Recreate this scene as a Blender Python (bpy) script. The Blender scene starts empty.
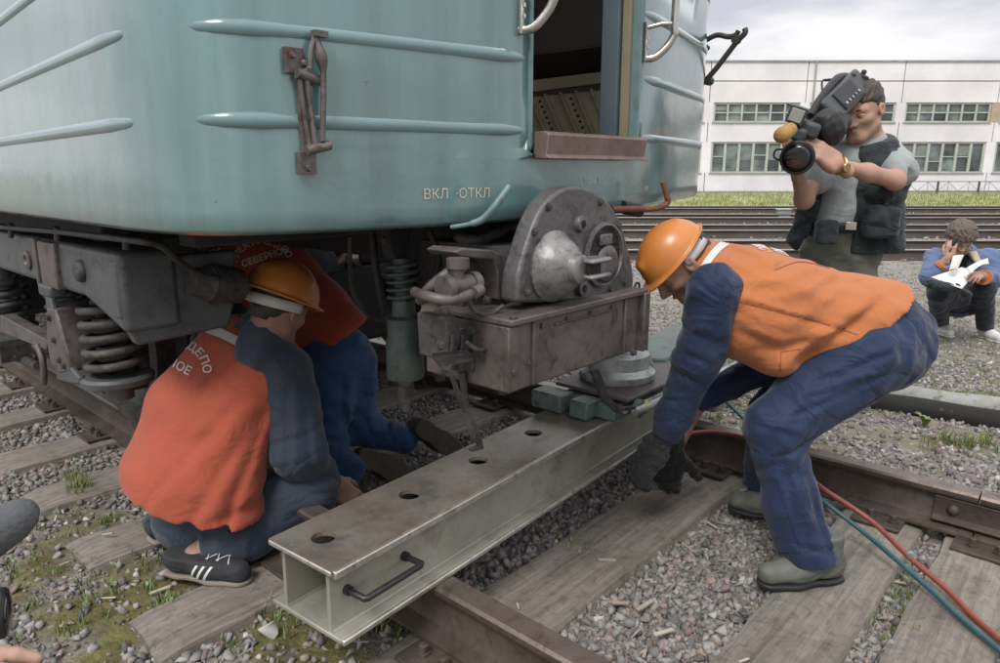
import bpy, bmesh, math, random
import numpy as np
from mathutils import Vector, Matrix, Euler, noise as mnoise
from mathutils.bvhtree import BVHTree
random.seed(7); rng = np.random.default_rng(7)
R = math.radians
scene = bpy.context.scene
COL = scene.collection

# ------------------------------------------------------------ camera
FPX, CX, CY, HC, PIT = 703.0, 500.0, 331.5, 1.25, R(12.9)
cam = bpy.data.cameras.new('camera'); camo = bpy.data.objects.new('camera', cam); COL.objects.link(camo)
camo.location = (0, 0, HC); camo.rotation_euler = (R(90) - PIT, 0, 0)
cam.sensor_width = 36.0; cam.lens = FPX / 1000 * 36.0; cam.clip_start = 0.05; cam.clip_end = 2000
scene.camera = camo

# ------------------------------------------------------------ world and sun (overcast day)
w = bpy.data.worlds.new('World'); scene.world = w; w.use_nodes = True
nt = w.node_tree; nt.nodes.clear()
out = nt.nodes.new('ShaderNodeOutputWorld'); bg = nt.nodes.new('ShaderNodeBackground')
sky = nt.nodes.new('ShaderNodeTexSky'); sky.sky_type = 'NISHITA'; sky.sun_disc = False
SUN_EL, SUN_AZ = R(52), R(215)
sky.sun_elevation = SUN_EL; sky.sun_rotation = SUN_AZ; sky.dust_density = 3.0
tc = nt.nodes.new('ShaderNodeTexCoord'); mp = nt.nodes.new('ShaderNodeMapping'); mp.inputs['Scale'].default_value = (1.6, 1.6, 6.0)
n1 = nt.nodes.new('ShaderNodeTexNoise'); n1.inputs['Scale'].default_value = 2.2; n1.inputs['Detail'].default_value = 7; n1.inputs['Roughness'].default_value = .52
cr = nt.nodes.new('ShaderNodeValToRGB'); cr.color_ramp.elements[0].position = .38; cr.color_ramp.elements[0].color = (3.7, 3.7, 4.1, 1)
cr.color_ramp.elements[1].position = .64; cr.color_ramp.elements[1].color = (6.6, 6.5, 6.5, 1)
mx = nt.nodes.new('ShaderNodeMixRGB'); mx.inputs[0].default_value = .93
L = nt.links.new
L(tc.outputs['Generated'], mp.inputs[0]); L(mp.outputs[0], n1.inputs[0]); L(n1.outputs['Fac'], cr.inputs[0])
sx_ = nt.nodes.new('ShaderNodeSeparateXYZ'); L(tc.outputs['Generated'], sx_.inputs[0])
el_ = nt.nodes.new('ShaderNodeMapRange'); el_.inputs[1].default_value = .12; el_.inputs[2].default_value = .9; el_.inputs[3].default_value = 1.; el_.inputs[4].default_value = 2.0; L(sx_.outputs['Z'], el_.inputs[0])
cl = nt.nodes.new('ShaderNodeVectorMath'); cl.operation = 'SCALE'; L(cr.outputs[0], cl.inputs[0]); L(el_.outputs[0], cl.inputs['Scale'])
L(sky.outputs[0], mx.inputs[1]); L(cl.outputs[0], mx.inputs[2]); L(mx.outputs[0], bg.inputs[0]); bg.inputs[1].default_value = 0.125
L(bg.outputs[0], out.inputs[0])
sl = bpy.data.lights.new('sun', 'SUN'); sl.energy = 1.8; sl.angle = R(18); sl.color = (1, .97, .92)
so = bpy.data.objects.new('sun', sl); COL.objects.link(so)
# sun from behind the camera, to its left
sd = Vector((-.45 * math.cos(SUN_EL), -.89 * math.cos(SUN_EL), math.sin(SUN_EL)))
so.rotation_euler = sd.to_track_quat('Z', 'Y').to_euler(); so.location = (-4, -6, 9)
scene.view_settings.view_transform = 'Standard'; scene.view_settings.look = 'None'
scene.view_settings.exposure = 0.35; scene.view_settings.gamma = 1.0
scene.render.engine = 'CYCLES'
scene.cycles.max_bounces = 6; scene.cycles.diffuse_bounces = 3; scene.cycles.glossy_bounces = 3
scene.cycles.use_denoising = True

# ------------------------------------------------------------ picking helpers
TH = R(48); UX, UY = -math.sin(TH), math.cos(TH); NX, NY = math.cos(TH), math.sin(TH)
def TR(p, t, z): return Vector((t * UX + p * NX, t * UY + p * NY, z))
def ray(px, py):
    a = (px - CX) / FPX; b = (py - CY) / FPX
    return Vector((a, math.cos(PIT) - b * math.sin(PIT), -math.sin(PIT) - b * math.cos(PIT)))
O = Vector((0, 0, HC))
def PY(px, py, Y): d = ray(px, py); return O + d * (Y / d.y)
def PZ(px, py, z): d = ray(px, py); return O + d * ((z - HC) / d.z)
def PP(px, py, p): d = ray(px, py); return O + d * (p / (d.x * NX + d.y * NY))
def PT(px, py, t): d = ray(px, py); return O + d * (t / (d.x * UX + d.y * UY))
def ptz(v): return (v.x * NX + v.y * NY, v.x * UX + v.y * UY, v.z)
MT = Matrix.Rotation(TH, 4, 'Z'); I4 = Matrix.Identity(4)

# ------------------------------------------------------------ materials
def mat(name, col, rough=.6, metal=0., var=.12, vs=6., bump=.15, bs=60., spots=None, streak=0., spec=.5, coat=0., island=0., bdist=.004, tint=None):
    m = bpy.data.materials.new(name); m.use_nodes = True; t = m.node_tree; t.nodes.clear(); N = t.nodes.new; K = t.links.new
    o = N('ShaderNodeOutputMaterial'); b = N('ShaderNodeBsdfPrincipled'); K(b.outputs[0], o.inputs[0])
    c = N('ShaderNodeTexCoord')
    b.inputs['Roughness'].default_value = rough; b.inputs['Metallic'].default_value = metal
    b.inputs['Specular IOR Level'].default_value = spec; b.inputs['Coat Weight'].default_value = coat; b.inputs['Coat Roughness'].default_value = .15
    n = N('ShaderNodeTexNoise'); n.inputs['Scale'].default_value = vs; n.inputs['Detail'].default_value = 6; K(c.outputs['Object'], n.inputs[0])
    r = N('ShaderNodeValToRGB'); r.color_ramp.elements[0].position = .3; r.color_ramp.elements[1].position = .7
    lo = [x * (1 - var) for x in col]; hi = [x * (1 + var) for x in (tint or col)]
    r.color_ramp.elements[0].color = (*lo, 1); r.color_ramp.elements[1].color = (*hi, 1); K(n.outputs['Fac'], r.inputs[0])
    last = r.outputs[0]
    if island:
        g = N('ShaderNodeNewGeometry'); hs = N('ShaderNodeMath'); hs.operation = 'MULTIPLY_ADD'; hs.inputs[1].default_value = 2 * island; hs.inputs[2].default_value = 1 - island
        K(g.outputs['Random Per Island'], hs.inputs[0]); mm = N('ShaderNodeVectorMath'); mm.operation = 'SCALE'; K(last, mm.inputs[0]); K(hs.outputs[0], mm.inputs['Scale']); last = mm.outputs[0]
    for sp in (spots or []):
        sc_, thr, scol, wid = sp
        n2 = N('ShaderNodeTexNoise'); n2.inputs['Scale'].default_value = sc_; n2.inputs['Detail'].default_value = 8; n2.inputs['Roughness'].default_value = .65
        mpn = N('ShaderNodeMapping'); mpn.inputs['Location'].default_value = (sc_ * 1.7, thr * 9, 3); K(c.outputs['Object'], mpn.inputs[0]); K(mpn.outputs[0], n2.inputs[0])
        rr = N('ShaderNodeMapRange'); rr.inputs[1].default_value = thr; rr.inputs[2].default_value = thr + wid; K(n2.outputs['Fac'], rr.inputs[0])
        x = N('ShaderNodeMixRGB'); K(rr.outputs[0], x.inputs[0]); K(last, x.inputs[1]); x.inputs[2].default_value = (*scol, 1); last = x.outputs[0]
    if streak:
        mpn = N('ShaderNodeMapping'); mpn.inputs['Scale'].default_value = (14, 14, .8); K(c.outputs['Object'], mpn.inputs[0])
        n3 = N('ShaderNodeTexNoise'); n3.inputs['Scale'].default_value = 1.; n3.inputs['Detail'].default_value = 4; K(mpn.outputs[0], n3.inputs[0])
        rr = N('ShaderNodeMapRange'); rr.inputs[1].default_value = .35; rr.inputs[2].default_value = .75; rr.inputs[3].default_value = 1 - streak; rr.inputs[4].default_value = 1 + streak; K(n3.outputs['Fac'], rr.inputs[0])
        mm = N('ShaderNodeVectorMath'); mm.operation = 'SCALE'; K(last, mm.inputs[0]); K(rr.outputs[0], mm.inputs['Scale']); last = mm.outputs[0]
    K(last, b.inputs['Base Color'])
    rv = N('ShaderNodeMapRange'); rv.inputs[3].default_value = max(.02, rough * .75); rv.inputs[4].default_value = min(1, rough * 1.3); K(n.outputs['Fac'], rv.inputs[0]); K(rv.outputs[0], b.inputs['Roughness'])
    if bump:
        n4 = N('ShaderNodeTexNoise'); n4.inputs['Scale'].default_value = bs; n4.inputs['Detail'].default_value = 5; K(c.outputs['Object'], n4.inputs[0])
        bp = N('ShaderNodeBump'); bp.inputs['Strength'].default_value = bump; bp.inputs['Distance'].default_value = bdist; K(n4.outputs['Fac'], bp.inputs['Height']); K(bp.outputs[0], b.inputs['Normal'])
    m['bsdf'] = 1
    return m

def clothmat(name, col, rough=.85, var=.1, fold=.5, fs=9., weave=True, stain=None):
    m = mat(name, col, rough, 0, var, 5, 0, spec=.2, spots=stain)
    t = m.node_tree; N = t.nodes.new; K = t.links.new
    b = [x for x in t.nodes if x.type == 'BSDF_PRINCIPLED'][0]; c = N('ShaderNodeTexCoord')
    b.inputs['Sheen Weight'].default_value = .15
    mp_ = N('ShaderNodeMapping'); mp_.inputs['Rotation'].default_value = (.5, .3, .6); mp_.inputs['Scale'].default_value = (1, .45, 1.3); K(c.outputs['Object'], mp_.inputs[0])
    n = N('ShaderNodeTexNoise'); n.inputs['Scale'].default_value = fs; n.inputs['Detail'].default_value = 3; n.inputs['Roughness'].default_value = .45; n.inputs['Distortion'].default_value = .8; K(mp_.outputs[0], n.inputs[0])
    bp = N('ShaderNodeBump'); bp.inputs['Strength'].default_value = fold; bp.inputs['Distance'].default_value = .04; K(n.outputs['Fac'], bp.inputs['Height'])
    nr = N('ShaderNodeTexNoise'); nr.noise_type = 'RIDGED_MULTIFRACTAL'; nr.inputs['Scale'].default_value = fs * .42; nr.inputs['Detail'].default_value = 2.2; nr.inputs['Roughness'].default_value = .55; nr.inputs['Distortion'].default_value = 1.1
    mq = N('ShaderNodeMapping'); mq.inputs['Rotation'].default_value = (.9, -.4, .2); mq.inputs['Scale'].default_value = (1.2, .6, .9); K(c.outputs['Object'], mq.inputs[0]); K(mq.outputs[0], nr.inputs[0])
    bpr = N('ShaderNodeBump'); bpr.inputs['Strength'].default_value = min(1, fold * .8); bpr.inputs['Distance'].default_value = .022; K(nr.outputs['Fac'], bpr.inputs['Height']); K(bp.outputs[0], bpr.inputs['Normal']); bp = bpr
    n2 = N('ShaderNodeTexNoise'); n2.inputs['Scale'].default_value = 400; K(c.outputs['Object'], n2.inputs[0])
    bp2 = N('ShaderNodeBump'); bp2.inputs['Strength'].default_value = .15; bp2.inputs['Distance'].default_value = .002; K(n2.outputs['Fac'], bp2.inputs['Height']); K(bp.outputs[0], bp2.inputs['Normal']); K(bp2.outputs[0], b.inputs['Normal'])
    return m

M = {}
M['teal'] = mat('teal_paint', (.122, .214, .214), .15, 0, .12, 2.2, .6, 2.4, streak=.16, spec=.7, coat=1., bdist=.016,
                spots=[(6, .64, (.145, .20, .205), .2), (9, .70, (.17, .13, .10), .05), (26, .715, (.10, .08, .07), .03)])
M['tealtrim'] = mat('teal_trim', (.15, .235, .24), .4, 0, .1, 8, .2, 30, spots=[(30, .66, (.13, .09, .07), .04)])
M['rib'] = mat('teal_rib', (.130, .218, .226), .2, 0, .1, 4, .15, 30, coat=.8, spots=[(20, .70, (.12, .09, .08), .05)])
M['grime'] = mat('grimy_steel', (.062, .06, .058), .62, .25, .35, 9, .5, 35, spots=[(14, .58, (.12, .10, .085), .12), (40, .66, (.2, .19, .18), .05)], bdist=.008)
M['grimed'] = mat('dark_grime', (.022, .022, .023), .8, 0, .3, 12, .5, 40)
M['frame'] = mat('bogie_grey_paint', (.075, .080, .084), .5, .15, .22, 5, .35, 25, spots=[(8, .60, (.10, .085, .07), .12)], bdist=.006)
M['brownst'] = mat('brownish_steel', (.105, .09, .086), .5, .25, .22, 7, .35, 30, spots=[(11, .6, (.07, .055, .05), .12), (35, .68, (.3, .28, .27), .04)])
M['plate'] = mat('coupler_cast', (.115, .11, .112), .5, .45, .2, 7, .45, 45, spots=[(12, .6, (.06, .052, .05), .1), (30, .66, (.28, .27, .27), .05)], bdist=.006)
M['cone'] = mat('worn_bright_steel', (.22, .215, .21), .45, .55, .3, 9, .4, 40, spots=[(7, .52, (.09, .075, .06), .12)])
M['rustsill'] = mat('rusty_sill', (.17, .115, .105), .5, .2, .18, 8, .3, 50, spots=[(25, .62, (.08, .05, .04), .06)])
M['rust'] = mat('rust', (.14, .055, .03), .7, .1, .35, 25, .4, 70)
M['edge'] = mat('worn_bare_edge', (.48, .46, .42), .35, .7, .2, 30, .2, 50, spots=[(30, .56, (.26, .25, .21), .1)])
M['damper'] = mat('damper_dark_green', (.060, .078, .070), .5, .15, .25, 12, .4, 40, spots=[(14, .57, (.04, .036, .032), .1)])
M['chrome'] = mat('worn_chrome', (.5, .48, .45), .22, .95, .1, 20, .05, 60, spots=[(40, .6, (.16, .07, .04), .08)])
M['hook'] = mat('bracket_steel', (.14, .125, .12), .5, .5, .25, 20, .35, 80, spots=[(30, .56, (.10, .06, .045), .1)])
M['darkhook'] = mat('dark_green_steel', (.062, .06, .053), .5, .3, .2, 20, .3, 80)
M['beam'] = mat('beam_steel', (.27, .245, .205), .36, .45, .2, 3, .25, 25, spots=[(3.5, .50, (.20, .15, .105), .14), (7, .57, (.15, .16, .155), .10), (45, .64, (.36, .35, .32), .05)])
M['beamside'] = mat('beam_grey_green_paint', (.30, .295, .25), .42, .25, .14, 4, .2, 25, spots=[(7, .57, (.19, .165, .125), .12), (60, .67, (.42, .42, .39), .04)])
M['blackrub'] = mat('black_handle', (.02, .02, .022), .38, 0, .2, 30, .15, 90)
M['rail'] = mat('rail_rust', (.088, .068, .056), .62, .3, .25, 8, .4, 45, spots=[(18, .62, (.05, .04, .036), .1)])
M['railtop'] = mat('rail_head_worn', (.19, .155, .13), .42, .6, .2, 6, .2, 40, spots=[(14, .58, (.12, .08, .06), .1)])
M['wood'] = mat('weathered_wood', (.225, .20, .168), .85, 0, .2, 3, .5, 25, spots=[(6, .55, (.13, .115, .095), .2)])
M['gravel'] = mat('gravel_stone', (.20, .192, .182), .85, 0, .25, 12, .4, 90, island=.5)
M['gravelp'] = mat('gravel_pink', (.235, .18, .16), .85, 0, .2, 12, .4, 90, island=.4)
M['chalk'] = mat('pale_stone', (.42, .40, .37), .85, 0, .15, 15, .4, 80, island=.25)
M['chip'] = mat('wood_chip', (.36, .32, .26), .85, 0, .15, 15, .3, 80, island=.3)
M['moss'] = mat('moss', (.085, .085, .022), .95, 0, .4, 18, .9, 130, tint=(.13, .115, .035), bdist=.01)
M['grass'] = mat('grass_blade', (.15, .18, .055), .6, 0, .2, 3, 0, island=.4)
M['leafy'] = mat('weed_leaf', (.15, .21, .07), .55, 0, .2, 10, .2, 50, island=.25)
M['rubber'] = mat('black_rubber', (.018, .018, .02), .6, 0, .2, 20, .2, 90)
M['redhose'] = mat('red_hose', (.23, .055, .04), .45, 0, .12, 20, .1, 90, spots=[(30, .64, (.2, .12, .1), .05)])
M['tealhose'] = mat('teal_hose', (.028, .085, .105), .45, 0, .12, 20, .1, 90)
M['jack'] = mat('jack_green', (.13, .185, .165), .45, .15, .2, 12, .3, 50, spots=[(14, .57, (.09, .085, .07), .1)])
M['jacklight'] = mat('jack_pale', (.36, .39, .38), .4, .4, .2, 14, .3, 50, spots=[(20, .6, (.12, .12, .11), .08)])
M['red'] = mat('red_paint', (.32, .035, .025), .45, 0, .2, 20, .2, 60)
M['yellow'] = mat('yellow_paint', (.45, .30, .07), .5, 0, .2, 20, .2, 60)
M['paint'] = mat('stencil_paint', (.5, .47, .36), .7, 0, .2, 60, 0)
M['intbrown'] = mat('cab_brown', (.055, .038, .034), .5, 0, .15, 4, .2, 20)
M['intcream'] = mat('cab_cream', (.24, .205, .135), .6, 0, .12, 6, .2, 30, spots=[(12, .62, (.13, .10, .07), .12)])
M['intblue'] = mat('jamb_blue_grey', (.10, .135, .155), .4, 0, .1, 6, .2, 30)
M['black'] = mat('blackness', (.006, .006, .007), .9, 0, 0, 5, 0)

def enrich(m, dark=.55, light=1.5, sc=30, thr=.52):
    t = m.node_tree; N = t.nodes.new; K = t.links.new; b = [x for x in t.nodes if x.type == 'BSDF_PRINCIPLED'][0]; src = b.inputs['Base Color'].links[0].from_socket; c = N('ShaderNodeTexCoord')
    n = N('ShaderNodeTexNoise'); n.inputs['Scale'].default_value = sc; n.inputs['Detail'].default_value = 10; n.inputs['Roughness'].default_value = .72; n.inputs['Distortion'].default_value = .6; K(c.outputs['Object'], n.inputs[0])
    r = N('ShaderNodeValToRGB'); e = r.color_ramp.elements; e[0].position = .34; e[0].color = (dark,) * 3 + (1,); e[1].position = .5; e[1].color = (1, 1, 1, 1); x = e.new(.64); x.color = (1.05, 1.05, 1.04, 1); y = e.new(.72); y.color = (light, light, light * .97, 1); K(n.outputs['Fac'], r.inputs[0])
    mm = N('ShaderNodeMixRGB'); mm.blend_type = 'MULTIPLY'; mm.inputs[0].default_value = 1; K(src, mm.inputs[1]); K(r.outputs[0], mm.inputs[2]); K(mm.outputs[0], b.inputs['Base Color'])
for k_, a_ in dict(grime=(.4, 2.2, 26), frame=(.6, 1.35, 14), brownst=(.45, 1.7, 19), plate=(.5, 1.8, 20), damper=(.5, 2., 20), cone=(.45, 1.5, 22), rail=(.6, 1.4, 20), railtop=(.6, 1.3, 25), beam=(.72, 1.22, 9), beamside=(.78, 1.18, 12), jack=(.55, 1.6, 18), jacklight=(.5, 1.3, 22), hook=(.6, 1.4, 40), rustsill=(.7, 1.3, 18), wood=(.6, 1.25, 26), tealtrim=(.75, 1.15, 20)).items(): enrich(M[k_], *a_)

# ------------------------------------------------------------ mesh builder (world coordinates)
MW = {}
def tag(o, label=None, cat=None, group=None, kind=None):
    if label: o['label'] = label
    if cat: o['category'] = cat
    if group: o['group'] = group
    if kind: o['kind'] = kind
    return o
def thing(name, label, cat, loc, rz=0., group=None):
    o = bpy.data.objects.new(name, None); o.empty_display_size = .1; COL.objects.link(o)
    o.location = loc; o.rotation_euler = (0, 0, rz)
    MW[o.name] = Matrix.Translation(loc) @ Matrix.Rotation(rz, 4, 'Z')
    return tag(o, label, cat, group)
def link_mesh(name, verts, faces, m, parent=None, smooth=40, mats=None, midx=None, bevel=0., origin=None, rz=None, bseg=2):
    verts = np.asarray(verts, dtype=np.float64).reshape(-1, 3)
    if parent is not None: mw = MW[parent.name]
    else:
        if origin is None: origin = ((verts[:, 0].min() + verts[:, 0].max()) / 2, (verts[:, 1].min() + verts[:, 1].max()) / 2, verts[:, 2].min())
        mw = Matrix.Translation(origin) @ Matrix.Rotation(rz or 0., 4, 'Z')
    inv = np.array(mw.inverted()); v = verts @ inv[:3, :3].T + inv[:3, 3]
    me = bpy.data.meshes.new(name)
    if isinstance(faces, np.ndarray):
        nf, k = faces.shape
        me.vertices.add(len(v)); me.vertices.foreach_set('co', v.astype(np.float32).ravel())
        me.loops.add(nf * k); me.loops.foreach_set('vertex_index', faces.astype(np.int32).ravel())
        me.polygons.add(nf); me.polygons.foreach_set('loop_start', np.arange(nf, dtype=np.int32) * k)
        me.update(calc_edges=True)
    else:
        me.from_pydata([tuple(x) for x in v], [], faces); me.update()
    for mm in (mats or [m]): me.materials.append(mm)
    if midx is not None: me.polygons.foreach_set('material_index', np.asarray(midx, dtype=np.int32))
    if smooth is not None:
        me.polygons.foreach_set('use_smooth', np.ones(len(me.polygons), dtype=bool))
        if smooth < 180: me.set_sharp_from_angle(angle=R(smooth))
    o = bpy.data.objects.new(name, me); COL.objects.link(o)
    if parent is not None: o.parent = parent
    else: o.matrix_world = mw; o.location = mw.to_translation(); o.rotation_euler = (0, 0, rz or 0.)
    MW[o.name] = mw
    if bevel:
        bv = o.modifiers.new('bevel', 'BEVEL'); bv.width = bevel; bv.segments = bseg; bv.limit_method = 'ANGLE'; bv.angle_limit = R(35)
    return o

class MB:
    def __init__(s): s.v = []; s.f = []; s.mi = []; s.cm = 0
    def add(s, vs, fs):
        b = len(s.v); s.v += [tuple(x) for x in vs]; s.f += [tuple(b + i for i in q) for q in fs]; s.mi += [s.cm] * len(fs)
        return s
    def box(s, c, size, Rm=None):
        c = Vector(c); x, y, z = size[0] / 2, size[1] / 2, size[2] / 2
        vs = [Vector((a * x, b * y, d * z)) for a in (-1, 1) for b in (-1, 1) for d in (-1, 1)]
        if Rm is not None: vs = [Rm @ q for q in vs]
        return s.add([c + q for q in vs], [(0, 1, 3, 2), (4, 6, 7, 5), (0, 4, 5, 1), (2, 3, 7, 6), (0, 2, 6, 4), (1, 5, 7, 3)])
    def tb(s, p0, p1, t0, t1, z0, z1):
        return s.box(TR((p0 + p1) / 2, (t0 + t1) / 2, (z0 + z1) / 2), (p1 - p0, t1 - t0, z1 - z0), MT.to_3x3())
    def tube(s, pts, r, n=10, closed=False, cap=True, flat=1.):
        pts = [Vector(p) for p in pts]; k = len(pts); rr = r if hasattr(r, '__len__') else [r] * k
        up = None; rings = []
        for i in range(k):
            d = (pts[(i + 1) % k] - pts[i - 1]) if (closed or 0 < i < k - 1) else (pts[1] - pts[0] if i == 0 else pts[-1] - pts[-2])
            d.normalize()
            if up is None: up = Vector((0, 0, 1)) if abs(d.z) < .95 else Vector((1, 0, 0))
            a = d.cross(up)
            if a.length < 1e-4: a = d.orthogonal()
            a.normalize(); b = a.cross(d).normalized(); up = b
            rings.append([pts[i] + a * math.cos(2 * math.pi * j / n) * rr[i] + b * math.sin(2 * math.pi * j / n) * rr[i] * flat for j in range(n)])
        vs = [q for g in rings for q in g]; fs = []
        for i in range(k if closed else k - 1):
            i2 = (i + 1) % k
            for j in range(n): j2 = (j + 1) % n; fs.append((i * n + j, i * n + j2, i2 * n + j2, i2 * n + j))
        if cap and not closed: fs += [tuple(range(n - 1, -1, -1)), tuple((k - 1) * n + j for j in range(n))]
        return s.add(vs, fs)
    def cyl(s, a, b, r, n=20, r2=None): return s.tube([a, b], [r, r if r2 is None else r2], n)
    def lathe(s, prof, base, axis, n=28):
        """prof: (radius, height) pairs along axis from base"""
        base = Vector(base); ax = Vector(axis).normalized(); e = ax.orthogonal().normalized(); g = ax.cross(e); vs = []; fs = []
        for r_, h in prof:
            for j in range(n): a = 2 * math.pi * j / n; vs.append(base + ax * h + (e * math.cos(a) + g * math.sin(a)) * r_)
        for i in range(len(prof) - 1):
            for j in range(n): j2 = (j + 1) % n; fs.append((i * n + j, i * n + j2, (i + 1) * n + j2, (i + 1) * n + j))
        fs += [tuple(range(n - 1, -1, -1)), tuple((len(prof) - 1) * n + j for j in range(n))]
        return s.add(vs, fs)
    def prism(s, poly, vec):
        """closed polygon of 3-D points extruded by vec"""
        poly = [Vector(p) for p in poly]; vec = Vector(vec); n = len(poly)
        return s.add(poly + [p + vec for p in poly], [tuple(range(n - 1, -1, -1)), tuple(range(n, 2 * n))] + [(i, (i + 1) % n, n + (i + 1) % n, n + i) for i in range(n)])
    def helix(s, a, b, r, wire, turns, n=8, seg=18):
        a = Vector(a); b = Vector(b); ax = (b - a); e = ax.orthogonal().normalized(); g = ax.normalized().cross(e); pts = []
        for i in range(int(turns * seg) + 1):
            u = i / (turns * seg); an = 2 * math.pi * i / seg; pts.append(a + ax * u + (e * math.cos(an) + g * math.sin(an)) * r)
        return s.tube(pts, wire, n)
    def bolt(s, c, ax, r, h):
        ax = Vector(ax).normalized(); return s.lathe([(r * 1.35, 0), (r * 1.35, h * .3), (r, h * .32), (r, h * .95), (r * .85, h)], c, ax, 6)
    def build_each(s, name, m, parent=None, **k):
        """every connected piece as an object of its own"""
        n = len(s.v); par = list(range(n))
        def fd(i):
            while par[i] != i: par[i] = par[par[i]]; i = par[i]
            return i
        for q in s.f:
            a = fd(q[0])
            for j in q[1:]: par[fd(j)] = a
        gr = {}
        for q in s.f: gr.setdefault(fd(q[0]), []).append(q)
        out = []
        for fs in gr.values():
            us = sorted({j for q in fs for j in q}); mp_ = {j: i for i, j in enumerate(us)}
            out.append(link_mesh(name, [s.v[j] for j in us], [tuple(mp_[j] for j in q) for q in fs], m, parent, **k))
        return out
    def build(s, name, m, parent=None, **k):
        mats = k.pop('mats', None)
        return link_mesh(name, s.v, s.f, m, parent, mats=mats, midx=s.mi if mats else None, **k)
def smoothpath(pts, k=6):
    pts = [Vector(p) for p in pts]; out = []
    for i in range(len(pts) - 1):
        p0 = pts[max(i - 1, 0)]; p1 = pts[i]; p2 = pts[i + 1]; p3 = pts[min(i + 2, len(pts) - 1)]
        for j in range(k):
            u = j / k; out.append(.5 * ((2 * p1) + (p2 - p0) * u + (2 * p0 - 5 * p1 + 4 * p2 - p3) * u * u + (3 * p1 - p0 - 3 * p2 + p3) * u ** 3))
    return out + [pts[-1]]
def text_mesh(body, size=.1, extrude=0.0, spacing=1., bold=0.):
    c = bpy.data.curves.new('t', 'FONT'); c.body = body; c.size = size; c.align_x = 'CENTER'; c.align_y = 'CENTER'; c.extrude = extrude; c.resolution_u = 3; c.space_character = spacing; c.offset = bold
    o = bpy.data.objects.new('t', c); me = o.to_mesh()
    v = np.array([tuple(q.co) for q in me.vertices]); f = [tuple(q.vertices) for q in me.polygons]; o.to_mesh_clear(); bpy.data.objects.remove(o); bpy.data.curves.remove(c)
    return v, f
def fbm(x, y, s=1., o=4):
    """cheap smooth 2-D noise in numpy, about -1..1"""
    r_ = 0; a = 1.; tot = 0
    for k in range(o):
        q = s * 2 ** k; ph = k * 1.7
        r_ = r_ + a * (np.sin(x * q * 1.3 + 2.1 * np.sin(y * q * .7 + ph) + ph) * np.sin(y * q * 1.1 + 1.9 * np.sin(x * q * .9 + 2 * ph) + 3 * ph)); tot += a; a *= .55
    return r_ / tot
# ============================================================ ground
def ground_h(p):
    """height of the ballast surface against distance across the track (p)"""
    return np.interp(p, [-30, 3.1, 3.9, 5.5, 60], [-.035, -.035, -.11, -.17, -.17])
def gz(x, y):
    p = x * NX + y * NY; h = ground_h(p)
    far = np.clip((y - 27) / 14, 0, 1); h = h * (1 - far) + far * 0.0
    return h
def mossmask(x, y):
    p = x * NX + y * NY; t = x * UX + y * UY
    reg = np.clip((1.25 - p) / .3, 0, 1) * np.clip((3.1 - t) / .6, 0, 1) * np.clip((t - .2) / .3, 0, 1)
    reg = np.maximum(reg * 1.15, .55 * np.clip((p - 2.9) / .2, 0, 1) * np.clip((5.2 - p) / .5, 0, 1))
    reg = np.maximum(reg, .55 * np.clip((p - 4.6) / .5, 0, 1) * np.clip((fbm(x, y, 1.3, 3) + .1) * 2, 0, 1))
    reg = np.maximum(reg, .5 * np.clip((p - 2.5) / .1, 0, 1) * np.clip((.7 - t) / .2, 0, 1))
    return np.clip(reg,0,1.15) * np.clip(.62 + 1.6 * fbm(x + 3.1, y - 1.7, 5., 4), 0, 1)
def grid_sheet(name, xs, ys, hf, m, kind='structure'):
    X, Y = np.meshgrid(xs, ys, indexing='ij'); Z = hf(X, Y); nx, ny = X.shape
    v = np.stack([X, Y, Z], -1).reshape(-1, 3); idx = np.arange(nx * ny).reshape(nx, ny)
    f = np.stack([idx[:-1, :-1], idx[1:, :-1], idx[1:, 1:], idx[:-1, 1:]], -1).reshape(-1, 4)
    o = link_mesh(name, v, f, m, smooth=180, origin=(0, 0, 0)); tag(o, kind=kind); return o, v
# ground material driven by a moss attribute
gm = mat('ground_soil', (.20, .18, .155), .95, 0, .25, 9, .9, 70, tint=(.23, .21, .19), bdist=.012, spots=[(30, .56, (.10, .085, .07), .1), (55, .6, (.26, .25, .235), .05)])
t_ = gm.node_tree; b_ = [n for n in t_.nodes if n.type == 'BSDF_PRINCIPLED'][0]; src = b_.inputs['Base Color'].links[0].from_socket
at_ = t_.nodes.new('ShaderNodeAttribute'); at_.attribute_name = 'moss'; mxx = t_.nodes.new('ShaderNodeMixRGB'); nn = t_.nodes.new('ShaderNodeTexNoise'); nn.inputs['Scale'].default_value = 22; nn.inputs['Detail'].default_value = 6
tcc = t_.nodes.new('ShaderNodeTexCoord'); t_.links.new(tcc.outputs['Object'], nn.inputs[0]); rp = t_.nodes.new('ShaderNodeValToRGB'); rp.color_ramp.elements[0].color = (.055, .05, .018, 1); rp.color_ramp.elements[1].color = (.15, .135, .04, 1); rp.color_ramp.elements[0].position = .3; rp.color_ramp.elements[1].position = .7
t_.links.new(nn.outputs['Fac'], rp.inputs[0]); t_.links.new(at_.outputs['Fac'], mxx.inputs[0]); t_.links.new(src, mxx.inputs[1]); t_.links.new(rp.outputs[0], mxx.inputs[2]); t_.links.new(mxx.outputs[0], b_.inputs['Base Color'])
def near_h(X, Y):
    z = gz(X, Y); near = np.clip((8 - Y) / 3, 0, 1)
    z = z + near * .008 * fbm(X, Y, 9., 3)
    return z + .016 * mossmask(X, Y) * near
xs = np.concatenate([np.linspace(-400, -8, 24), np.linspace(-6, 9, 420), np.linspace(10, 400, 26)])
ys = np.concatenate([np.linspace(-300, -3, 16), np.linspace(-1, 9, 300), np.linspace(9.3, 50, 90), np.linspace(54, 700, 20)])
g, gv = grid_sheet('ground', xs, ys, near_h, gm)
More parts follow.
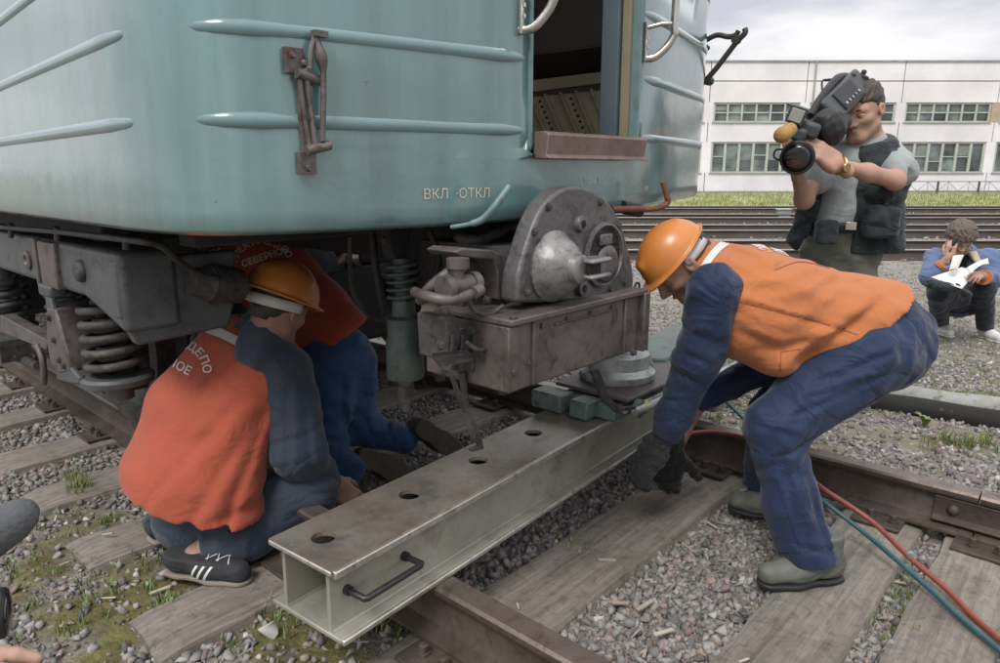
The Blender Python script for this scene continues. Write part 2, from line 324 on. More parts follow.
a = g.data.attributes.new('moss', 'FLOAT', 'POINT'); a.data.foreach_set('value', (mossmask(gv[:, 0], gv[:, 1]) * (gv[:, 1] < 10.6)).astype(np.float32))
# lawn and path in front of the building
lawn_m = mat('lawn', (.24, .27, .12), .9, 0, .2, .8, .8, 8, tint=(.32, .33, .16), bdist=.06, spots=[(3, .6, (.21, .20, .10), .15)])
o, _ = grid_sheet('lawn', np.linspace(-60, 90, 120), np.linspace(28.0, 40.4, 30), lambda X, Y: gz(X, Y) + .03 + .02 * fbm(X, Y, 2., 3), lawn_m)
o, _ = grid_sheet('path', np.linspace(-60, 90, 20), np.linspace(40.4, 43.9, 6), lambda X, Y: gz(X, Y) + .02, mat('path_asphalt', (.17, .165, .155), .9, 0, .15, 2, .2, 20))
# grass tufts standing on the lawn (one mass)
def blades(cent, n_per, hgt, spread, wid, jitter=.5):
    """thin curved blades, numpy: cent (n,3)"""
    n = len(cent) * n_per; c = np.repeat(cent, n_per, 0); ang = rng.uniform(0, 2 * np.pi, n); rad = spread * np.sqrt(rng.uniform(0, 1, n))
    b = c + np.stack([np.cos(ang) * rad, np.sin(ang) * rad, np.zeros(n)], -1); h = hgt * rng.uniform(1 - jitter, 1 + jitter * .4, n)
    la = rng.uniform(0, 2 * np.pi, n); lean = rng.uniform(.1, .7, n) * h; d = np.stack([np.cos(la), np.sin(la), np.zeros(n)], -1); s_ = np.stack([-np.sin(la), np.cos(la), np.zeros(n)], -1) * wid / 2
    z = np.array([0, 0, 1.])
    mid = b + d * (lean * .3)[:, None] + z * (h * .6)[:, None]; tip = b + d * lean[:, None] + z * h[:, None]
    v = np.stack([b - s_, b + s_, mid + s_ * .8, mid - s_ * .8, tip], 1).reshape(-1, 3)
    i = np.arange(n)[:, None] * 5
    f = [tuple(q) for q in np.concatenate([i + np.array([[0, 1, 2, 3]])], 1)]; f2 = [tuple(q) for q in (i + np.array([[3, 2, 4]]))]
    return v, f + f2
nl = 5200; cx_ = rng.uniform(2, 44, nl); cy_ = 28.0 + 12.3 * rng.uniform(0, 1, nl) ** 1.3
v, f = blades(np.stack([cx_, cy_, gz(cx_, cy_) + .03], -1), 5, .16, .16, .022)
tag(link_mesh('grass', v, f, mat('lawn_blades', (.26, .29, .12), .7, 0, .25, 1, 0, island=.3), smooth=None), 'short grass of the strip of lawn before the long white building', 'grass', kind='stuff')

# ============================================================ sleepers and rails of the near track
P_NEAR, P_FAR = 1.1625, 2.7625
sl_specs = [(-.03, .25, 'grey wooden sleeper at the far right picture edge beyond the rail joint'),
            (.225, .235, 'pale wooden sleeper beside the rail joint plate with the red hose crossing its end'),
            (.54, .26, 'damp brown sleeper that the bending worker stands on'),
            (1.19, .29, 'broad pale grey sleeper just in front of the long steel beam'),
            (1.86, .26, 'worn sleeper under the shoes of the crouching worker by the beam end'),
            (2.47, .25, 'grey sleeper half sunk in gravel just left of the crouching worker'),
            (3.04, .25, 'grey sleeper beside the red orange vest, second from the crouching worker'),
            (3.57, .26, 'wide old sleeper reaching left under the axle spring'),
            (4.2, .25, 'dark sleeper under the bogie at the left picture edge'),
            (4.8, .25, 'shadowed sleeper behind the bogie wheel'),
            (5.4, .25, 'shadowed sleeper deepest under the metro car')]
wood = M['wood']
# wood grain running along the sleeper (local x)
tw = wood.node_tree; bw = [n for n in tw.nodes if n.type == 'BSDF_PRINCIPLED'][0]
wmp = tw.nodes.new('ShaderNodeMapping'); wmp.inputs['Scale'].default_value = (1.2, 26, 26); wtc = tw.nodes.new('ShaderNodeTexCoord'); wn = tw.nodes.new('ShaderNodeTexNoise'); wn.inputs['Scale'].default_value = 1.5; wn.inputs['Detail'].default_value = 9; wn.inputs['Roughness'].default_value = .7
tw.links.new(wtc.outputs['Object'], wmp.inputs[0]); tw.links.new(wmp.outputs[0], wn.inputs[0])
wb = tw.nodes.new('ShaderNodeBump'); wb.inputs['Strength'].default_value = .9; wb.inputs['Distance'].default_value = .01; tw.links.new(wn.outputs['Fac'], wb.inputs['Height']); tw.links.new(wb.outputs[0], bw.inputs['Normal'])
wr = tw.nodes.new('ShaderNodeMapRange'); wr.inputs[1].default_value = .35; wr.inputs[2].default_value = .62; wr.inputs[3].default_value = .62; wr.inputs[4].default_value = 1.12; tw.links.new(wn.outputs['Fac'], wr.inputs[0])
wsrc = bw.inputs['Base Color'].links[0].from_socket; wm = tw.nodes.new('ShaderNodeVectorMath'); wm.operation = 'SCALE'; tw.links.new(wsrc, wm.inputs[0]); tw.links.new(wr.outputs[0], wm.inputs['Scale']); tw.links.new(wm.outputs[0], bw.inputs['Base Color'])
def sleeper(t0, wd, label, i):
    th = thing('sleeper', label, 'sleeper', TR(1.9625, t0, -.16), TH + R([0, .4, -.8, .6, -.5, .9, -.7, .5, 0, .3, -.3][i]), 'wooden sleepers of the near track')
    nx = 46; rg = np.random.default_rng(40 + i); vs = []; fs = []
    prof = [(-.5, -.16), (-.5, -.02), (-.47, -.003), (-.3, 0), (-.1, .001), (.1, 0), (.3, .001), (.47, -.003), (.5, -.02), (.5, -.16)]
    k = len(prof); lo = .62 + rg.uniform(-.04, .04) if i not in (4,) else .60; hi = 3.26 + rg.uniform(-.04, .04)
    for j in range(nx):
        u = j / (nx - 1); p = lo + (hi - lo) * u; edge = .006 * math.sin(p * 9 + i) + .005 * math.sin(p * 23 + 2 * i)
        endr = -.012 if j in (0, nx - 1) else 0
        for (a_, z_) in prof: vs.append(TR(p + (rg.uniform(-.01, .01) if j in (0, nx - 1) else 0), t0 + a_ * (wd + (edge if abs(a_) > .4 else 0)), z_ + .004 * math.sin(p * 5 + i) + endr * (z_ > -.1) + (rg.uniform(-.0025, .0025) if z_ > -.1 else 0)))
    for j in range(nx - 1):
        for q in range(k - 1): fs.append((j * k + q, j * k + q + 1, (j + 1) * k + q + 1, (j + 1) * k + q))
        fs.append((j * k + k - 1, j * k, (j + 1) * k, (j + 1) * k + k - 1))
    fs += [tuple(range(k))[::-1], tuple((nx - 1) * k + q for q in range(k))]
    link_mesh('timber', vs, fs, wood, th, smooth=50)
    for pr in (P_NEAR, P_FAR):
        mb = MB(); mb.tb(pr - .16, pr + .17, t0 - .075, t0 + .085, .006, .018)
        pl = mb.build('tie_plate', M['rail'], th, bevel=.003)
        mb = MB()
        for dp, dt in ((-.105, .03), (.105, -.03), (-.105, -.045), (.108, .045)):
            mb.bolt(TR(pr + dp, t0 + dt, .018), (0, 0, 1), .014, .03)
        mb.build_each('track_screw', M['rail'], th)
for i, (t0, wd, lb) in enumerate(sl_specs): sleeper(t0, wd, lb, i)

def rail_profile(s=1.):
    return [(-.066, 0), (.066, 0), (.066, .008), (.02, .024), (.0095, .045), (.0095, .112), (.034, .124), (.0375, .132), (.0375, .144), (.030, .152), (-.030, .152), (-.0375, .144), (-.0375, .132), (-.034, .124), (-.0095, .112), (-.0095, .045), (-.02, .024), (-.066, .008)]
def rail(p0, t0, t1, z0, label, name='rail', nseg=24, sides=None):
    prof = rail_profile(); k = len(prof); vs = []; fs = []; mi = []
    for j in range(nseg):
        t = t0 + (t1 - t0) * j / (nseg - 1)
        for (a_, z_) in prof: vs.append(TR(p0 + a_, t, z0 + z_))
    for j in range(nseg - 1):
        for q in range(k):
            fs.append((j * k + q, (j + 1) * k + q, (j + 1) * k + (q + 1) % k, j * k + (q + 1) % k)); mi.append(1 if 8 <= q <= 10 else 0)
    fs += [tuple(range(k)), tuple((nseg - 1) * k + q for q in range(k))[::-1]]; mi += [0, 0]
    return tag(link_mesh(name, vs, fs, None, mats=[M['rail'], M['railtop']], midx=mi, smooth=35, rz=TH), label, 'rail', 'rails of the near track')
JT = .262
rail(P_NEAR, -3.0, 12, .018, 'brown rail under the near end of the long steel beam')
rf = rail(P_FAR, JT + .003, 12, .018, 'rusty rail behind the bending worker and under the far beam end')
rf2 = rail(P_FAR, -6, JT - .003, .018, 'short rusty rail beyond the joint at the right picture edge')
def fishplate(th, rt):
    mb = MB(); sgn = -1
    pr = [(-.0105, .028), (-.048, .028), (-.050, .036), (-.030, .046), (-.028, .106), (-.034, .116), (-.0105, .121)]
    mb.prism([TR(P_FAR + a_, JT - .42, .018 + z_) for a_, z_ in pr], TR(0, .55, 0))
    fp = mb.build('joint_plate', M['rail'], th, bevel=.003)
    mb = MB()
    for dt in (-.34, -.12, .07): mb.lathe([(.02, 0), (.019, .008), (.012, .015), (.003, .018)], TR(P_FAR - .028, JT + dt, .094), -TR(1, 0, 0), 16)
    mb.bolt(TR(P_FAR - .028, JT - .23, .094), -TR(1, 0, 0), .016, .018)
    mb.build_each('bolt', M['rail'], fp)
fishplate(rf2, None)

# ============================================================ background tracks
def bg_rail(Y, label, nm='rail'):
    prof = rail_profile(); k = len(prof); vs = []; fs = []; mi = []; xs_ = np.linspace(-6, 70, 20)
    for x in xs_:
        for (a_, z_) in prof: vs.append((x, Y + a_ * 1.05, -.165 + z_ * 1.12))
    for j in range(19):
        for q in range(k): fs.append((j * k + q, (j + 1) * k + q, (j + 1) * k + (q + 1) % k, j * k + (q + 1) % k)); mi.append(1 if 8 <= q <= 10 else 0)
    o = link_mesh(nm, vs, fs, None, mats=[bgr, bgt], midx=mi, smooth=35)
    tag(o, label, 'rail', 'rails of the background tracks')
bgr = mat('background_rail', (.075, .06, .052), .7, .2, .25, 3, .3, 30); bgt = mat('background_rail_top', (.33, .30, .28), .45, .5, .2, 2, .1, 20)
names = ['first', 'second', 'third', 'fourth', 'fifth', 'sixth', 'seventh', 'eighth']
Ys = [11.4, 12.95, 15.2, 16.75, 19.4, 20.95, 24.2, 25.75]
for n_, Y in zip(names, Ys): bg_rail(Y, n_ + ' rail counted from the squatting man towards the lawn, rusty brown')
slm = mat('background_sleeper', (.06, .052, .045), .9, 0, .3, 4, .4, 20)
SLP = None
nsl = 0
for k in range(4):
    yc = (Ys[2 * k] + Ys[2 * k + 1]) / 2; x = [1.5, 2.2, 3, 4][k]; xe = yc * .74 + .6
    rowname = ['nearest', 'second', 'third', 'farthest'][k]
    first = None
    while x < xe and nsl < 90:
        if SLP is None:
            mb = MB(); mb.box((x, yc, -.24), (.25, 2.6, .13)); o = mb.build('sleeper', slm, None, bevel=.01); SLP = o
        else:
            o = SLP.copy(); COL.objects.link(o); o.location = (x, yc, -.305)
        tag(o, 'dark old sleeper lying under the %s of the background tracks' % rowname, 'sleeper', 'sleepers of the %s background track' % rowname); nsl += 1
        x += .56 * (1 + .25 * k)

# ============================================================ long white building
BY = 44.0
bt = thing('building', 'long white two storey panel building with rows of ribbon windows behind the tracks', 'building', (20, BY, 0))
wallm = bpy.data.materials.new('white_tile_panel'); wallm.use_nodes = True
tt = wallm.node_tree; bb = tt.nodes['Principled BSDF']; bb.inputs['Roughness'].default_value = .6
br = tt.nodes.new('ShaderNodeTexBrick'); br.inputs['Scale'].default_value = 1; br.inputs['Brick Width'].default_value = .22; br.inputs['Row Height'].default_value = .075; br.inputs['Mortar Size'].default_value = .006; br.offset = 0
br.inputs['Color1'].default_value = (.80, .765, .79, 1); br.inputs['Color2'].default_value = (.77, .74, .76, 1); br.inputs['Mortar'].default_value = (.68, .65, .665, 1)
tx = tt.nodes.new('ShaderNodeTexCoord'); m2 = tt.nodes.new('ShaderNodeMapping'); m2.inputs['Rotation'].default_value = (R(90), 0, 0)
tt.links.new(tx.outputs['Object'], m2.inputs[0]); tt.links.new(m2.outputs[0], br.inputs[0])
ns = tt.nodes.new('ShaderNodeTexNoise'); ns.inputs['Scale'].default_value = .35; ns.inputs['Detail'].default_value = 7; tt.links.new(tx.outputs['Object'], ns.inputs[0])
rr_ = tt.nodes.new('ShaderNodeMapRange'); rr_.inputs[1].default_value = .3; rr_.inputs[2].default_value = .7; rr_.inputs[3].default_value = .80; rr_.inputs[4].default_value = 1.08; tt.links.new(ns.outputs['Fac'], rr_.inputs[0])
sc_ = tt.nodes.new('ShaderNodeVectorMath'); sc_.operation = 'SCALE'; tt.links.new(br.outputs[0], sc_.inputs[0]); tt.links.new(rr_.outputs[0], sc_.inputs['Scale']); tt.links.new(sc_.outputs[0], bb.inputs['Base Color'])
zz = lambda y: PY(800, y, BY).z
Z_ROOF, Z_J1, Z_U1, Z_U0, Z_L1, Z_L0 = zz(61.5), zz(81), zz(103), zz(122), zz(142.5), zz(172.5)
xj = [PY(x, 110, BY).x for x in (613, 709, 806, 902, 996.5)]; bayw = (xj[-1] - xj[0]) / 4
x0b = xj[0] - bayw * 4
joint = mat('joint_mortar', (.30, .31, .29), .9, 0, .15, 1, .2, 10)
framem = mat('window_frame_paint', (.42, .44, .40), .6, 0, .12, 2, .1, 20)
glass = mat('window_glass', (.075, .088, .088), .08, 0, .7, 1.1, .0, 5, tint=(.10, .12, .115), spec=.8, island=.55)
curt = mat('pale_room_inside', (.20, .215, .20), .7, 0, .3, 1.5, 0)
dark = mat('dark_room_inside', (.05, .055, .055), .8, 0, .3, 1.5, 0)
mb = MB()
def wallbox(x0, x1, z0, z1, dy=0.): mb.box(((x0 + x1) / 2, BY + .15 + dy, (z0 + z1) / 2), (x1 - x0, .3, z1 - z0))
NB = 13
for i in range(NB):
    a0 = x0b + i * bayw; a1 = a0 + bayw; g_ = .028
    for (z0, z1) in ((-.3, Z_L0 - .03), (Z_L1 + .03, Z_U0 - .03), (Z_U1 + .03, Z_J1 - .03), (Z_J1 + .03, Z_ROOF)): wallbox(a0 + g_, a1 - g_, z0, z1)
    pw = .29
    for (z0, z1) in ((Z_L0 - .03, Z_L1 + .03), (Z_U0 - .03, Z_U1 + .03)):
        if not (abs(a0 - xj[4]) < .1 and z0 > 3.5): wallbox(a0 - pw, a0 + pw, z0 + .002, z1 - .002, .004)
mb.build('wall', wallm, bt)
mb = MB(); mb.box((x0b + NB * bayw / 2, BY + .32, (Z_ROOF - .3) / 2 - .02), (NB * bayw, .2, Z_ROOF + .2)); mb.box((x0b + NB * bayw / 2, BY + 6.4, Z_ROOF / 2), (NB * bayw, 11.9, Z_ROOF - .1)); mb.build('core', joint, bt)
mb = MB(); mb.box((x0b + NB * bayw / 2, BY + .18, Z_ROOF + .035), (NB * bayw + .3, .55, .07)); mb.build('parapet_cap', mat('cap_metal', (.36, .37, .37), .5, .4, .2, 2, .1, 10), bt)
brick = mat('buff_brick', (.42, .32, .24), .85, 0, .12, 3, .2, 20)
mb = MB(); mb.box((xj[4], BY + .155, (Z_U0 + Z_U1) / 2), (.56, .3, Z_U1 - Z_U0 + .05)); mb.build('brick_pier', brick, bt)
def window(a0, a1, z0, z1, kind, idx):
    rg = random.Random(idx * 7 + kind); fr = MB(); n = 6; wd = (a1 - a0) / n; y = BY + .10
    fr.box(((a0 + a1) / 2, y, z0 + .03), (a1 - a0, .1, .07)); fr.box(((a0 + a1) / 2, y, z1 - .03), (a1 - a0, .1, .07))
    fw = .11 if kind else .15
    for k in range(n + 1): fr.box((a0 + k * wd + (.05 if k == 0 else -.05 if k == n else 0), y + .002, (z0 + z1) / 2), (fw, .1, z1 - z0 - .144))
    zm = (z0 + z1) / 2 if kind else z0 + (z1 - z0) * .42
    for k in range(n):
        cx0 = a0 + (k + .5) * wd
        if kind: fr.box((cx0, y + .004, zm), (wd - fw - .004, .06, .07))
        elif rg.random() < .55: fr.box((cx0, y + .012, zm + rg.uniform(-.1, .3)), (wd - fw - .004, .03, .06))
    w_ = fr.build('window', framem, bt)
    gl = MB()
    for k in range(n):
        for (q0, q1) in (((z0 + .01, zm - .001), (zm + .001, z1 - .01))): gl.box((a0 + (k + .5) * wd, BY + .165 + rg.uniform(-.008, .008), (q0 + q1) / 2), (wd - .004, .012, q1 - q0), Euler((rg.uniform(-.012, .012), 0, rg.uniform(-.012, .012))).to_matrix())
    gl.build('pane', glass, w_)
    bl = [k for k in range(n) if rg.random() < .22]
    for k in bl: b_ = MB(); hh_ = (z1 - z0) * rg.uniform(.25, .6); b_.box((a0 + (k + .5) * wd, BY + .148, z1 - .05 - hh_ / 2), (wd - fw - .01, .006, hh_)); b_.build('blind', curt, w_)
for i in range(NB):
    a0 = x0b + i * bayw + .30; a1 = x0b + (i + 1) * bayw - .30
    window(a0, a1, Z_L0, Z_L1, 0, i); window(a0, a1, Z_U0, Z_U1, 1, i)
# sill ledges
mb = MB()
for i in range(NB):
    a0 = x0b + i * bayw + .22; a1 = x0b + (i + 1) * bayw - .22
    for z_ in (Z_L0, Z_U0): mb = MB(); mb.box(((a0 + a1) / 2, BY - .03, z_ - .02), (a1 - a0, .12, .05)); mb.build('sill', framem, bt)
for i in (3, 6, 9): mb = MB(); xx = x0b + i * bayw + .42; mb.tube([(xx, BY - .06, .1), (xx, BY - .06, Z_ROOF)], .055, 8); mb.build('drainpipe', joint, bt)
# low railing
rl = thing('railing', 'low dark metal railing with zigzag bars on the grass before the building', 'fence', (24, 38.5, 0))
rm = mat('railing_iron', (.10, .09, .085), .6, .3, .2, 5, .1, 20)
YF = 38.5; zb = PY(900, 193, YF).z; zt = PY(900, 181.5, YF).z
xa = PY(897, 185, YF).x
posts = MB(); rails_ = MB(); zig = MB(); x = xa; k = 0
while x < xa + 26:
    posts = MB(); posts.box((x, YF, (zt + zb - .3) / 2 + .02), (.08, .08, zt - zb + .3)); posts.build('post', rm, rl); x += 2.2; k += 1
for z_ in (zt, zb + .1): rails_.tube([(xa, YF, z_), (xa + 26, YF, z_)], .022, 6)
x = xa
while x < xa + 25.4: zig.tube([(x, YF, zb + .1), (x + .55, YF, zt - .02), (x + 1.1, YF, zb + .1)], .011, 4); zig.tube([(x + .55, YF, zb + .1), (x + .55, YF, zt)], .011, 4); x += 1.1
rails_.build_each('rail_bar', rm, rl); zig.build('zigzag', rm, rl)
# small equipment cabinet among the rails
cb = thing('cabinet', 'small grey trackside box standing between the background rails', 'box', (0, 0, 0)); cb.location = PZ(783, 219, -.15); MW[cb.name] = Matrix.Translation(cb.location)
c0 = cb.location.copy(); mb = MB(); mb.box(c0 + Vector((0, 0, .14)), (.36, .2, .26)); mb.build('housing', mat('cabinet_grey', (.22, .25, .25), .6, .1, .2, 9, .2, 30), cb, bevel=.01)
mb = MB(); mb.box(c0 + Vector((0, 0, .285)), (.42, .26, .03)); mb.build('lid', mat('cabinet_lid', (.34, .37, .37), .6, .1, .2, 9, .2, 30), cb, bevel=.008)
# ============================================================ metro car
car = thing('metro_car', 'blue green ribbed metro car with an open end door and a big round coupler', 'metro car', TR(1.76, 4.5, 0), TH)
plan = [(.62, 1.72), (.625, 1.62), (.645, 1.50), (.70, 1.395), (.80, 1.335), (.94, 1.295), (1.08, 1.262), (1.26, 1.222), (1.44, 1.19), (1.60, 1.176), (1.76, 1.17), (1.925, 1.178), (2.10, 1.205), (2.30, 1.25), (2.50, 1.298), (2.68, 1.345), (2.78, 1.40), (2.845, 1.48), (2.868, 1.58), (2.872, 1.72)]
pl_s = smoothpath([(a_, b_, 0) for a_, b_ in plan], 4)
pl = [(.62, 9.), (.62, 7.), (.62, 5.), (.62, 3.5), (.62, 2.4)] + [(q.x, q.y) for q in pl_s] + [(2.875, 2.4), (2.88, 3.5), (2.88, 5.), (2.88, 7.), (2.88, 9.)]
def front_t(p):
    P_ = [q.x for q in pl_s]; T_ = [q.y for q in pl_s]
    return float(np.interp(p, P_, T_))
def bot_z(p): return 1.118 + .035 * max(0, min(1, (p - 1.2) / 1.7))
DP0, DP1, DZ0, DZ1 = 1.44, 1.925, 1.29, 3.05
zs = [0.0, .012, .05, .11, .172] + [DZ0 + .0] + [1.4, 1.5, 1.62, 1.75, 1.9, 2.2, 2.6, 3.0, DZ1, 3.2, 3.35]
rows = []
vs = []; fs = []
for i, (p, t) in enumerate(pl):
    b0 = bot_z(p)
    for k, z in enumerate(zs):
        zz_ = b0 + z if k < 5 else z
        off = .012 if k == 0 else 0.0                     # rolled lower lip
        # inward normal approx: towards car axis
        q0 = pl[max(i - 1, 0)]; q1 = pl[min(i + 1, len(pl) - 1)]; tx_, ty_ = q1[0] - q0[0], q1[1] - q0[1]; l_ = math.hypot(tx_, ty_); nx_, ny_ = -ty_ / l_, tx_ / l_
        ins = off + (.0 if z < 2.9 or k < 5 else (z - 2.9) ** 2 * .5)
        dent = .0016 * math.sin(p * 7 + zz_ * 9) * math.sin(t * 3 + zz_ * 5)
        vs.append(TR(p + nx_ * (ins + dent), t + ny_ * (ins + dent), zz_))
nz = len(zs)
kd0 = 5; kd1 = zs.index(DZ1)
for i in range(len(pl) - 1):
    pm = (pl[i][0] + pl[i + 1][0]) / 2; fr_ = pl[i][1] < 1.3
    for k in range(nz - 1):
        if fr_ and DP0 < pm < DP1 and kd0 <= k < kd1: continue
        tm = (pl[i][1] + pl[i + 1][1]) / 2
        if 1.9 <= zs[k] < 2.59 and ((fr_ and (.92 < pm < 1.36 or 2.02 < pm < 2.52)) or tm > 1.95) and k > 5: continue
        fs.append((i * nz + k, (i + 1) * nz + k, (i + 1) * nz + k + 1, i * nz + k + 1))
body = link_mesh('body', vs, fs, M['teal'], car, smooth=60)
sd_ = body.modifiers.new('skin', 'SOLIDIFY'); sd_.thickness = .012; sd_.offset = -1
# roof and floor
mb = MB(); n0 = len(pl)
rv = [TR(p, t, 3.35) for p, t in pl]; 
for q in range(5):
    s_ = math.cos(q * math.pi / 10); 
    rv += [] 
mb.prism([TR(.70, 1.6, 3.33), TR(.9, 1.38, 3.33), TR(1.76, 1.25, 3.33), TR(2.6, 1.38, 3.33), TR(2.82, 1.6, 3.33), TR(2.82, 9, 3.33), TR(.70, 9, 3.33)], (0, 0, .12)); mb.build('roof', M['tealtrim'], car, bevel=.05)
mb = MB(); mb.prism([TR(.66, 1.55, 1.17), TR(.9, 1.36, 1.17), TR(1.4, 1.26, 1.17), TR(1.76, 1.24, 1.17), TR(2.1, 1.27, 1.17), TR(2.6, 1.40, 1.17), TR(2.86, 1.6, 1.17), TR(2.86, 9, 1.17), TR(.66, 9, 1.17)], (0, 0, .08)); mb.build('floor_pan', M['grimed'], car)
# ribs: half sunk rounded swages following the skin
def ribline(pts, r=.0215, name='rib'):
    pts = smoothpath(pts, 5); n = len(pts); rad = [r * min(1, .12 + .88 * math.sqrt(min(i, n - 1 - i) / 8)) for i in range(n)]
    mb = MB(); mb.tube(pts, rad, 12); mb.build(name, M['rib'], car, smooth=60)
for z in (1.348, 1.522, 1.705, 1.89, 2.75, 2.93):
    e0 = .66 if z < 1.5 else .66
    def ins(p, o=.0150):
        s_ = (front_t(p + .01) - front_t(p - .01)) / .02; n_ = math.hypot(s_, 1); return TR(p - s_ * o / n_ * 1., front_t(p) + o / n_, z)
    left = [ins(p) for p in (.662, .69, .74, .80, .94, 1.1, 1.3, 1.40, 1.428)]
    right = [ins(p) for p in (1.94, 1.97, 2.1, 2.3, 2.5, 2.68, 2.77, 2.835)]
    right += [TR(2.853, 1.56, z), TR(2.853, 1.60, z)]
    ribline(left); ribline(right)
    k = (z - 1.25) * .17
    side = [TR(.6350, t, z - (t - 1.61) * k * .9) for t in (1.60, 1.65, 1.8, 2.2, 2.8, 3.6, 5, 7, 8.8)]
    ribline(side)
# door surround, jambs, sill, cab interior
mb = MB()
for p in (DP0 - .004, DP1 + .004): mb.tb(p - .006, p + .006, front_t(p) - .006, front_t(p) + .07, DZ0, DZ1)
mb.build('door_frame', M['tealtrim'], car, bevel=.003)
cr0, cr1 = ptz(PP(632, 80, 1.905)), ptz(PP(620, 80, 1.905)); bl1 = ptz(PP(600, 80, 1.895))
mb = MB(); mb.tb(1.905, 1.922, 1.20, cr1[1], DZ0, DZ1); mb.build('door_seal', M['intcream'], car, bevel=.004)
mb = MB(); mb.tb(1.895, 1.925, cr1[1] + .004, bl1[1], DZ0, DZ1); mb.build('door_jamb', M['intblue'], car, bevel=.004)
mb = MB(); mb.tb(1.928, 1.934, 1.215, bl1[1], DZ0, DZ1); mb.tb(1.434, 1.44, 1.20, 1.5, DZ0, DZ1); mb.build_each('inner_lining', M['grimed'], car)
sv = [(0, 0), (-.035, 0), (-.048, -.008), (-.040, -.058), (-.052, -.064), (-.052, -.068), (0, -.066)]
mb = MB(); tl = 1.182
mb.prism([TR(DP0 + .004, tl + a_, 1.342 - .045 + z_ + .05) for a_, z_ in sv], TR(.478, .0, 0)); mb.build('door_sill', M['rustsill'], car, bevel=.003)
mb = MB(); mb.tb(1.442, 1.92, 1.2, 1.4, 1.25, 1.292); mb.tb(.8, 2.75, 1.46, 3.2, 1.25, 1.292); mb.build('cab_floor', M['intbrown'], car)
# lower vestibule panel with pressed flutes and vent holes, brown panel above
fl = MB(); ho_ = MB()
for i in range(9):
    x0 = 500 + i * 15.5; a_, b_ = PP(x0, 96 - (x0 - 540) * .2 * .5, 2.50), PP(x0 + 14, 95 - (x0 - 540) * .1, 2.50); c_, d_ = PP(x0 + 38, 152, 2.36), PP(x0 + 24, 152, 2.36)
    fl.prism([a_, b_, c_, d_], TR(.02, 0, .0)); dz_ = TR(-.004, 0, .002)
    g1, g2 = a_.lerp(b_, .5), d_.lerp(c_, .5)
    if i % 2 == 0:
        for k in range(9): q = g1.lerp(g2, .1 + k * .1) - TR(.001, 0, 0); ho_.cyl(q, q - TR(.004, 0, 0), .006, 6)
    fl.prism([b_ + dz_ * 4, b_ + dz_ * 4 + (b_ - a_) * .12, c_ + dz_ * 4 + (c_ - d_) * .12, c_ + dz_ * 4], TR(.02, 0, 0))
vp = fl.build('vestibule_panel', M['intcream'], car, bevel=.003); tag(ho_.build('vent_holes', M['black'], vp), kind='stuff')
mb = MB(); mb.prism([PP(500, 96, 2.49), PP(500, 84, 2.49), PP(640, 67, 2.49), PP(640, 79, 2.49)], TR(.03, 0, 0)); mb.build('panel_rail', M['intcream'], car, bevel=.004)
mb = MB(); mb.prism([PP(480, 88, 2.60), PP(480, 60, 2.52), PP(660, 36, 2.52), PP(660, 64, 2.60)], TR(.06, 0, 0)); mb.build('seat_edge', mat('brown_vinyl', (.045, .026, .022), .35, 0, .15, 6, .2, 20), car, bevel=.012)
mb = MB(); mb.tb(2.70, 2.74, 1.5, 4.0, 1.3, 2.75); mb.build('side_lining', M['intbrown'], car); mb = MB(); mb.tb(.8, 2.72, 3.6, 3.66, 1.3, 3.3); mb.build('bulkhead', M['intbrown'], car)

# grab handles beside the door: bent chromed bars with foot plates
def handle(p, pout, zb_):
    mb = MB(); t = front_t(p)
    a = TR(p, t, zb_); mb.tube(smoothpath([TR(p, t, zb_ + .0), TR(p + pout * .4, t - .035, zb_ + .005), TR(p + pout, t - .07, zb_ + .055), TR(p + pout, t - .075, zb_ + .12), TR(p + pout, t - .075, zb_ + .5), TR(p + pout, t - .075, zb_ + .9)], 6), .0115, 12)
    mb.tube([TR(p, t, zb_ + .085), TR(p + pout * .5, t - .045, zb_ + .095), TR(p + pout, t - .075, zb_ + .095)], .007, 8)
    mb.tube([TR(p, t - .004, zb_ - .01), TR(p, t - .004, zb_ + .1)], .013, 10, flat=.6)
    for dz in (.03, .055): mb.bolt(TR(p, t - .01, zb_ + dz), -TR(0, 1, 0), .006, .006)
    mb.build('grab_handle', M['chrome'], car, smooth=50)
q = PT(528, 32, 1.16); handle(1.40, .036, 1.585)
handle(1.955, .045, 1.578)

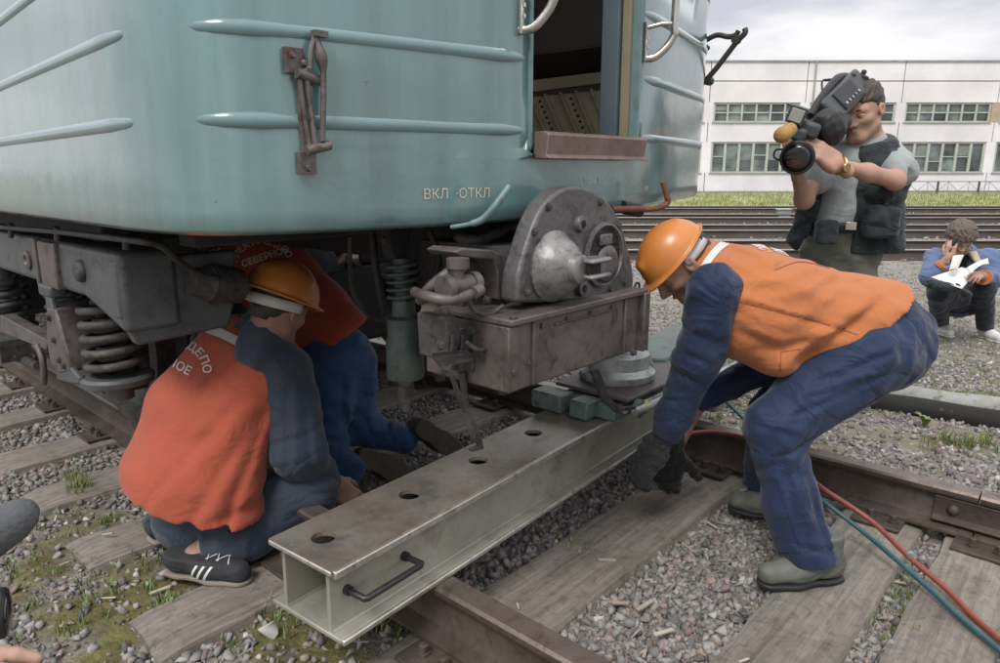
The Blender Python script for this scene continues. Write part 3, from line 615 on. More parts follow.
# hinged brackets: root plate, two links, pin and claw
def bracket(p, z, open_dir, m, name='gangway_bracket'):
    t = front_t(p); base = TR(p, t, z)
    th_ = MB(); n_ = -TR(0, 1, 0); s_ = TR(1, 0, 0); Z = Vector((0, 0, 1))
    P = lambda a_, b_, c_: base + s_ * a_ + n_ * b_ + Z * c_
    th_.box(P(-.016, .006, .085), (.042, .014, .05), MT.to_3x3()); th_.box(P(0, .006, -.115), (.04, .014, .045), MT.to_3x3())
    for a_, c_ in ((-.022, .095), (.004, .082), (0, -.125)): th_.bolt(P(a_, .013, c_), n_, .006, .007)
    th_.tube([P(-.006, .003, .08), P(0, .003, -.11)], .008, 6); b_ = th_.build('gangway_bracket', m, car, bevel=.003)
    mb = MB(); mb.tube([P(0, .02, .07), P(.006, .022, 0), P(.012, .024, -.085)], [.009, .006, .009], 8); mb.tube([P(-.014, .02, .065), P(-.008, .02, -.01), P(0, .022, -.085)], .005, 8)
    mb.cyl(P(-.02, .022, .06), P(.035, .022, .05), .011, 12); mb.cyl(P(-.01, .024, -.09), P(.045, .028, -.078), .0105, 12)
    mb.build('hinge_link', m, b_)
    mb = MB()
    if open_dir == 0:
        pts = [P(.026, .03, -.07), P(.03, .034, 0), P(.034, .034, .065), P(.030, .032, .105), P(.022, .03, .138)]
        mb.tube(smoothpath(pts, 4), [.008] * 9 + [.012, .016, .017, .015, .011, .009, .009, .008][:8], 10, flat=.75)
        mb.tube([P(.008, .028, .07), P(.01, .03, .105), P(.02, .03, .13)], .0055, 8); mb.box(P(.03, .034, .138), (.03, .02, .012), MT.to_3x3())
        mb.build('claw_arm', m, b_)
    else:
        mb.tube(smoothpath([P(.0, .02, .072), P(.01, .07, .092), P(.01, .12, .080), P(.01, .15, .083), P(.01, .162, .098)], 4), .0105, 8)
        mb.tube(smoothpath([P(.0, .04, -.080), P(.006, .085, -.03), P(.01, .155, .055), P(.01, .188, .085), P(.01, .186, .102)], 4), .0115, 8)
        mb.cyl(P(-.006, .05, -.082), P(.02, .05, -.082), .018, 12); mb.cyl(P(-.004, .155, .065), P(.022, .155, .065), .017, 12)
        mb.build('claw_arm', m, b_)
bracket(.852, 1.38, 0, M['hook'])
bracket(2.825, 1.69, 1, M['darkhook'])
# stencilled writing along the lower edge
def stencil(body, p, z, size):
    v, f_ = text_mesh(body, size); 
    pts = [TR(p + a_[0], front_t(p + a_[0]) - .0022, z + a_[1]) for a_ in v]
    link_mesh('lettering', pts, f_, M['paint'], car, smooth=None)
stencil('ВКЛ  ·ОТКЛ', 1.215, 1.195, .033)
stencil('торм. бл.', 1.70, 1.222, .022)
stencil('кп', 2.02, 1.195, .026); stencil('60', 2.2, 1.20, .026)
# red brown bent lever at the lower right, teal lever at the lower left of the coupler
mb = MB(); mb.tube(smoothpath([PT(612, 209, 1.16), PT(640, 209, 1.13), PT(657, 208, 1.10), PT(667, 203, 1.09), PT(667, 196, 1.09), PT(663, 182, 1.10)], 5), .0095, 10); mb.build('release_lever', M['rust'], car, smooth=60)
mb = MB(); mb.cyl(PT(622, 207, 1.17), PT(640, 211, 1.15), .02, 12); mb.tube([PT(560, 207, 1.3), PT(640, 207, 1.2)], .012, 8); mb.build('lever_bearing', M['grimed'], car)
mb = MB(); mb.tube(smoothpath([PT(452, 227, 1.23), PT(470, 224, 1.18), PT(483, 219, 1.15), PT(496, 205, 1.12), PT(509, 187, 1.11)], 5), [.008] * 6 + [.012] * 15, 10, flat=.7); mb.build('uncoupling_lever', M['tealtrim'], car, smooth=60)

# ------------------------------------------------------------ underframe
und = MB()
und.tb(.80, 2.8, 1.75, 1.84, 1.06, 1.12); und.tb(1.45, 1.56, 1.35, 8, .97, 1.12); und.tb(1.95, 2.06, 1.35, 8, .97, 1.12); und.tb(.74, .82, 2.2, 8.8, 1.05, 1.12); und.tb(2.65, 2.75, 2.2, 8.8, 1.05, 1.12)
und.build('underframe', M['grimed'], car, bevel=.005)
mb = MB()
for (x, y, t0_, x2, y2, t1_, r_) in [(345, 228, 1.75, 560, 222, 1.75, .02), (360, 255, 2.4, 560, 260, 2.0, .03), (390, 290, 3.0, 560, 290, 2.3, .05), (420, 240, 1.9, 440, 380, 1.9, .02), (455, 230, 1.7, 470, 300, 1.7, .04), (345, 262, 3.1, 520, 330, 2.6, .018), (350, 240, 2.6, 500, 244, 2.2, .012), (370, 300, 3.3, 460, 320, 3.0, .06)]:
    mb.tube([PT(x, y, t0_), PT(x2, y2, t1_)], r_, 10)
mb.tube(smoothpath([PT(458, 236, 1.35), PT(480, 240, 1.3), PT(520, 223, 1.28), PT(550, 219, 1.30), PT(575, 230, 1.3)], 6), .016, 12)
mb.tube(smoothpath([PT(500, 300, 1.6), PT(512, 260, 1.6), PT(520, 235, 1.6), PT(560, 230, 1.6)], 6), .02, 10)
mb.build('air_pipes', M['grime'], car, smooth=60)
# compressor / box shapes in the dark
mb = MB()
mb.tb(1.6, 2.3, 3.4, 3.9, .55, .95); mb.tb(.95, 2.7, 4.3, 4.6, .5, 1.115); mb.tb(.9, 1.3, 2.9, 3.4, .98, 1.115); mb.tb(.95, 2.9, 3.0, 3.1, .35, .75)  # widest box is added to darken the bright gap under the car
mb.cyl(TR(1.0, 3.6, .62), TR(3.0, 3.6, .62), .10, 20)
mb.build('motor_housing_and_dark_block', M['grimed'], car, bevel=.03)
# wheels and axles
for t in (3.2, 5.3):
    for pr, sgn in ((P_NEAR, 1), (P_FAR, -1)):
        mb = MB(); mb.lathe([(.36, -.03), (.40, -.03), (.42, 0), (.39, .035), (.385, .11), (.34, .12), (.32, .08), (.16, .05), (.14, .12), (.08, .12)], TR(pr + .04 * sgn, t, .56), TR(-sgn, 0, 0), 48)
        mb.build('wheel', M['grime'], car, smooth=35)
    mb = MB(); mb.cyl(TR(1.1, t, .56), TR(2.85, t, .56), .075, 20); mb.build('axle', M['grime'], car)
# bogie side beam, pressed box section
bz1 = 1.03
mb = MB()
mb.prism([TR(.72, 6.4, bz1), TR(.72, 2.05, bz1), TR(.72, 2.05, .80), TR(.72, 2.35, .875), TR(.72, 6.4, .875)], TR(.16, 0, 0))
bogie = mb.build('bogie_frame', M['frame'], car, bevel=.018, bseg=3)
plate_px = [(114, 262), (118, 300), (121, 320), (129, 322), (133, 335), (139, 346), (228, 327), (231, 318), (236, 300), (236, 250)]
mb = MB(); mb.prism([PT(x, y, 2.06) for x, y in plate_px], TR(0, .05, 0)); ep = mb.build('headstock_plate', M['frame'], car, bevel=.008)
for (x, y, s_) in ((150, 272, '911'), (152, 286, '7114'), (126, 272, 'P'), (127, 288, '2')):
    v, f_ = text_mesh(s_, .036, .0015, 1.2); c_ = PT(x, y, 2.052)
    link_mesh('raised_number', [c_ + TR(a_[0], 0, a_[1]) + TR(0, -a_[2], 0) for a_ in v], f_, M['frame'], ep, smooth=None)
mb = MB()
mb.lathe([(.034, 0), (.034, .008), (.028, .016), (.02, .018)], PP(239 * .34, 271, .719), -TR(1, 0, 0), 20)
mb.build('bearing_cap', M['grime'], car)
for x, y in ((29, 260),):
    mb = MB(); c_ = PP(x, y, .72); mb.lathe([(.034, 0), (.034, .008), (.02, .012), (.016, .004)], c_, -TR(1, 0, 0), 20); mb.build('oval_plug', M['brownst'], car)
mb = MB(); c_ = PP(52, 265, .718); mb.box(c_, (.03, .16, .15), MT.to_3x3()); c2 = PP(39, 262, .716); mb.box(c2, (.025, .022, .16), MT.to_3x3()); mb.build('frame_bracket', M['brownst'], car, bevel=.006)
mb = MB(); mb.box(PP(52, 290, .72), (.05, .12, .04), MT.to_3x3()); mb.build('frame_foot', M['frame'], car, bevel=.008)
# brake pipe running along the top of the beam then dropping to the cylinder
mb = MB(); mb.tube(smoothpath([PP(-30, 224, .70), PP(11, 228, .70), PP(60, 232, .70), PP(128, 240, .69), PP(160, 246, .74), PP(180, 262, .82), PP(200, 275, .9), PP(225, 279, 1.0)], 6), .0085, 10)
for x, y in ((11, 228), (57, 231), (126, 240)): mb.cyl(PP(x, y - 4, .70), PP(x, y + 9, .70), .009, 8)
mb.build('brake_pipe', M['grime'], car, smooth=60)
mb = MB(); a_ = PT(190, 281, 2.03); b_ = PT(238, 286, 2.05); mb.tube([a_, a_ + (b_ - a_) * .3, a_ + (b_ - a_) * .35, b_], [.038, .045, .055, .055], 20); mb.cyl(PT(212, 284, 2.04), PT(216, 284, 2.04), .062, 20)
mb.build('brake_cylinder', M['grime'], car, smooth=50)
# coil springs in their cup, axle box guard
def spring(cx, cyt, cyb, t, p, r_, wire, turns):
    top = PP(cx, cyt, p); bot = PP(cx, cyb, p); bot.x, bot.y = top.x, top.y
    mb = MB(); mb.helix(bot, top, r_, wire, turns, 10, 20); mb.helix(bot, top, r_ * .55, wire * .7, turns * 1.5, 8, 14); mb.build('coil_spring', M['grime'], car, smooth=60)
    return top, bot
tp_, bt_ = spring(108, 298, 366, 0, .86, .088, .0145, 5.2)
mb = MB(); mb.lathe([(.115, 0), (.118, .02), (.108, .03), (.03, .03)], bt_ - Vector((0, 0, .04)), (0, 0, 1), 30); mb.cyl(bt_ - Vector((0, 0, .10)), bt_ - Vector((0, 0, .03)), .045, 16)
mb.build('spring_cup', M['frame'], car, smooth=40)
cup = bt_.copy(); pc, tcup, zc = ptz(cup)
mb = MB(); mb.prism([TR(pc - .118, tcup + .02, zc - .03), TR(pc - .118, tcup + .02, zc - .002), TR(pc - .118, tcup + .10, zc + .02), TR(pc - .118, tcup + .17, zc + .12), TR(pc - .118, tcup + .21, zc + .26), TR(pc - .118, tcup + .26, zc + .26), TR(pc - .118, tcup + .26, zc - .06), TR(pc - .118, tcup + .15, zc - .05)], TR(.02, 0, 0))
mb.build('yoke', M['frame'], car, bevel=.006)
spring(70, 292, 320, 0, .95, .085, .014, 2.6)
tp2, bt2 = spring(4, 278, 318, 0, .90, .085, .0145, 4.)
mb = MB(); mb.lathe([(.11, 0), (.115, .02), (.03, .03)], bt2 - Vector((0, 0, .04)), (0, 0, 1), 30); mb.build('spring_cup', M['frame'], car, smooth=40)
mb = MB(); ab = [PP(x, y, .74) for x, y in ((46, 307), (54, 309), (60, 330), (66, 352), (70, 372), (60, 374), (50, 362), (46, 340))]; mb.prism(ab, TR(.12, 0, 0))
axb = mb.build('axle_box', M['brownst'], car, bevel=.008)
mb = MB()
for x, y in ((50, 318), (55, 340), (60, 360), (65, 366)): mb.bolt(PP(x, y, .74), -TR(1, 0, 0), .009, .012)
mb.build_each('bolt', M['grime'], axb)
mb = MB()
mb.prism([PP(x, y, .745) for x, y in ((0, 315), (22, 327), (48, 341), (46, 350), (26, 342), (0, 332))], TR(.05, 0, 0))
mb.tube(smoothpath([PP(37, 345, .74), PP(42, 358, .74), PP(44, 372, .74), PP(44, 384, .74)], 4), .012, 8)
mb.build('brake_lever', M['brownst'], car, bevel=.003)
mb = MB(); mb.tube([PP(-20, 352, .85), PP(15, 356, .85), PP(38, 366, .85)], .02, 10); mb.box(PP(8, 346, .82), (.12, .25, .1), MT.to_3x3()); mb.tube([PP(-10, 335, 1.0), PP(40, 360, 1.0)], .03, 10); mb.build('brake_rigging', M['grime'], car)

# hanging damper with a spring, seen left of the coupler
mb = MB(); tq = 1.5
top = PT(398, 224, tq); def_ = lambda y: PT(404, y, tq)
mb.prism([PT(x, y, tq) for x, y in ((388, 220), (412, 220), (410, 250), (404, 262), (396, 262), (390, 250))], TR(0, .04, 0)); mb.build('damper_bracket', M['grimed'], car, bevel=.006)
dx = PT(402, 260, tq); z_of = lambda y: PT(402, y, tq).z
def col(y): return Vector((dx.x, dx.y, z_of(y)))
mb = MB(); mb.helix(col(300), col(262), .042, .0055, 5, 8, 16); mb.cyl(col(302), col(258), .026, 16); mb.build('damper_spring', M['damper'], car, smooth=60)
mb = MB(); zb0 = z_of(378)
mb.lathe([(.02, z_of(402) - zb0), (.022, -.002), (.052, 0), (.054, .01), (.054, z_of(340) - zb0), (.048, z_of(337) - zb0), (.048, z_of(318) - zb0), (.035, z_of(315) - zb0), (.03, z_of(300) - zb0)], Vector((dx.x, dx.y, zb0)), (0, 0, 1), 26)
mb.build('damper_cylinder', M['damper'], car, smooth=40)
mb = MB(); mb.cyl(col(412), col(380), .014, 10); mb.cyl(col(398), col(386), .026, 6); mb.build('damper_rod', M['grime'], car)

# ------------------------------------------------------------ coupler
TC = 1.06      # plane of the coupler face
outl = [(517, 303), (518, 280), (522, 262), (527, 246), (533, 228), (540, 212), (549, 199), (560, 190), (573, 186), (588, 188), (602, 196), (614, 209), (622, 224), (627, 242), (632, 262), (634, 278), (632, 290), (616, 296), (600, 299), (590, 302), (583, 305), (574, 302), (560, 302), (545, 303)]
outs = smoothpath([PT(x, y, TC) for x, y in outl] + [PT(517, 303, TC)], 3)[:-1]
nrm = -TR(0, 1, 0)
mb = MB(); mb.prism(outs, TR(0, .055, 0)); mb.add([], [])
plateo = mb.build('coupler_plate', M['plate'], car, bevel=.009, bseg=3)
# raised cone with a slotted nose
cc = PT(552, 266, TC)
mb = MB(); mb.lathe([(.086, 0), (.088, .008), (.081, .013), (.074, .030), (.062, .050), (.046, .066), (.037, .072), (.034, .090), (.030, .093), (.015, .094)], cc, nrm, 40)
mb.build('coupler_cone', M['cone'], plateo, smooth=40)
mb = MB(); e1 = TR(1, 0, 0); nose = cc + nrm * .062
mb.box(nose + nrm * .03 + e1 * .045 + Vector((0, 0, .019)), (.085, .055, .012), MT.to_3x3()); mb.box(nose + nrm * .03 + e1 * .045 - Vector((0, 0, .019)), (.085, .055, .012), MT.to_3x3()); mb.box(nose + nrm * .014 + e1 * .07 - Vector((0, 0, .0)), (.034, .045, .034), MT.to_3x3())
mb.build('coupler_hook', M['cone'], plateo, bevel=.006)
mb = MB(); mb.box(nose + nrm * .042 + e1 * .03 - Vector((0, 0, .004)), (.05, .006, .03), MT.to_3x3()); mb.build('hook_slot', M['black'], plateo)
# funnel: ring, flat disc coloured dark for the shade inside the hollow
fc = PT(603, 255, TC - .002)
prof = [(.062, 0), (.110, 0), (.112, .006), (.104, .012), (.098, .004), (.094, -.02), (.062, -.05)]
mb = MB(); n_ = 40
vs = []; fs = []
pr2 = [(.088, 0), (.087, .010), (.080, .012), (.076, .003)]
eU = e1; eV = Vector((0, 0, 1)); k_ = len(pr2)
for j in range(n_):
    a_ = 2 * math.pi * j / n_
    for r_, h in pr2: vs.append(fc + (eU * math.cos(a_) + eV * math.sin(a_)) * r_ + nrm * h)
for j in range(n_):
    for q in range(k_ - 1): fs.append((j * k_ + q, j * k_ + q + 1, ((j + 1) % n_) * k_ + q + 1, ((j + 1) % n_) * k_ + q))
link_mesh('funnel_ring', vs, fs, M['plate'], plateo, smooth=40)
mb = MB(); mb.lathe([(.078, 0), (.078, .0035), (.001, .0036)], fc, nrm, 40); fb = mb.build('funnel_throat_shade', mat('hollow_shade_dark', (.022, .020, .019), .45, .3, .4, 20, .9, 60, bdist=.02), plateo)
mb = MB(); mb.box(fc + nrm * .006 + eU * .0 + eV * .042, (.055, .012, .03), MT.to_3x3()); mb.lathe([(.052, .004), (.045, .012), (.03, .016), (.018, .016)], fc - eV * .022 + eU * .012, nrm, 26); mb.build('funnel_casting', M['plate'], plateo, bevel=.004)
for (x, y, r_) in ((579, 224, .019), (580, 288, .019)):
    mb = MB(); c_ = PT(x, y, TC); mb.lathe([(r_ * 1.15, 0), (r_ * 1.15, .006), (r_, .014), (r_ * .55, .015), (r_ * .5, .004)], c_, nrm, 24); b0_ = mb.build('pipe_port', M['plate'], plateo, smooth=35)
    mb = MB(); mb.lathe([(r_ * .46, .0), (r_ * .46, .0155), (.001, .0157)], c_, nrm, 20); mb.build('port_hole', M['black'], b0_)
mb = MB(); mb.tube([PT(637, 288, 1.08) + TR(.0 + .014 * math.cos(a_ * .6), 0, .016 * math.sin(a_ * .6)) for a_ in range(11)], .004, 6); mb.build('ring_hook', M['grime'], plateo)
mb = MB()
for x, y in ((534, 232), (548, 207), (600, 202), (618, 226), (527, 292), (624, 282), (540, 297), (610, 290)): mb.bolt(PT(x, y, TC), nrm, .008, .009)
mb.build_each('bolt', M['grime'], plateo)
# coupler neck and electric contact box under the plate
mb = MB(); mb.tube([TR(1.53, TC + .05, 1.0), TR(1.60, 1.3, .99), TR(1.72, 1.8, .99)], [.12, .09, .08], 20); mb.tb(1.33, 1.44, 1.12, 1.5, .92, 1.06); mb.build('coupler_neck', M['grime'], car, smooth=40)
B = lambda x, y: PT(x, y, 1.02)
bl, brr, tr_, tl_ = ptz(B(508, 389)), ptz(B(640, 353)), ptz(B(642, 300)), ptz(B(505, 309))
zlo, zhi = (bl[2] + brr[2]) / 2, (tl_[2] + tr_[2]) / 2; p0_, p1_ = bl[0], brr[0]
mb = MB(); mb.tb(p0_, p1_, 1.02, 1.30, zlo, zhi - .012); cbx = mb.build('contact_box', M['brownst'], car, bevel=.006)
mb = MB(); mb.tb(p0_ - .004, p1_ + .006, 1.005, 1.31, zhi - .012, zhi + .004); mb.tb(p0_ - .006, p0_ + .03, 1.012, 1.03, zlo + .004, zhi - .014); mb.tb(p0_ + .082, p0_ + .092, 1.012, 1.024, zlo + .003, zhi - .014); mb.tb(p1_ - .1, p1_ - .09, 1.012, 1.024, zlo + .003, zhi - .014); mb.tb(p1_ - .018, p1_ + .012, 1.0, 1.03, zlo - .004, zhi - .006)
mb.build('box_lid', M['brownst'], cbx, bevel=.004)
mb = MB()
for p_ in (p0_ + .05, p1_ - .08, p1_ - .04): mb.cyl(TR(p_, 1.08, zlo - .002), TR(p_, 1.08, zlo - .022), .013, 12)
for k in range(4): mb.bolt(TR(p0_ + .12 + k * .1, 1.02, zhi - .03), nrm, .006, .006)
mb.build_each('box_foot', M['grime'], cbx)
mb = MB(); mb.tube([TR(p0_ + .17, 1.018, zhi - .035), TR(p1_ - .16, 1.018, zhi - .035)], .0035, 6); mb.build('box_trim', M['grime'], cbx)
# valve cluster with pipes at the left of the box
mb = MB()
mb.tube(smoothpath([PT(420, 300, 1.2), PT(430, 288, 1.15), PT(450, 272, 1.12), PT(462, 268, 1.14)], 5), .013, 12)
mb.tube(smoothpath([PT(415, 292, 1.2), PT(430, 297, 1.12), PT(452, 300, 1.08), PT(478, 291, 1.08)], 5), .012, 12)
mb.cyl(PT(445, 288, 1.1), PT(477, 282, 1.1), .022, 16); mb.cyl(PT(443, 289, 1.1), PT(449, 287, 1.1), .029, 16); mb.cyl(PT(470, 284, 1.1), PT(476, 283, 1.1), .027, 16)
mb.cyl(PT(458, 285, 1.1), PT(456, 262, 1.1), .016, 12); mb.cyl(PT(458, 268, 1.1), PT(458, 258, 1.1), .026, 14)
mb.tube([PT(474, 293, 1.07), PT(481, 289, 1.07)], .014, 10)
mb.build('air_valve', M['brownst'], car, smooth=50)
mb = MB()
mb.prism(smoothpath([PT(x, y, 1.14) for x, y in ((455, 252), (462, 248), (492, 250), (502, 254), (505, 270), (506, 300), (499, 300), (498, 272), (494, 260), (460, 257))], 1), TR(0, .10, 0))
mb.build('valve_cover', M['brownst'], car, bevel=.004)
mb = MB()
mb.prism([PT(x, y, 1.2) for x, y in ((462, 262), (497, 262), (500, 340), (480, 352), (462, 330))], TR(0, .05, 0))
for x, y in ((472, 280), (486, 278), (478, 320)): mb.bolt(PT(x, y, 1.2), nrm, .009, .01)
mb.build('side_bracket', M['grime'], car, bevel=.005)
mb = MB()
mb.prism([PT(x, y, 1.14) for x, y in ((446, 330), (506, 322), (506, 388), (470, 366), (445, 345))], TR(0, .08, 0)); mb.build('gusset_plate', M['brownst'], car, bevel=.004)
mb = MB()
for x in (452, 462, 474): mb.prism([PT(x, 335, 1.125), PT(x + 3, 335, 1.125), PT(x + 2, 372, 1.125), PT(x - 1, 372, 1.125)], TR(0, .03, 0))
mb.prism([PT(x, y, 1.10) for x, y in ((432, 358), (466, 354), (476, 362), (440, 368))], Vector((0, 0, .012)))
mb.tube(smoothpath([PT(466, 342, 1.1), PT(478, 350, 1.09), PT(490, 348, 1.09)], 5), .006, 8); mb.cyl(PT(497, 349, 1.1), PT(507, 350, 1.1), .013, 12)
mb.build('step_bracket', M['grime'], car, bevel=.002)
mb = MB(); mb.prism([PT(x, y, 1.13) for x, y in ((446, 318), (456, 316), (462, 334), (458, 352), (462, 364), (448, 362))], TR(0, .10, 0)); mb.build('coupler_support', M['grime'], car, bevel=.004)
mb = MB(); mb.tube(smoothpath([PT(450, 370, 1.13), PT(455, 385, 1.13), PT(460, 400, 1.13), PT(466, 417, 1.13), PT(474, 440, 1.13)], 4), .010, 6, flat=.4); mb.prism([PT(x, y, 1.13) for x, y in ((465, 413), (471, 412), (482, 440), (484, 449), (472, 452), (470, 449), (479, 446))], TR(0, .008, 0)); mb.tube([PT(462, 372, 1.16), PT(466, 408, 1.16)], .009, 8); mb.build('hanging_strap', M['grime'], car)

def cable(pts, r, m=None, nm='cable'): mb = MB(); mb.tube(smoothpath(pts, 7), r, 10); mb.build(nm, m or M['rubber'], car, smooth=60)
cable([PT(430, 232, 1.45), PT(438, 260, 1.42), PT(428, 300, 1.4), PT(436, 330, 1.38), PT(470, 336, 1.3)], .010)
cable([PT(500, 236, 1.4), PT(515, 262, 1.38), PT(508, 300, 1.36), PT(498, 318, 1.3)], .012)
cable([PT(372, 232, 1.7), PT(378, 280, 1.68), PT(392, 330, 1.7), PT(430, 352, 1.6)], .012)
cable([PT(455, 236, 1.35), PT(480, 250, 1.32), PT(520, 246, 1.28), PT(545, 236, 1.25)], .009, M['grime'])
cable([PT(350, 236, 1.9), PT(352, 290, 1.95), PT(372, 318, 1.9), PT(388, 318, 1.6)], .008, M['grime'])
cable([PT(468, 300, 1.12), PT(476, 312, 1.10), PT(490, 314, 1.09), PT(503, 306, 1.08)], .006, M['grime'])
mb = MB()
for x, y, t in ((436, 300, 1.2), (448, 318, 1.16), (470, 330, 1.12), (486, 300, 1.14), (494, 336, 1.12), (440, 345, 1.12), (498, 366, 1.13), (488, 376, 1.13), (512, 372, 1.019), (512, 318, 1.019), (632, 352, 1.0), (424, 244, 1.5), (384, 240, 1.5)): mb.bolt(PT(x, y, t), nrm, .009, .012)
mb.build_each('bolt', M['grime'], car)
mb = MB(); mb.lathe([(.016, 0), (.018, .05), (.024, .052), (.024, .065), (.01, .07)], PT(425, 312, 1.25), nrm, 14); mb.build_each('pipe_fitting', M['brownst'], car, smooth=40)
mb = MB(); mb.prism([PT(x, y, 1.6) for x, y in ((430, 244), (520, 240), (522, 262), (440, 270))], TR(0, .04, 0)); mb.build('cross_member', M['grime'], car, bevel=.004)

# ============================================================ steel lifting beam lying across the rails
BT0, BT1 = 1.238, 1.488; BP0, BP1 = .803, 2.95; ZB, ZT = .171, .360
beam = thing('lifting_beam', 'long pale steel box beam with round holes lying across both rails in front of the metro car', 'steel beam', TR(BP0, (BT0 + BT1) / 2, ZB), TH)
hole_px = [(324, 537), (410, 494), (479, 460), (535, 433), (590, 402)]
holes_ = [ptz(PZ(x, y, ZT)) for x, y in hole_px]
HT = 1.385
# top plate with real round holes: strips of quads around each hole square
def plate_with_holes(zt, zb):
    vs = []; fs = []; hs = sorted(h[0] for h in holes_); r = .031; n = 24; s = .06
    def addp(p, t, z): vs.append(TR(p, t, z)); return len(vs) - 1
    sq = []
    for h in hs:
        for z in (zt, zb):
            inner = [addp(h + r * math.cos(2 * math.pi * (j + .5) / n), HT + r * math.sin(2 * math.pi * (j + .5) / n), z) for j in range(n)]
            outer = []
            for j in range(n):
                a_ = 2 * math.pi * (j + .5) / n; c_, s_ = math.cos(a_), math.sin(a_); k = s / max(abs(c_), abs(s_)); outer.append(addp(h + k * c_, HT + k * s_, z))
            for j in range(n):
                j2 = (j + 1) % n; q = (inner[j], outer[j], outer[j2], inner[j2]); fs.append(q if z == zt else q[::-1])
            cs = [addp(h + a_ * s, HT + b_ * s, z) for a_, b_ in ((1, 1), (-1, 1), (-1, -1), (1, -1))]
            # corner triangles
            for ci, (a_, b_) in enumerate(((1, 1), (-1, 1), (-1, -1), (1, -1))):
                j = int(n / 8 + ci * n / 4) - 1; tri = (outer[j % n], cs[ci], outer[(j + 1) % n]); fs.append(tri if z == zt else tri[::-1])
            sq.append(inner)
        a_, b_ = sq[-2], sq[-1]
        for j in range(n): fs.append((a_[j], a_[(j + 1) % n], b_[(j + 1) % n], b_[j]))
    def slab(p0, p1, t0, t1):
        for z, fl in ((zt, 1), (zb, 0)):
            q = [addp(p0, t0, z), addp(p1, t0, z), addp(p1, t1, z), addp(p0, t1, z)]; fs.append(q if fl else q[::-1])
    slab(BP0, BP1, BT0, HT - s); slab(BP0, BP1, HT + s, BT1)
    e = [BP0] + [v for h in hs for v in (h - s, h + s)] + [BP1]
    for i in range(0, len(e), 2): slab(e[i], e[i + 1], HT - s, HT + s)
    rim = [(BP0, BT0), (BP1, BT0), (BP1, BT1), (BP0, BT1)]
    for i in range(4):
        a_, b_ = rim[i], rim[(i + 1) % 4]; fs.append((addp(*a_, zt), addp(*a_, zb), addp(*b_, zb), addp(*b_, zt)))
    return vs, fs
vs, fs = plate_with_holes(ZT, ZT - .013)
link_mesh('top_plate', vs, fs, M['beam'], beam, smooth=None)
mb = MB(); mb.tb(BP0, BP1, BT0 - .006, BT0 + .008, ZT - .019, ZT + .0015); mb.tb(BP0 - .003, BP0 + .004, BT0 + .01, BT1, ZT - .016, ZT - .0025); mb.build('plate_edge', M['edge'], beam, bevel=.004)
mb = MB(); mb.tb(BP0 + .005, BP1, BT0 - .004, BT1 + .012, ZB, ZB + .013); mb.build('bottom_plate', M['beamside'], beam, bevel=.003); mb = MB(); mb.tb(BP0 + .005, BP1, BT0 - .016, BT0 - .004, ZB - .001, ZB + .0145); mb.build('bottom_lip', M['edge'], beam, bevel=.004)
for t in (BT0 + .034, BT1 - .046):
    mb = MB(); mb.prism([TR(BP0 + .01, t, ZB + .0125), TR(BP0 + .012, t, ZT - .0135), TR(BP1, t, ZT - .0135), TR(BP1, t, ZB + .0125)], TR(0, .012, 0)); 
    # weld fillets along top and bottom
    mb.tube([TR(BP0 + .012, t - .0, ZB + .014), TR(BP1, t, ZB + .014)], .005, 6); mb.tube([TR(BP0 + .012, t, ZT - .015), TR(BP1, t, ZT - .015)], .005, 6)
    mb.build('side_plate', M['beamside'], beam)
mb = MB()
mb.tb(BP0 + .35, BP0 + .362, BT0 + .035, BT1 - .035, ZB + .014, ZT - .014); mb.build('inner_rib', M['beamside'], beam)
mb = MB(); mb.tube([TR(BP0 + .1, BT1 - .035, ZT - .05), TR(BP0 + .1, BT1 - .1, ZT - .055), TR(BP0 + .25, BT1 - .1, ZT - .06), TR(BP0 + .25, BT1 - .035, ZT - .06)], .008, 8); mb.build('inner_handle', M['blackrub'], beam)
# rod handle on the near side
ha = TR(BP0 + .06, BT0 + .034, ZT - .085); hb = TR(BP0 + .25, BT0 + .034, ZT - .085); ho = -TR(0, .068, 0)
mb = MB(); mb.tube([ha, ha + ho * .96, ha + ho + (hb - ha) * .03, hb + ho - (hb - ha) * .03, hb + ho * .96, hb], .0085, 12); mb.cyl(ha, ha + ho * .2, .0125, 14); mb.cyl(hb, hb + ho * .2, .0125, 14)
mb.build('handle', M['blackrub'], beam, smooth=50)

beam.rotation_euler.z = TH + .072
# ============================================================ hydraulic jack with its sliding base on the beam
jk = thing('hydraulic_jack', 'green hydraulic jack on a sliding base at the far end of the steel beam', 'jack', TR(2.35, 1.42, ZT), TH)
mb = MB(); mb.tb(2.06, 2.62, 1.30, 1.56, ZT + .003, ZT + .06); mb.tb(2.0, 2.09, 1.50, 1.64, ZT + .003, ZT + .07); mb.tb(2.0, 2.09, 1.38, 1.46, ZT + .003, ZT + .07); mb.build('base', M['jack'], jk, bevel=.006)
mb = MB(); mb.tb(2.10, 2.98, 1.27, 1.60, ZT + .072, ZT + .086); mb.build('slide_plate', M['brownst'], jk, bevel=.004)
mb = MB(); mb.cyl(TR(2.1, 1.24, ZT + .045), TR(2.95, 1.24, ZT + .045), .016, 12); mb.cyl(TR(2.1, 1.285, ZT + .04), TR(2.95, 1.285, ZT + .04), .012, 12); mb.build_each('guide_rod', M['jacklight'], jk)
mb = MB()
for p_ in (2.16, 2.55): mb.lathe([(.034, 0), (.034, .02), (.022, .022), (.02, .006)], TR(p_, 1.27, ZT + .04), nrm, 20)
mb.build_each('roller', M['jack'], jk)
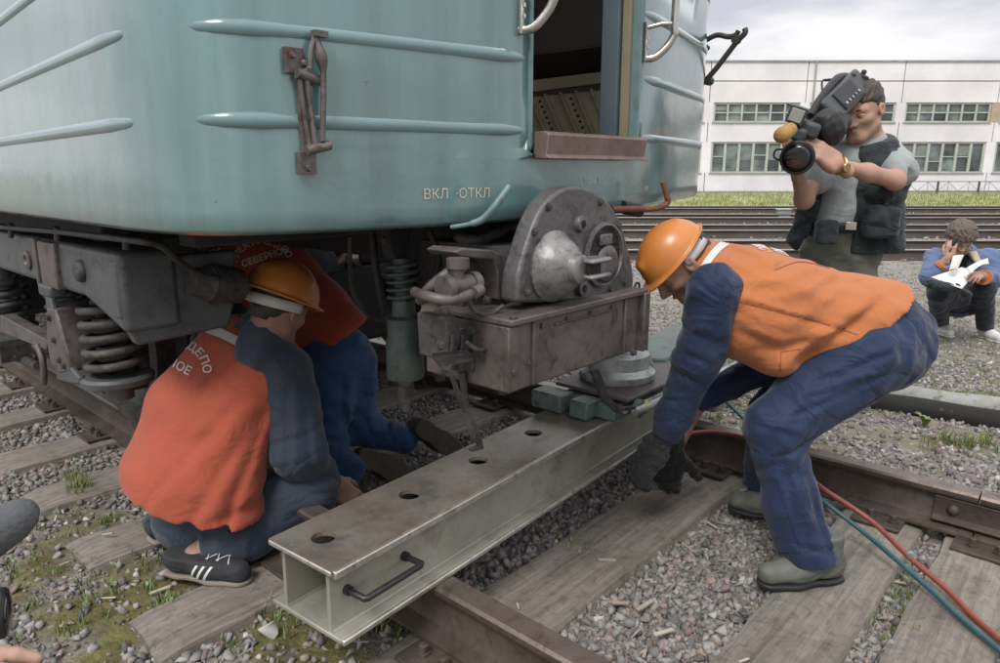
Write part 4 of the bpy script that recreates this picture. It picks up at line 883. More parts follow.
mb = MB(); jc = TR(2.32, 1.46, ZT + .087); mb.lathe([(.145, 0), (.15, .01), (.15, .03), (.135, .04), (.125, .05), (.125, .10), (.105, .115), (.07, .118), (.068, .30), (.06, .305)], jc, (0, 0, 1), 40); mb.build('cylinder', M['jacklight'], jk, smooth=40)
mb = MB(); a_ = PZ(594, 373, .66); 
mb.prism([PT(x, y, 1.19) for x, y in ((592, 371), (599, 369), (611, 398), (620, 408), (636, 406), (636, 409), (617, 413), (603, 400))], TR(0, .012, 0)); mb.build('operating_lever', M['grime'], jk, bevel=.002)
mb = MB(); mb.box(PT(629, 368, 1.42), (.05, .05, .06), MT.to_3x3()); mb.cyl(PT(625, 375, 1.40), PT(636, 365, 1.40), .018, 12); mb.build('red_valve', M['red'], jk, bevel=.006)
mb = MB(); mb.cyl(PT(641, 352, 1.42), PT(648, 370, 1.42), .03, 16); mb.build('hose_fitting', M['jacklight'], jk)
mb = MB(); mb.cyl(PT(647, 402, 1.25), PT(643, 412, 1.25), .018, 12); mb.build('yellow_cap', M['yellow'], jk)
mb = MB(); mb.prism([PZ(x, y, .40) for x, y in ((640, 352), (672, 334), (700, 342), (702, 352), (665, 372), (650, 372))], Vector((0, 0, .06))); 
pump = mb.build('foot_pump', M['jack'], None, bevel=.01); tag(pump, 'teal green pump unit beside the hydraulic jack, behind the arms of the bending worker', 'pump')
mb = MB(); mb.tb(2.9, 3.1, 1.3, 1.75, .175, .35); tag(mb.build('packing_block', M['wood'], None, bevel=.01, rz=TH), 'wooden packing block under the pump unit beyond the beam', 'wooden block')

# ============================================================ hoses and pipes
def hose(name, pts, r, m, label, cat='hose'):
    mb = MB(); mb.tube(smoothpath(pts, 8), r, 12); return tag(mb.build(name, m, None, smooth=60), label, cat)
hz = .22
hose('hose', [PZ(1010, 648, .01), PZ(975, 618, .012), PZ(945, 588, .03), PZ(910, 558, .06), PZ(870, 520, .10), PZ(822, 488, .17), PZ(790, 462, .21), PZ(762, 443, .225), PZ(725, 433, .23), PZ(700, 432, .235), PZ(682, 436, .235), PZ(668, 444, .25), PZ(660, 452, .26)], .0086, M['redhose'], 'red air hose arching over the far rail to the bending worker', 'hose')
hose('hose', [PZ(1005, 655, .01), PZ(965, 622, .012), PZ(935, 594, .025), PZ(900, 563, .05), PZ(862, 531, .08), PZ(820, 498, .14), PZ(795, 472, .19), PZ(770, 445, .22), PZ(745, 420, .23), PZ(722, 398, .24), PZ(700, 380, .25), PZ(680, 366, .30), PZ(660, 364, .36)], .0078, M['tealhose'], 'dark teal air hose running beside the red one and behind the worker', 'hose')
hose('hose', [PZ(712, 360, .3), PZ(690, 357, .33), PZ(665, 354, .37), PZ(643, 356, .42)], .006, M['grime'], 'thin grey brown hose going from the pump unit behind the worker', 'hose')
mb = MB(); c_ = PZ(911, 556, .065); d_ = (PZ(905, 552, .065) - PZ(917, 562, .065)).normalized(); mb.tube([c_ - d_ * .008, c_ + d_ * .008], .0135, 12); tag(mb.build('hose_clip', M['jacklight'], None), 'small pale clip holding the red and teal hoses together', 'clip')
def pipe(name, a, b, r, m, label, n=30):
    a = Vector(a); b = Vector(b); pts = [a.lerp(b, i / n) + Vector((0, 0, .004 * math.sin(i * .7))) for i in range(n + 1)]
    mb = MB(); mb.tube(pts, r, 24); return tag(mb.build(name, m, None, smooth=50), label, 'pipe')
gp = mat('asbestos_pipe', (.26, .265, .25), .9, 0, .2, 9, .9, 30, bdist=.01, spots=[(5, .54, (.22, .21, .17), .12), (14, .58, (.13, .13, .085), .06)]); dp = mat('tarred_pipe', (.020, .019, .018), .8, 0, .35, 9, .6, 30, spec=.25, spots=[(12, .64, (.10, .09, .075), .1)])
a_, b_ = PZ(868, 411, -.155), PZ(1000, 432, -.155); d_ = b_ - a_; 
pipe('pipe', a_ - d_ * .9 + Vector((0, 0, .055)), b_ + d_ * 1.5 + Vector((0, 0, .06)), .066, dp, 'dark tarred pipe lying on the gravel in front of the pale one')
off = Vector((-d_.y, d_.x, 0)).normalized() * .145
pipe('pipe', a_ - d_ * .02 + off + Vector((0, 0, .075)), b_ + d_ * 1.5 + off + Vector((0, 0, .085)), .074, gp, 'pale grey pipe lying on the gravel behind the dark one')
# ============================================================ ballast stones (uncountable: one mass each)
def stone_protos(k, npt=10):
    out = []
    for i in range(k):
        bm = bmesh.new(); rg = np.random.default_rng(100 + i)
        pts = rg.normal(size=(npt, 3)); pts /= np.linalg.norm(pts, axis=1)[:, None]; pts *= rg.uniform(.75, 1.1, (npt, 1)); pts *= np.array([1, rg.uniform(.6, .95), rg.uniform(.45, .8)])
        for q in pts: bm.verts.new(q)
        r_ = bmesh.ops.convex_hull(bm, input=bm.verts); bmesh.ops.delete(bm, geom=[v for v in bm.verts if not v.link_faces], context='VERTS')
        bm.verts.ensure_lookup_table(); bm.verts.index_update()
        out.append((np.array([tuple(v.co) for v in bm.verts]), np.array([[v.index for v in f.verts] for f in bm.faces if len(f.verts) == 3]))); bm.free()
    return out
PROTO = stone_protos(14)
def scatter_stones(xs_, ys_, zs_, size, flat=1.):
    vs = []; fs = []; base = 0; n = len(xs_); which = rng.integers(0, len(PROTO), n)
    for k, (pv, pf) in enumerate(PROTO):
        sel = np.where(which == k)[0]; m_ = len(sel)
        if not m_: continue
        q = rng.normal(size=(m_, 4)); q[:, 1:3] *= .5; q /= np.linalg.norm(q, axis=1)[:, None]; w_, x_, y_, z_ = q.T
        Rm = np.stack([1 - 2 * (y_ ** 2 + z_ ** 2), 2 * (x_ * y_ - z_ * w_), 2 * (x_ * z_ + y_ * w_), 2 * (x_ * y_ + z_ * w_), 1 - 2 * (x_ ** 2 + z_ ** 2), 2 * (y_ * z_ - x_ * w_), 2 * (x_ * z_ - y_ * w_), 2 * (y_ * z_ + x_ * w_), 1 - 2 * (x_ ** 2 + y_ ** 2)], -1).reshape(-1, 3, 3)
        v = np.einsum('nij,kj->nki', Rm, pv) * size[sel][:, None, None]; v[:, :, 2] *= flat
        v += np.stack([xs_[sel], ys_[sel], zs_[sel]], -1)[:, None, :]
        f = pf[None] + (np.arange(m_) * len(pv))[:, None, None] + base
        vs.append(v.reshape(-1, 3)); fs.append(f.reshape(-1, 3)); base += m_ * len(pv)
    return np.concatenate(vs), np.concatenate(fs)
def in_view(x, y, z=0., mg=40):
    dz = y * math.cos(PIT) - (z - HC) * math.sin(PIT); v = y * math.sin(PIT) + (z - HC) * math.cos(PIT)
    px = CX + FPX * x / np.maximum(dz, .01); py = CY - FPX * v / np.maximum(dz, .01)
    return (dz > .2) & (px > -mg) & (px < 1000 + mg) & (py < 663 + mg)
def on_sleeper(p, t, inset=.02):
    r_ = np.zeros_like(p, bool)
    for t0, wd, _ in sl_specs: r_ |= (np.abs(t - t0) < wd / 2 - inset) & (p > .64) & (p < 3.22)
    return r_
def stones(n, yr, sz, dens_fn, name, m, label, flatten=1., lift=.25):
    y = rng.uniform(yr[0], yr[1], n); x = rng.uniform(-1, 1, n) * (y * .78 + .4); p = x * NX + y * NY; t = x * UX + y * UY
    keep = in_view(x, y) & ~on_sleeper(p, t) & (rng.uniform(0, 1, n) < dens_fn(x, y, p, t))
    keep &= ~((np.abs(p - P_NEAR) < .06) | ((np.abs(p - P_FAR) < .06)))
    x, y, p, t = x[keep], y[keep], p[keep], t[keep]; s = sz[0] + (sz[1] - sz[0]) * rng.uniform(0, 1, len(x)) ** 2.2
    z = near_h(x, y) + s * lift * rng.uniform(-.3, 1.6, len(x))
    v, f = scatter_stones(x, y, z, s, flatten); print(name, len(x))
    tag(link_mesh(name, v, f, m, smooth=None), label, 'gravel', kind='stuff')
betw = lambda p: (p > 1.2) & (p < 2.72)
def d_near(x, y, p, t):
    mo = mossmask(x, y); d = np.where(betw(p), .85, np.where(p <= 1.2, .72, .62)); return d * (1 - .88 * np.clip(mo * 1.6, 0, 1))
stones(115000, (.9, 5.2), (.007, .028), d_near, 'ballast', M['gravel'], 'grey crushed stone ballast between and beside the sleepers')
stones(24000, (.9, 5.2), (.011, .026), lambda x, y, p, t: d_near(x, y, p, t) * .8, 'ballast', M['gravelp'], 'pinkish crushed stones mixed into the ballast')
stones(2600, (.9, 9), (.009, .026), lambda x, y, p, t: np.where(betw(p), .25, .9), 'ballast', M['chalk'], 'scattered pale white stones lying on the ballast')
stones(80000, (4.0, 10.6), (.007, .024), lambda x, y, p, t: np.where(fbm(x, y, 1.1, 3) > .05, .25, .8), 'ballast', M['gravel'], 'fine grey gravel spread between the near track and the background tracks')
stones(14000, (4.0, 10.6), (.007, .022), lambda x, y, p, t: .6 + 0 * x, 'ballast', M['chalk'], 'paler gravel spread between the near track and the background tracks')
stones(16000, (10.8, 28), (.03, .06), lambda x, y, p, t: .8 + 0 * x, 'ballast', M['gravel'], 'dark gravel bed of the background tracks')
# a few bigger single stones
for i, (x, y, s, lb, mm) in enumerate([(266, 633, .042, 'large pale stone beside the beam end and sleeper', 'chalk'), (427, 507 + 65, .034, 'angular white grey stone on the ballast left of the worker shoe', 'chalk'), (745, 575, .03, 'pale stone in front of the toe of the bending worker', 'chalk'), (30, 622, .03, 'flat mossy stone in the lower left corner', 'gravel'), (598, 612, .028, 'pale stone on the ballast right of the beam', 'chalk')]):
    c_ = PZ(x, y, .0); v, f = scatter_stones(np.array([c_.x]), np.array([c_.y]), np.array([near_h(np.array([c_.x]), np.array([c_.y]))[0] + s * .35]), np.array([s]))
    o = link_mesh('stone', v, f, M[mm], smooth=None); tag(o, lb, 'stone'); bv = o.modifiers.new('b', 'BEVEL'); bv.width = .003; bv.segments = 2
# splinters of wood
mb = MB()
for i in range(170):
    y = rng.uniform(1.3, 4.5); x = rng.uniform(-1, 1) * y * .72; p = x * NX + y * NY
    if p > 3.3 or on_sleeper(np.array([p]), np.array([x * UX + y * UY]))[0] and rng.uniform() < .6: continue
    l_ = rng.uniform(.015, .05); an = rng.uniform(0, 6.28); z = float(near_h(np.array([x]), np.array([y]))[0]) + .016 + .03 * (on_sleeper(np.array([p]), np.array([x * UX + y * UY]))[0])
    mb.box((x, y, z), (l_, rng.uniform(.003, .009), .003), Euler((rng.uniform(-.3, .3), rng.uniform(-.3, .3), an)).to_matrix())
for (x, y, l_, an) in ((222, 517 + 60, .07, .4), (160, 590, .06, .9), (620, 603, .05, .1), (664, 632, .07, .5), (215, 600, .05, 1.1), (607, 560, .06, .1), (645, 605, .08, .8)):
    c_ = PZ(x, y, .0); mb.box(c_, (l_, .012, .004), Euler((.1, .1, an)).to_matrix())
tag(mb.build('wood_splinters', M['chip'], None, smooth=None), 'pale splinters of sleeper wood strewn over the ballast', 'debris', kind='stuff')
# weeds and moss cushions
def weeds(name, n, reg, hgt, m, label, nper=7, wid=.005, spread=.02):
    c_ = []
    while len(c_) < n:
        x0, y0, x1, y1 = reg[rng.integers(len(reg))]; px, py = rng.uniform(x0, x1), rng.uniform(y0, y1); q = PZ(px, py, -.03)
        c_.append((q.x, q.y, float(near_h(np.array([q.x]), np.array([q.y]))[0])))
    v, f = blades(np.array(c_), nper, hgt, spread, wid); tag(link_mesh(name, v, f, m, smooth=None), label, 'weeds', kind='stuff')
weeds('weeds', 130, [(0, 470, 180, 640), (60, 560, 340, 645), (330, 610, 440, 643)], .035, M['leafy'], 'sparse short green weeds in the mossy ground at the lower left')
weeds('weeds', 150, [(850, 500, 1000, 640), (560, 540, 620, 560), (640, 430, 720, 500)], .035, M['leafy'], 'low green weeds by the hoses at the right', 5, .010)
weeds('weeds', 900, [(880, 330, 1000, 400), (870, 258, 1000, 330), (760, 560, 1000, 643), (930, 375, 1000, 388), (660, 300, 760, 400)], .03, M['grass'], 'thin grass among the gravel beyond the pipes', 6, .006, .04)
weeds('weeds', 120, [(70, 480, 90, 500), (430, 500, 470, 520), (925, 425, 1000, 438), (660, 395, 760, 430)], .07, M['grass'], 'taller tufts of grass against the rails and pipes', 8, .004)
def leafplant(px, py, hh, label, n=9):
    q = PZ(px, py, -.1); q.z = float(near_h(np.array([q.x]), np.array([q.y]))[0]); mb = MB()
    for i in range(n):
        a_ = i * 2.4 + .3; l_ = hh * (.6 + .4 * math.sin(i * 1.9) ** 2); d = Vector((math.cos(a_), math.sin(a_), 0)); sd2 = Vector((-d.y, d.x, 0)) * hh * .16
        b0 = q; m1 = q + d * l_ * .25 + Vector((0, 0, l_ * .7)); m2 = q + d * l_ * .45 + Vector((0, 0, l_ * .95)); tip = q + d * l_ * .75 + Vector((0, 0, l_ * 1.0))
        th_ = Vector((0, 0, .0015))
        mb.add([b0 - sd2 * .1, b0 + sd2 * .1, m1 + sd2, m2 + sd2 * .8, tip, m2 - sd2 * .8, m1 - sd2], [(0, 1, 2, 6), (6, 2, 3, 5), (5, 3, 4)])
    return tag(mb.build('weed_plant', M['leafy'], None, smooth=180), label, 'plant')
leafplant(925, 424, .085, 'bright green leafy weed standing in front of the dark pipe')
leafplant(812, 385 + 175, .03, 'small leafy weed between the two sleepers by the worker shoe')
leafplant(863, 545, .035, 'small green weed by the hoses, right of the worker heel')
leafplant(115, 612, .03, 'tiny leafy weed among moss at the lower left')
leafplant(90, 545 + 45, .03, 'tiny weed beside the sleeper end at the lower left')
# ============================================================ implicit surfaces for people
F4 = np.float32
def v3(a): return np.array([a[0], a[1], a[2]], dtype=F4)
def rc(a, b, ra, rb=None):
    a = v3(a); b = v3(b); rb = ra if rb is None else rb; ba = b - a; l2 = float(ba @ ba) + 1e-9
    def f(P):
        pa = P - a; h = np.clip((pa @ ba) / l2, 0, 1); return np.linalg.norm(pa - h[:, None] * ba, axis=1) - (ra + (rb - ra) * h)
    return f
def el(c, r, Rm=None):
    c = v3(c); r = v3(r); A = None if Rm is None else np.array(Rm, dtype=F4)
    def f(P):
        q = P - c
        if A is not None: q = q @ A
        k0 = np.linalg.norm(q / r, axis=1); k1 = np.linalg.norm(q / (r * r), axis=1) + 1e-6; return k0 * (k0 - 1) / k1
    return f
def bx(c, hs, Rm=None, r=.01):
    c = v3(c); hs = v3(hs) - r; A = None if Rm is None else np.array(Rm, dtype=F4)
    def f(P):
        q = P - c
        if A is not None: q = q @ A
        q = np.abs(q) - hs; return np.linalg.norm(np.maximum(q, 0), axis=1) + np.minimum(q.max(1), 0) - r
    return f
def flatcone(a, b, wa, wb, da, db, side):
    """elliptic limb/torso section: half width wa..wb along `side`, half depth da..db across it"""
    a = v3(a); b = v3(b); s = v3(side); ba = b - a; l2 = float(ba @ ba); u = ba / math.sqrt(l2); s = s - (s @ u) * u; s /= np.linalg.norm(s); g = np.cross(u, s)
    def f(P):
        pa = P - a; t = (pa @ ba) / l2; h = np.clip(t, 0, 1); q = pa - h[:, None] * ba; w = wa + (wb - wa) * h; d = da + (db - da) * h
        x = q @ s; y = q @ g; z = q @ u; m_ = np.minimum(w, d)
        k0 = np.sqrt((x / w) ** 2 + (y / d) ** 2 + (z / m_) ** 2); k1 = np.sqrt((x / w ** 2) ** 2 + (y / d ** 2) ** 2 + (z / m_ ** 2) ** 2) + 1e-6; return k0 * (k0 - 1) / k1
    return f
def smin(a, b, k):
    h = np.maximum(k - np.abs(a - b), 0) / k; return np.minimum(a, b) - h * h * k * .25
def smax(a, b, k): return -smin(-a, -b, k)
def U_(fs, k=.04):
    def f(P):
        d = fs[0](P)
        for g in fs[1:]: d = smin(d, g(P), k)
        return d
    return f
def plane(pt, n):
    pt = v3(pt); n = v3(n); n = n / np.linalg.norm(n)
    return lambda P: (P - pt) @ n           # negative on the side kept
def clip(f, *pls, k=.012):
    def g(P):
        d = f(P)
        for pl_ in pls: d = smax(d, pl_(P), k)
        return d
    return g
def cut(f, h, k=.01): return lambda P: smax(f(P), -h(P), k)
def off(f, r): return lambda P: f(P) - r
def fold(f, amp=.004, fr=(22, 22, 9), seed=0, Rm=None):
    A = None if Rm is None else np.array(Rm, dtype=F4)
    def g(P):
        q = P if A is None else P @ A
        x, y, z = q[:, 0] * fr[0] + seed, q[:, 1] * fr[1] + seed * 2, q[:, 2] * fr[2]
        n_ = np.sin(x + 1.6 * np.sin(z + .5 * y) + .8 * np.sin(y * 1.7)) + .55 * np.sin(1.9 * y + 1.3 * np.sin(x * .8 + z * 1.4) + 1) + .3 * np.sin(3.1 * x + 2.3 * z + 1.5 * np.sin(2.1 * y))
        u1 = .55 * x + .9 * z + 1.4 * np.sin(.6 * y + .35 * x + seed) + .8 * np.sin(.7 * z - .4 * x); u2 = .8 * z - .75 * x + .5 * y + 1.6 * np.sin(.5 * x + .3 * z + 2 * seed)
        env1 = .5 + .5 * np.sin(.31 * x + .27 * z + .4 * y + seed * 1.3); env2 = .5 + .5 * np.sin(.25 * x - .33 * z + .3 * y + 2 + seed)
        n_ = .22 * n_ + 1.7 * env1 * (np.sqrt(np.sin(u1) ** 2 + .015) - .6) + 1.5 * env2 * (np.sqrt(np.sin(u2) ** 2 + .015) - .6)
        v1 = 1.25 * x - 1.9 * z + 1.7 * np.sin(.8 * z + .5 * y + seed) + 1.1 * np.sin(.9 * x); v2 = 1.9 * z + 1.1 * x + 1.3 * y + 1.5 * np.sin(.9 * x - .4 * y)
        n_ = n_ + 1.2 * env2 * (np.sqrt(np.sin(v1) ** 2 + .01) - .6) + 1.1 * env1 * (np.sqrt(np.sin(v2) ** 2 + .01) - .6)
        return f(P) + amp * n_
    return g
def crease(f, lst):
    """lst: (pointA, pointB, width, depth): furrow seen across the x-z plane; negative depth is a ridge"""
    def g(P):
        d = f(P)
        for a, b, w_, dp_ in lst:
            a2 = np.array([a[0], a[2]], dtype=F4); b2 = np.array([b[0], b[2]], dtype=F4); q = P[:, (0, 2)] - a2; ba = b2 - a2; h = np.clip(q @ ba / float(ba @ ba), 0, 1); e = q - h[:, None] * ba
            nn_ = np.array([-ba[1], ba[0]]) / np.linalg.norm(ba); sd_ = e @ nn_; r2 = (e ** 2).sum(1); en = np.sqrt(np.clip(4 * h * (1 - h), 0, 1)) * .7 + .3
            d = d + dp_ * en * (np.exp(-r2 / w_ ** 2) - .5 * np.exp(-((sd_ - 1.5 * w_) ** 2 + (r2 - sd_ ** 2)) / (1.6 * w_ ** 2)))
        return d
    return g
def nets(f, lo, hi, h):
    lo = np.array(lo, dtype=np.float64) - 2 * h; hi = np.array(hi) + 2 * h; B = 4
    nb = np.ceil((hi - lo) / (h * B)).astype(int) + 1; n = nb * B
    g = [lo[i] + h * (np.arange(nb[i]) * B + (B - 1) / 2) for i in range(3)]
    C = np.stack(np.meshgrid(*g, indexing='ij'), -1).reshape(-1, 3).astype(F4); dc = f(C)
    V = np.repeat(np.repeat(np.repeat(dc.reshape(nb), B, 0), B, 1), B, 2).astype(F4)
    act = np.where(np.abs(dc) < h * B * 1.9 + .012)[0]
    o3 = np.stack(np.meshgrid(np.arange(B), np.arange(B), np.arange(B), indexing='ij'), -1).reshape(-1, 3)
    ai = np.stack(np.unravel_index(act, nb), -1) * B
    for s in range(0, len(ai), 6000):
        I = (ai[s:s + 6000, None] + o3[None]).reshape(-1, 3); d = f((lo + I * h).astype(F4)); V[I[:, 0], I[:, 1], I[:, 2]] = d
    S = V < 0; c = [S[i:n[0] - 1 + i, j:n[1] - 1 + j, k:n[2] - 1 + k] for i in (0, 1) for j in (0, 1) for k in (0, 1)]
    sm = sum(x.astype(np.int8) for x in c); m_ = (sm > 0) & (sm < 8); idx = -np.ones(m_.shape, dtype=np.int64); cells = np.stack(np.where(m_), -1); idx[m_] = np.arange(len(cells))
    cor = [(i, j, k) for i in (0, 1) for j in (0, 1) for k in (0, 1)]; cv = np.stack([V[cells[:, 0] + i, cells[:, 1] + j, cells[:, 2] + k] for i, j, k in cor], 1)
    acc = np.zeros((len(cells), 3)); cnt = np.zeros(len(cells))
    for a in range(8):
        for b in range(a + 1, 8):
            A_, B_ = np.array(cor[a]), np.array(cor[b])
            if np.abs(A_ - B_).sum() != 1: continue
            x = (cv[:, a] < 0) != (cv[:, b] < 0); t = cv[:, a] / (cv[:, a] - cv[:, b] + 1e-12); t = np.where(x, t, 0)
            acc += np.where(x[:, None], A_ + t[:, None] * (B_ - A_), 0); cnt += x
    v = lo + (cells + acc / cnt[:, None]) * h; fs = []
    for ax in range(3):
        sl0 = [slice(1, n[i] - 1) for i in range(3)]; sl1 = list(sl0); sl0[ax] = slice(0, n[ax] - 1); sl1[ax] = slice(1, n[ax])
        s0, s1 = S[tuple(sl0)], S[tuple(sl1)]; e = np.stack(np.where(s0 != s1), -1); up = s0[e[:, 0], e[:, 1], e[:, 2]]
        for i in range(3):
            if i != ax: e[:, i] += 1
        o1, o2 = [(1, 2), (2, 0), (0, 1)][ax]; q = []
        for d1, d2 in ((-1, -1), (0, -1), (0, 0), (-1, 0)):
            w_ = e.copy(); w_[:, o1] += d1; w_[:, o2] += d2; q.append(idx[w_[:, 0], w_[:, 1], w_[:, 2]])
        q = np.stack(q, 1); q[~up] = q[~up][:, ::-1]; fs.append(q)
    fs = np.concatenate(fs); return v, fs[(fs >= 0).all(1)]
def sdf_part(name, f, lo, hi, h, m, parent, **k):
    v, fc = nets(f, lo, hi, h); return link_mesh(name, v, fc, m, parent, smooth=k.pop('smooth', 180), **k)
def bbox(pts, r):
    a = np.array([[p[0], p[1], p[2]] for p in pts]); return a.min(0) - r, a.max(0) + r
def join(*vf):
    vs = []; fs = []; b = 0
    for v, f in vf: vs.append(v); fs.append(f + b); b += len(v)
    return np.concatenate(vs), np.concatenate(fs)
def basis(fwd, up):
    """matrix whose columns are right, forward, up"""
    fwd = Vector(fwd).normalized(); up = Vector(up); up = (up - fwd * up.dot(fwd)).normalized(); r = fwd.cross(up).normalized(); return Matrix((r, fwd, up)).transposed()
def xf(v, c, Rm, s=1.): return (np.asarray(v) * s) @ np.array(Rm).T + np.array([c[0], c[1], c[2]])

def head_sdf(squint=False, jaw=1.):
    cr_ = el((0, -.014, .038), (.0765, .096, .083)); fc_ = el((0, .024, -.030), (.061 * jaw, .066, .084)); ch = rc((-.014, .070, -.094), (.014, .070, -.094), .019)
    jw = U_([rc((-.052 * jaw, .0, -.062), (-.02, .062, -.092), .018, .016), rc((.052 * jaw, .0, -.062), (.02, .062, -.092), .018, .016)], .01)
    cb = U_([el((-.042, .054, -.020), (.024, .024, .020)), el((.042, .054, -.020), (.024, .024, .020))], .01)
    bw_ = U_([rc((-.046, .064, .022), (-.014, .082, .020), .012), rc((.046, .064, .022), (.014, .082, .020), .012)], .01)
    ns_ = U_([rc((0, .084, .014), (0, .108, -.026), .0085, .0115), el((-.0125, .096, -.031), (.0085, .010, .0075)), el((.0125, .096, -.031), (.0085, .010, .0075))], .008)
    li = U_([rc((-.021, .079, -.0605), (0, .091, -.0575), .0045, .0062), rc((.021, .079, -.0605), (0, .091, -.0575), .0045, .0062)], .004); lo_ = rc((-.015, .082, -.0705), (.015, .082, -.0705), .0068)
    soc = [el((sx * .032, .090, .001), (.018, .018, .0125)) for sx in (-1, 1)]
    lids = [el((sx * .032, .0715, .0005), (.0165, .0135, .0125)) for sx in (-1, 1)]
    slit = [bx((sx * .032, .088, -.001), (.0125, .010, .0012 if squint else .0042), None, .0011) for sx in (-1, 1)]
    mouth = rc((-.022, .094, -.0645), (.022, .094, -.0645), .0022)
    ears = [U_([el((sx * .0785, -.010, -.008), (.0075, .017, .028)), el((sx * .083, -.018, -.002), (.006, .013, .021))], .006) for sx in (-1, 1)]; conc = [el((sx * .090, -.008, -.006), (.009, .009, .015)) for sx in (-1, 1)]
    neck = rc((0, -.028, -.04), (0, -.036, -.15), .056, .058)
    def f(P):
        d = smin(cr_(P), fc_(P), .045); d = smin(d, jw(P), .03); d = smin(d, ch(P), .025); d = smin(d, cb(P), .02); d = smin(d, bw_(P), .016)
        for s_ in soc: d = smax(d, -s_(P), .014)
        for s_ in lids: d = smin(d, s_(P), .004)
        for s_ in slit: d = smax(d, -s_(P), .002)
        d = smin(d, ns_(P), .012); d = smin(d, li(P), .007); d = smin(d, lo_(P), .008); d = smax(d, -mouth(P), .004)
        d = smin(d, neck(P), .03)
        for s_, c_ in zip(ears, conc): e_ = smax(s_(P), -c_(P), .004); d = smin(d, e_, .006)
        return d
    return f
def head_mesh(c, Rm, s=1., squint=False, h=.0034, jaw=1., zlo=-.17):
    v, f = nets(head_sdf(squint, jaw), (-.10, -.12, zlo), (.10, .125, .13), h); return xf(v, c, Rm, s), f
def hair_mesh(c, Rm, s=1., thick=.012, h=.0045, front=.045, low=-.02, seed=0, curly=0.):
    cr_ = el((0, -.016, .040), (.0775 + thick, .098 + thick, .085 + thick)); nk = rc((0, -.07, .0), (0, -.075, -.06), .045, .035)
    def f(P):
        x, y, z = P.T; d = smin(cr_(P), nk(P), .03)
        d = d + .0022 * np.sin(x * 190 + 3 * np.sin(z * 60 + y * 40) + seed) + .0018 * np.sin(z * 150 + 4 * np.sin(x * 50 + seed)) + curly * np.sin(x * 110 + 2 * np.sin(y * 90)) * np.sin(z * 120 + 2 * np.sin(x * 80)) * .5
        line = front - .9 * np.clip(-y + .05, 0, .055) - 1.6 * np.clip(.005 - y, 0, .04) + .004 * np.sin(x * 150) + .003 * np.sin(x * 330)       # hair only above this line
        d = smax(d, np.maximum(line, low) * (y > -.03) + low * (y <= -.03) * 1. + -z * 1.0 - .0 if False else (np.where(y > -.045, line, low - .035) - z), .008)
        er = el((.083, -.01, -.008), (.02, .02, .03)); el_ = el((-.083, -.01, -.008), (.02, .02, .03)); return smax(smax(d, -er(P), .006), -el_(P), .006)
    v, fc = nets(f, (-.11, -.14, -.11), (.11, .13, .15), h); return xf(v, c, Rm, s), fc
def eyes(c, Rm, s, parent):
    for sx in (-1, 1):
        mb = MB(); ce = Vector(c) + Rm @ (Vector((sx * .032, .0705, -.0005)) * s); fw = Rm @ Vector((0, 1, -.05))
        mb.lathe([(.0001, -.0118 * s)] + [(.0118 * s * math.sin(a), -.0118 * s * math.cos(a)) for a in np.linspace(.2, 2.9, 12)] + [(.0001, .0118 * s)], ce, fw, 16); e = mb.build('eye', M['eyewhite'], parent, smooth=180)
        mb = MB(); mb.lathe([(.0055 * s, 0), (.0053 * s, .0013 * s), (.001, .0022 * s)], ce + fw.normalized() * .0106 * s, fw, 14); mb.build('iris', M['iris'], e, smooth=180)
def brows(c, Rm, s, parent):
    for sx in (-1, 1):
        mb = MB(); pts = [Vector(c) + Rm @ (Vector((sx * x, y, z)) * s) for x, y, z in ((.013, .0915, .0215), (.028, .0885, .026), (.042, .078, .0255), (.051, .066, .020))]; mb.tube(smoothpath(pts, 4), [.0022 * s] * 4 + [.003 * s] * 5 + [.0022 * s, .0018 * s, .0014 * s, .001 * s], 6, flat=1.6); mb.build('eyebrow', M['hair'], parent, smooth=180)
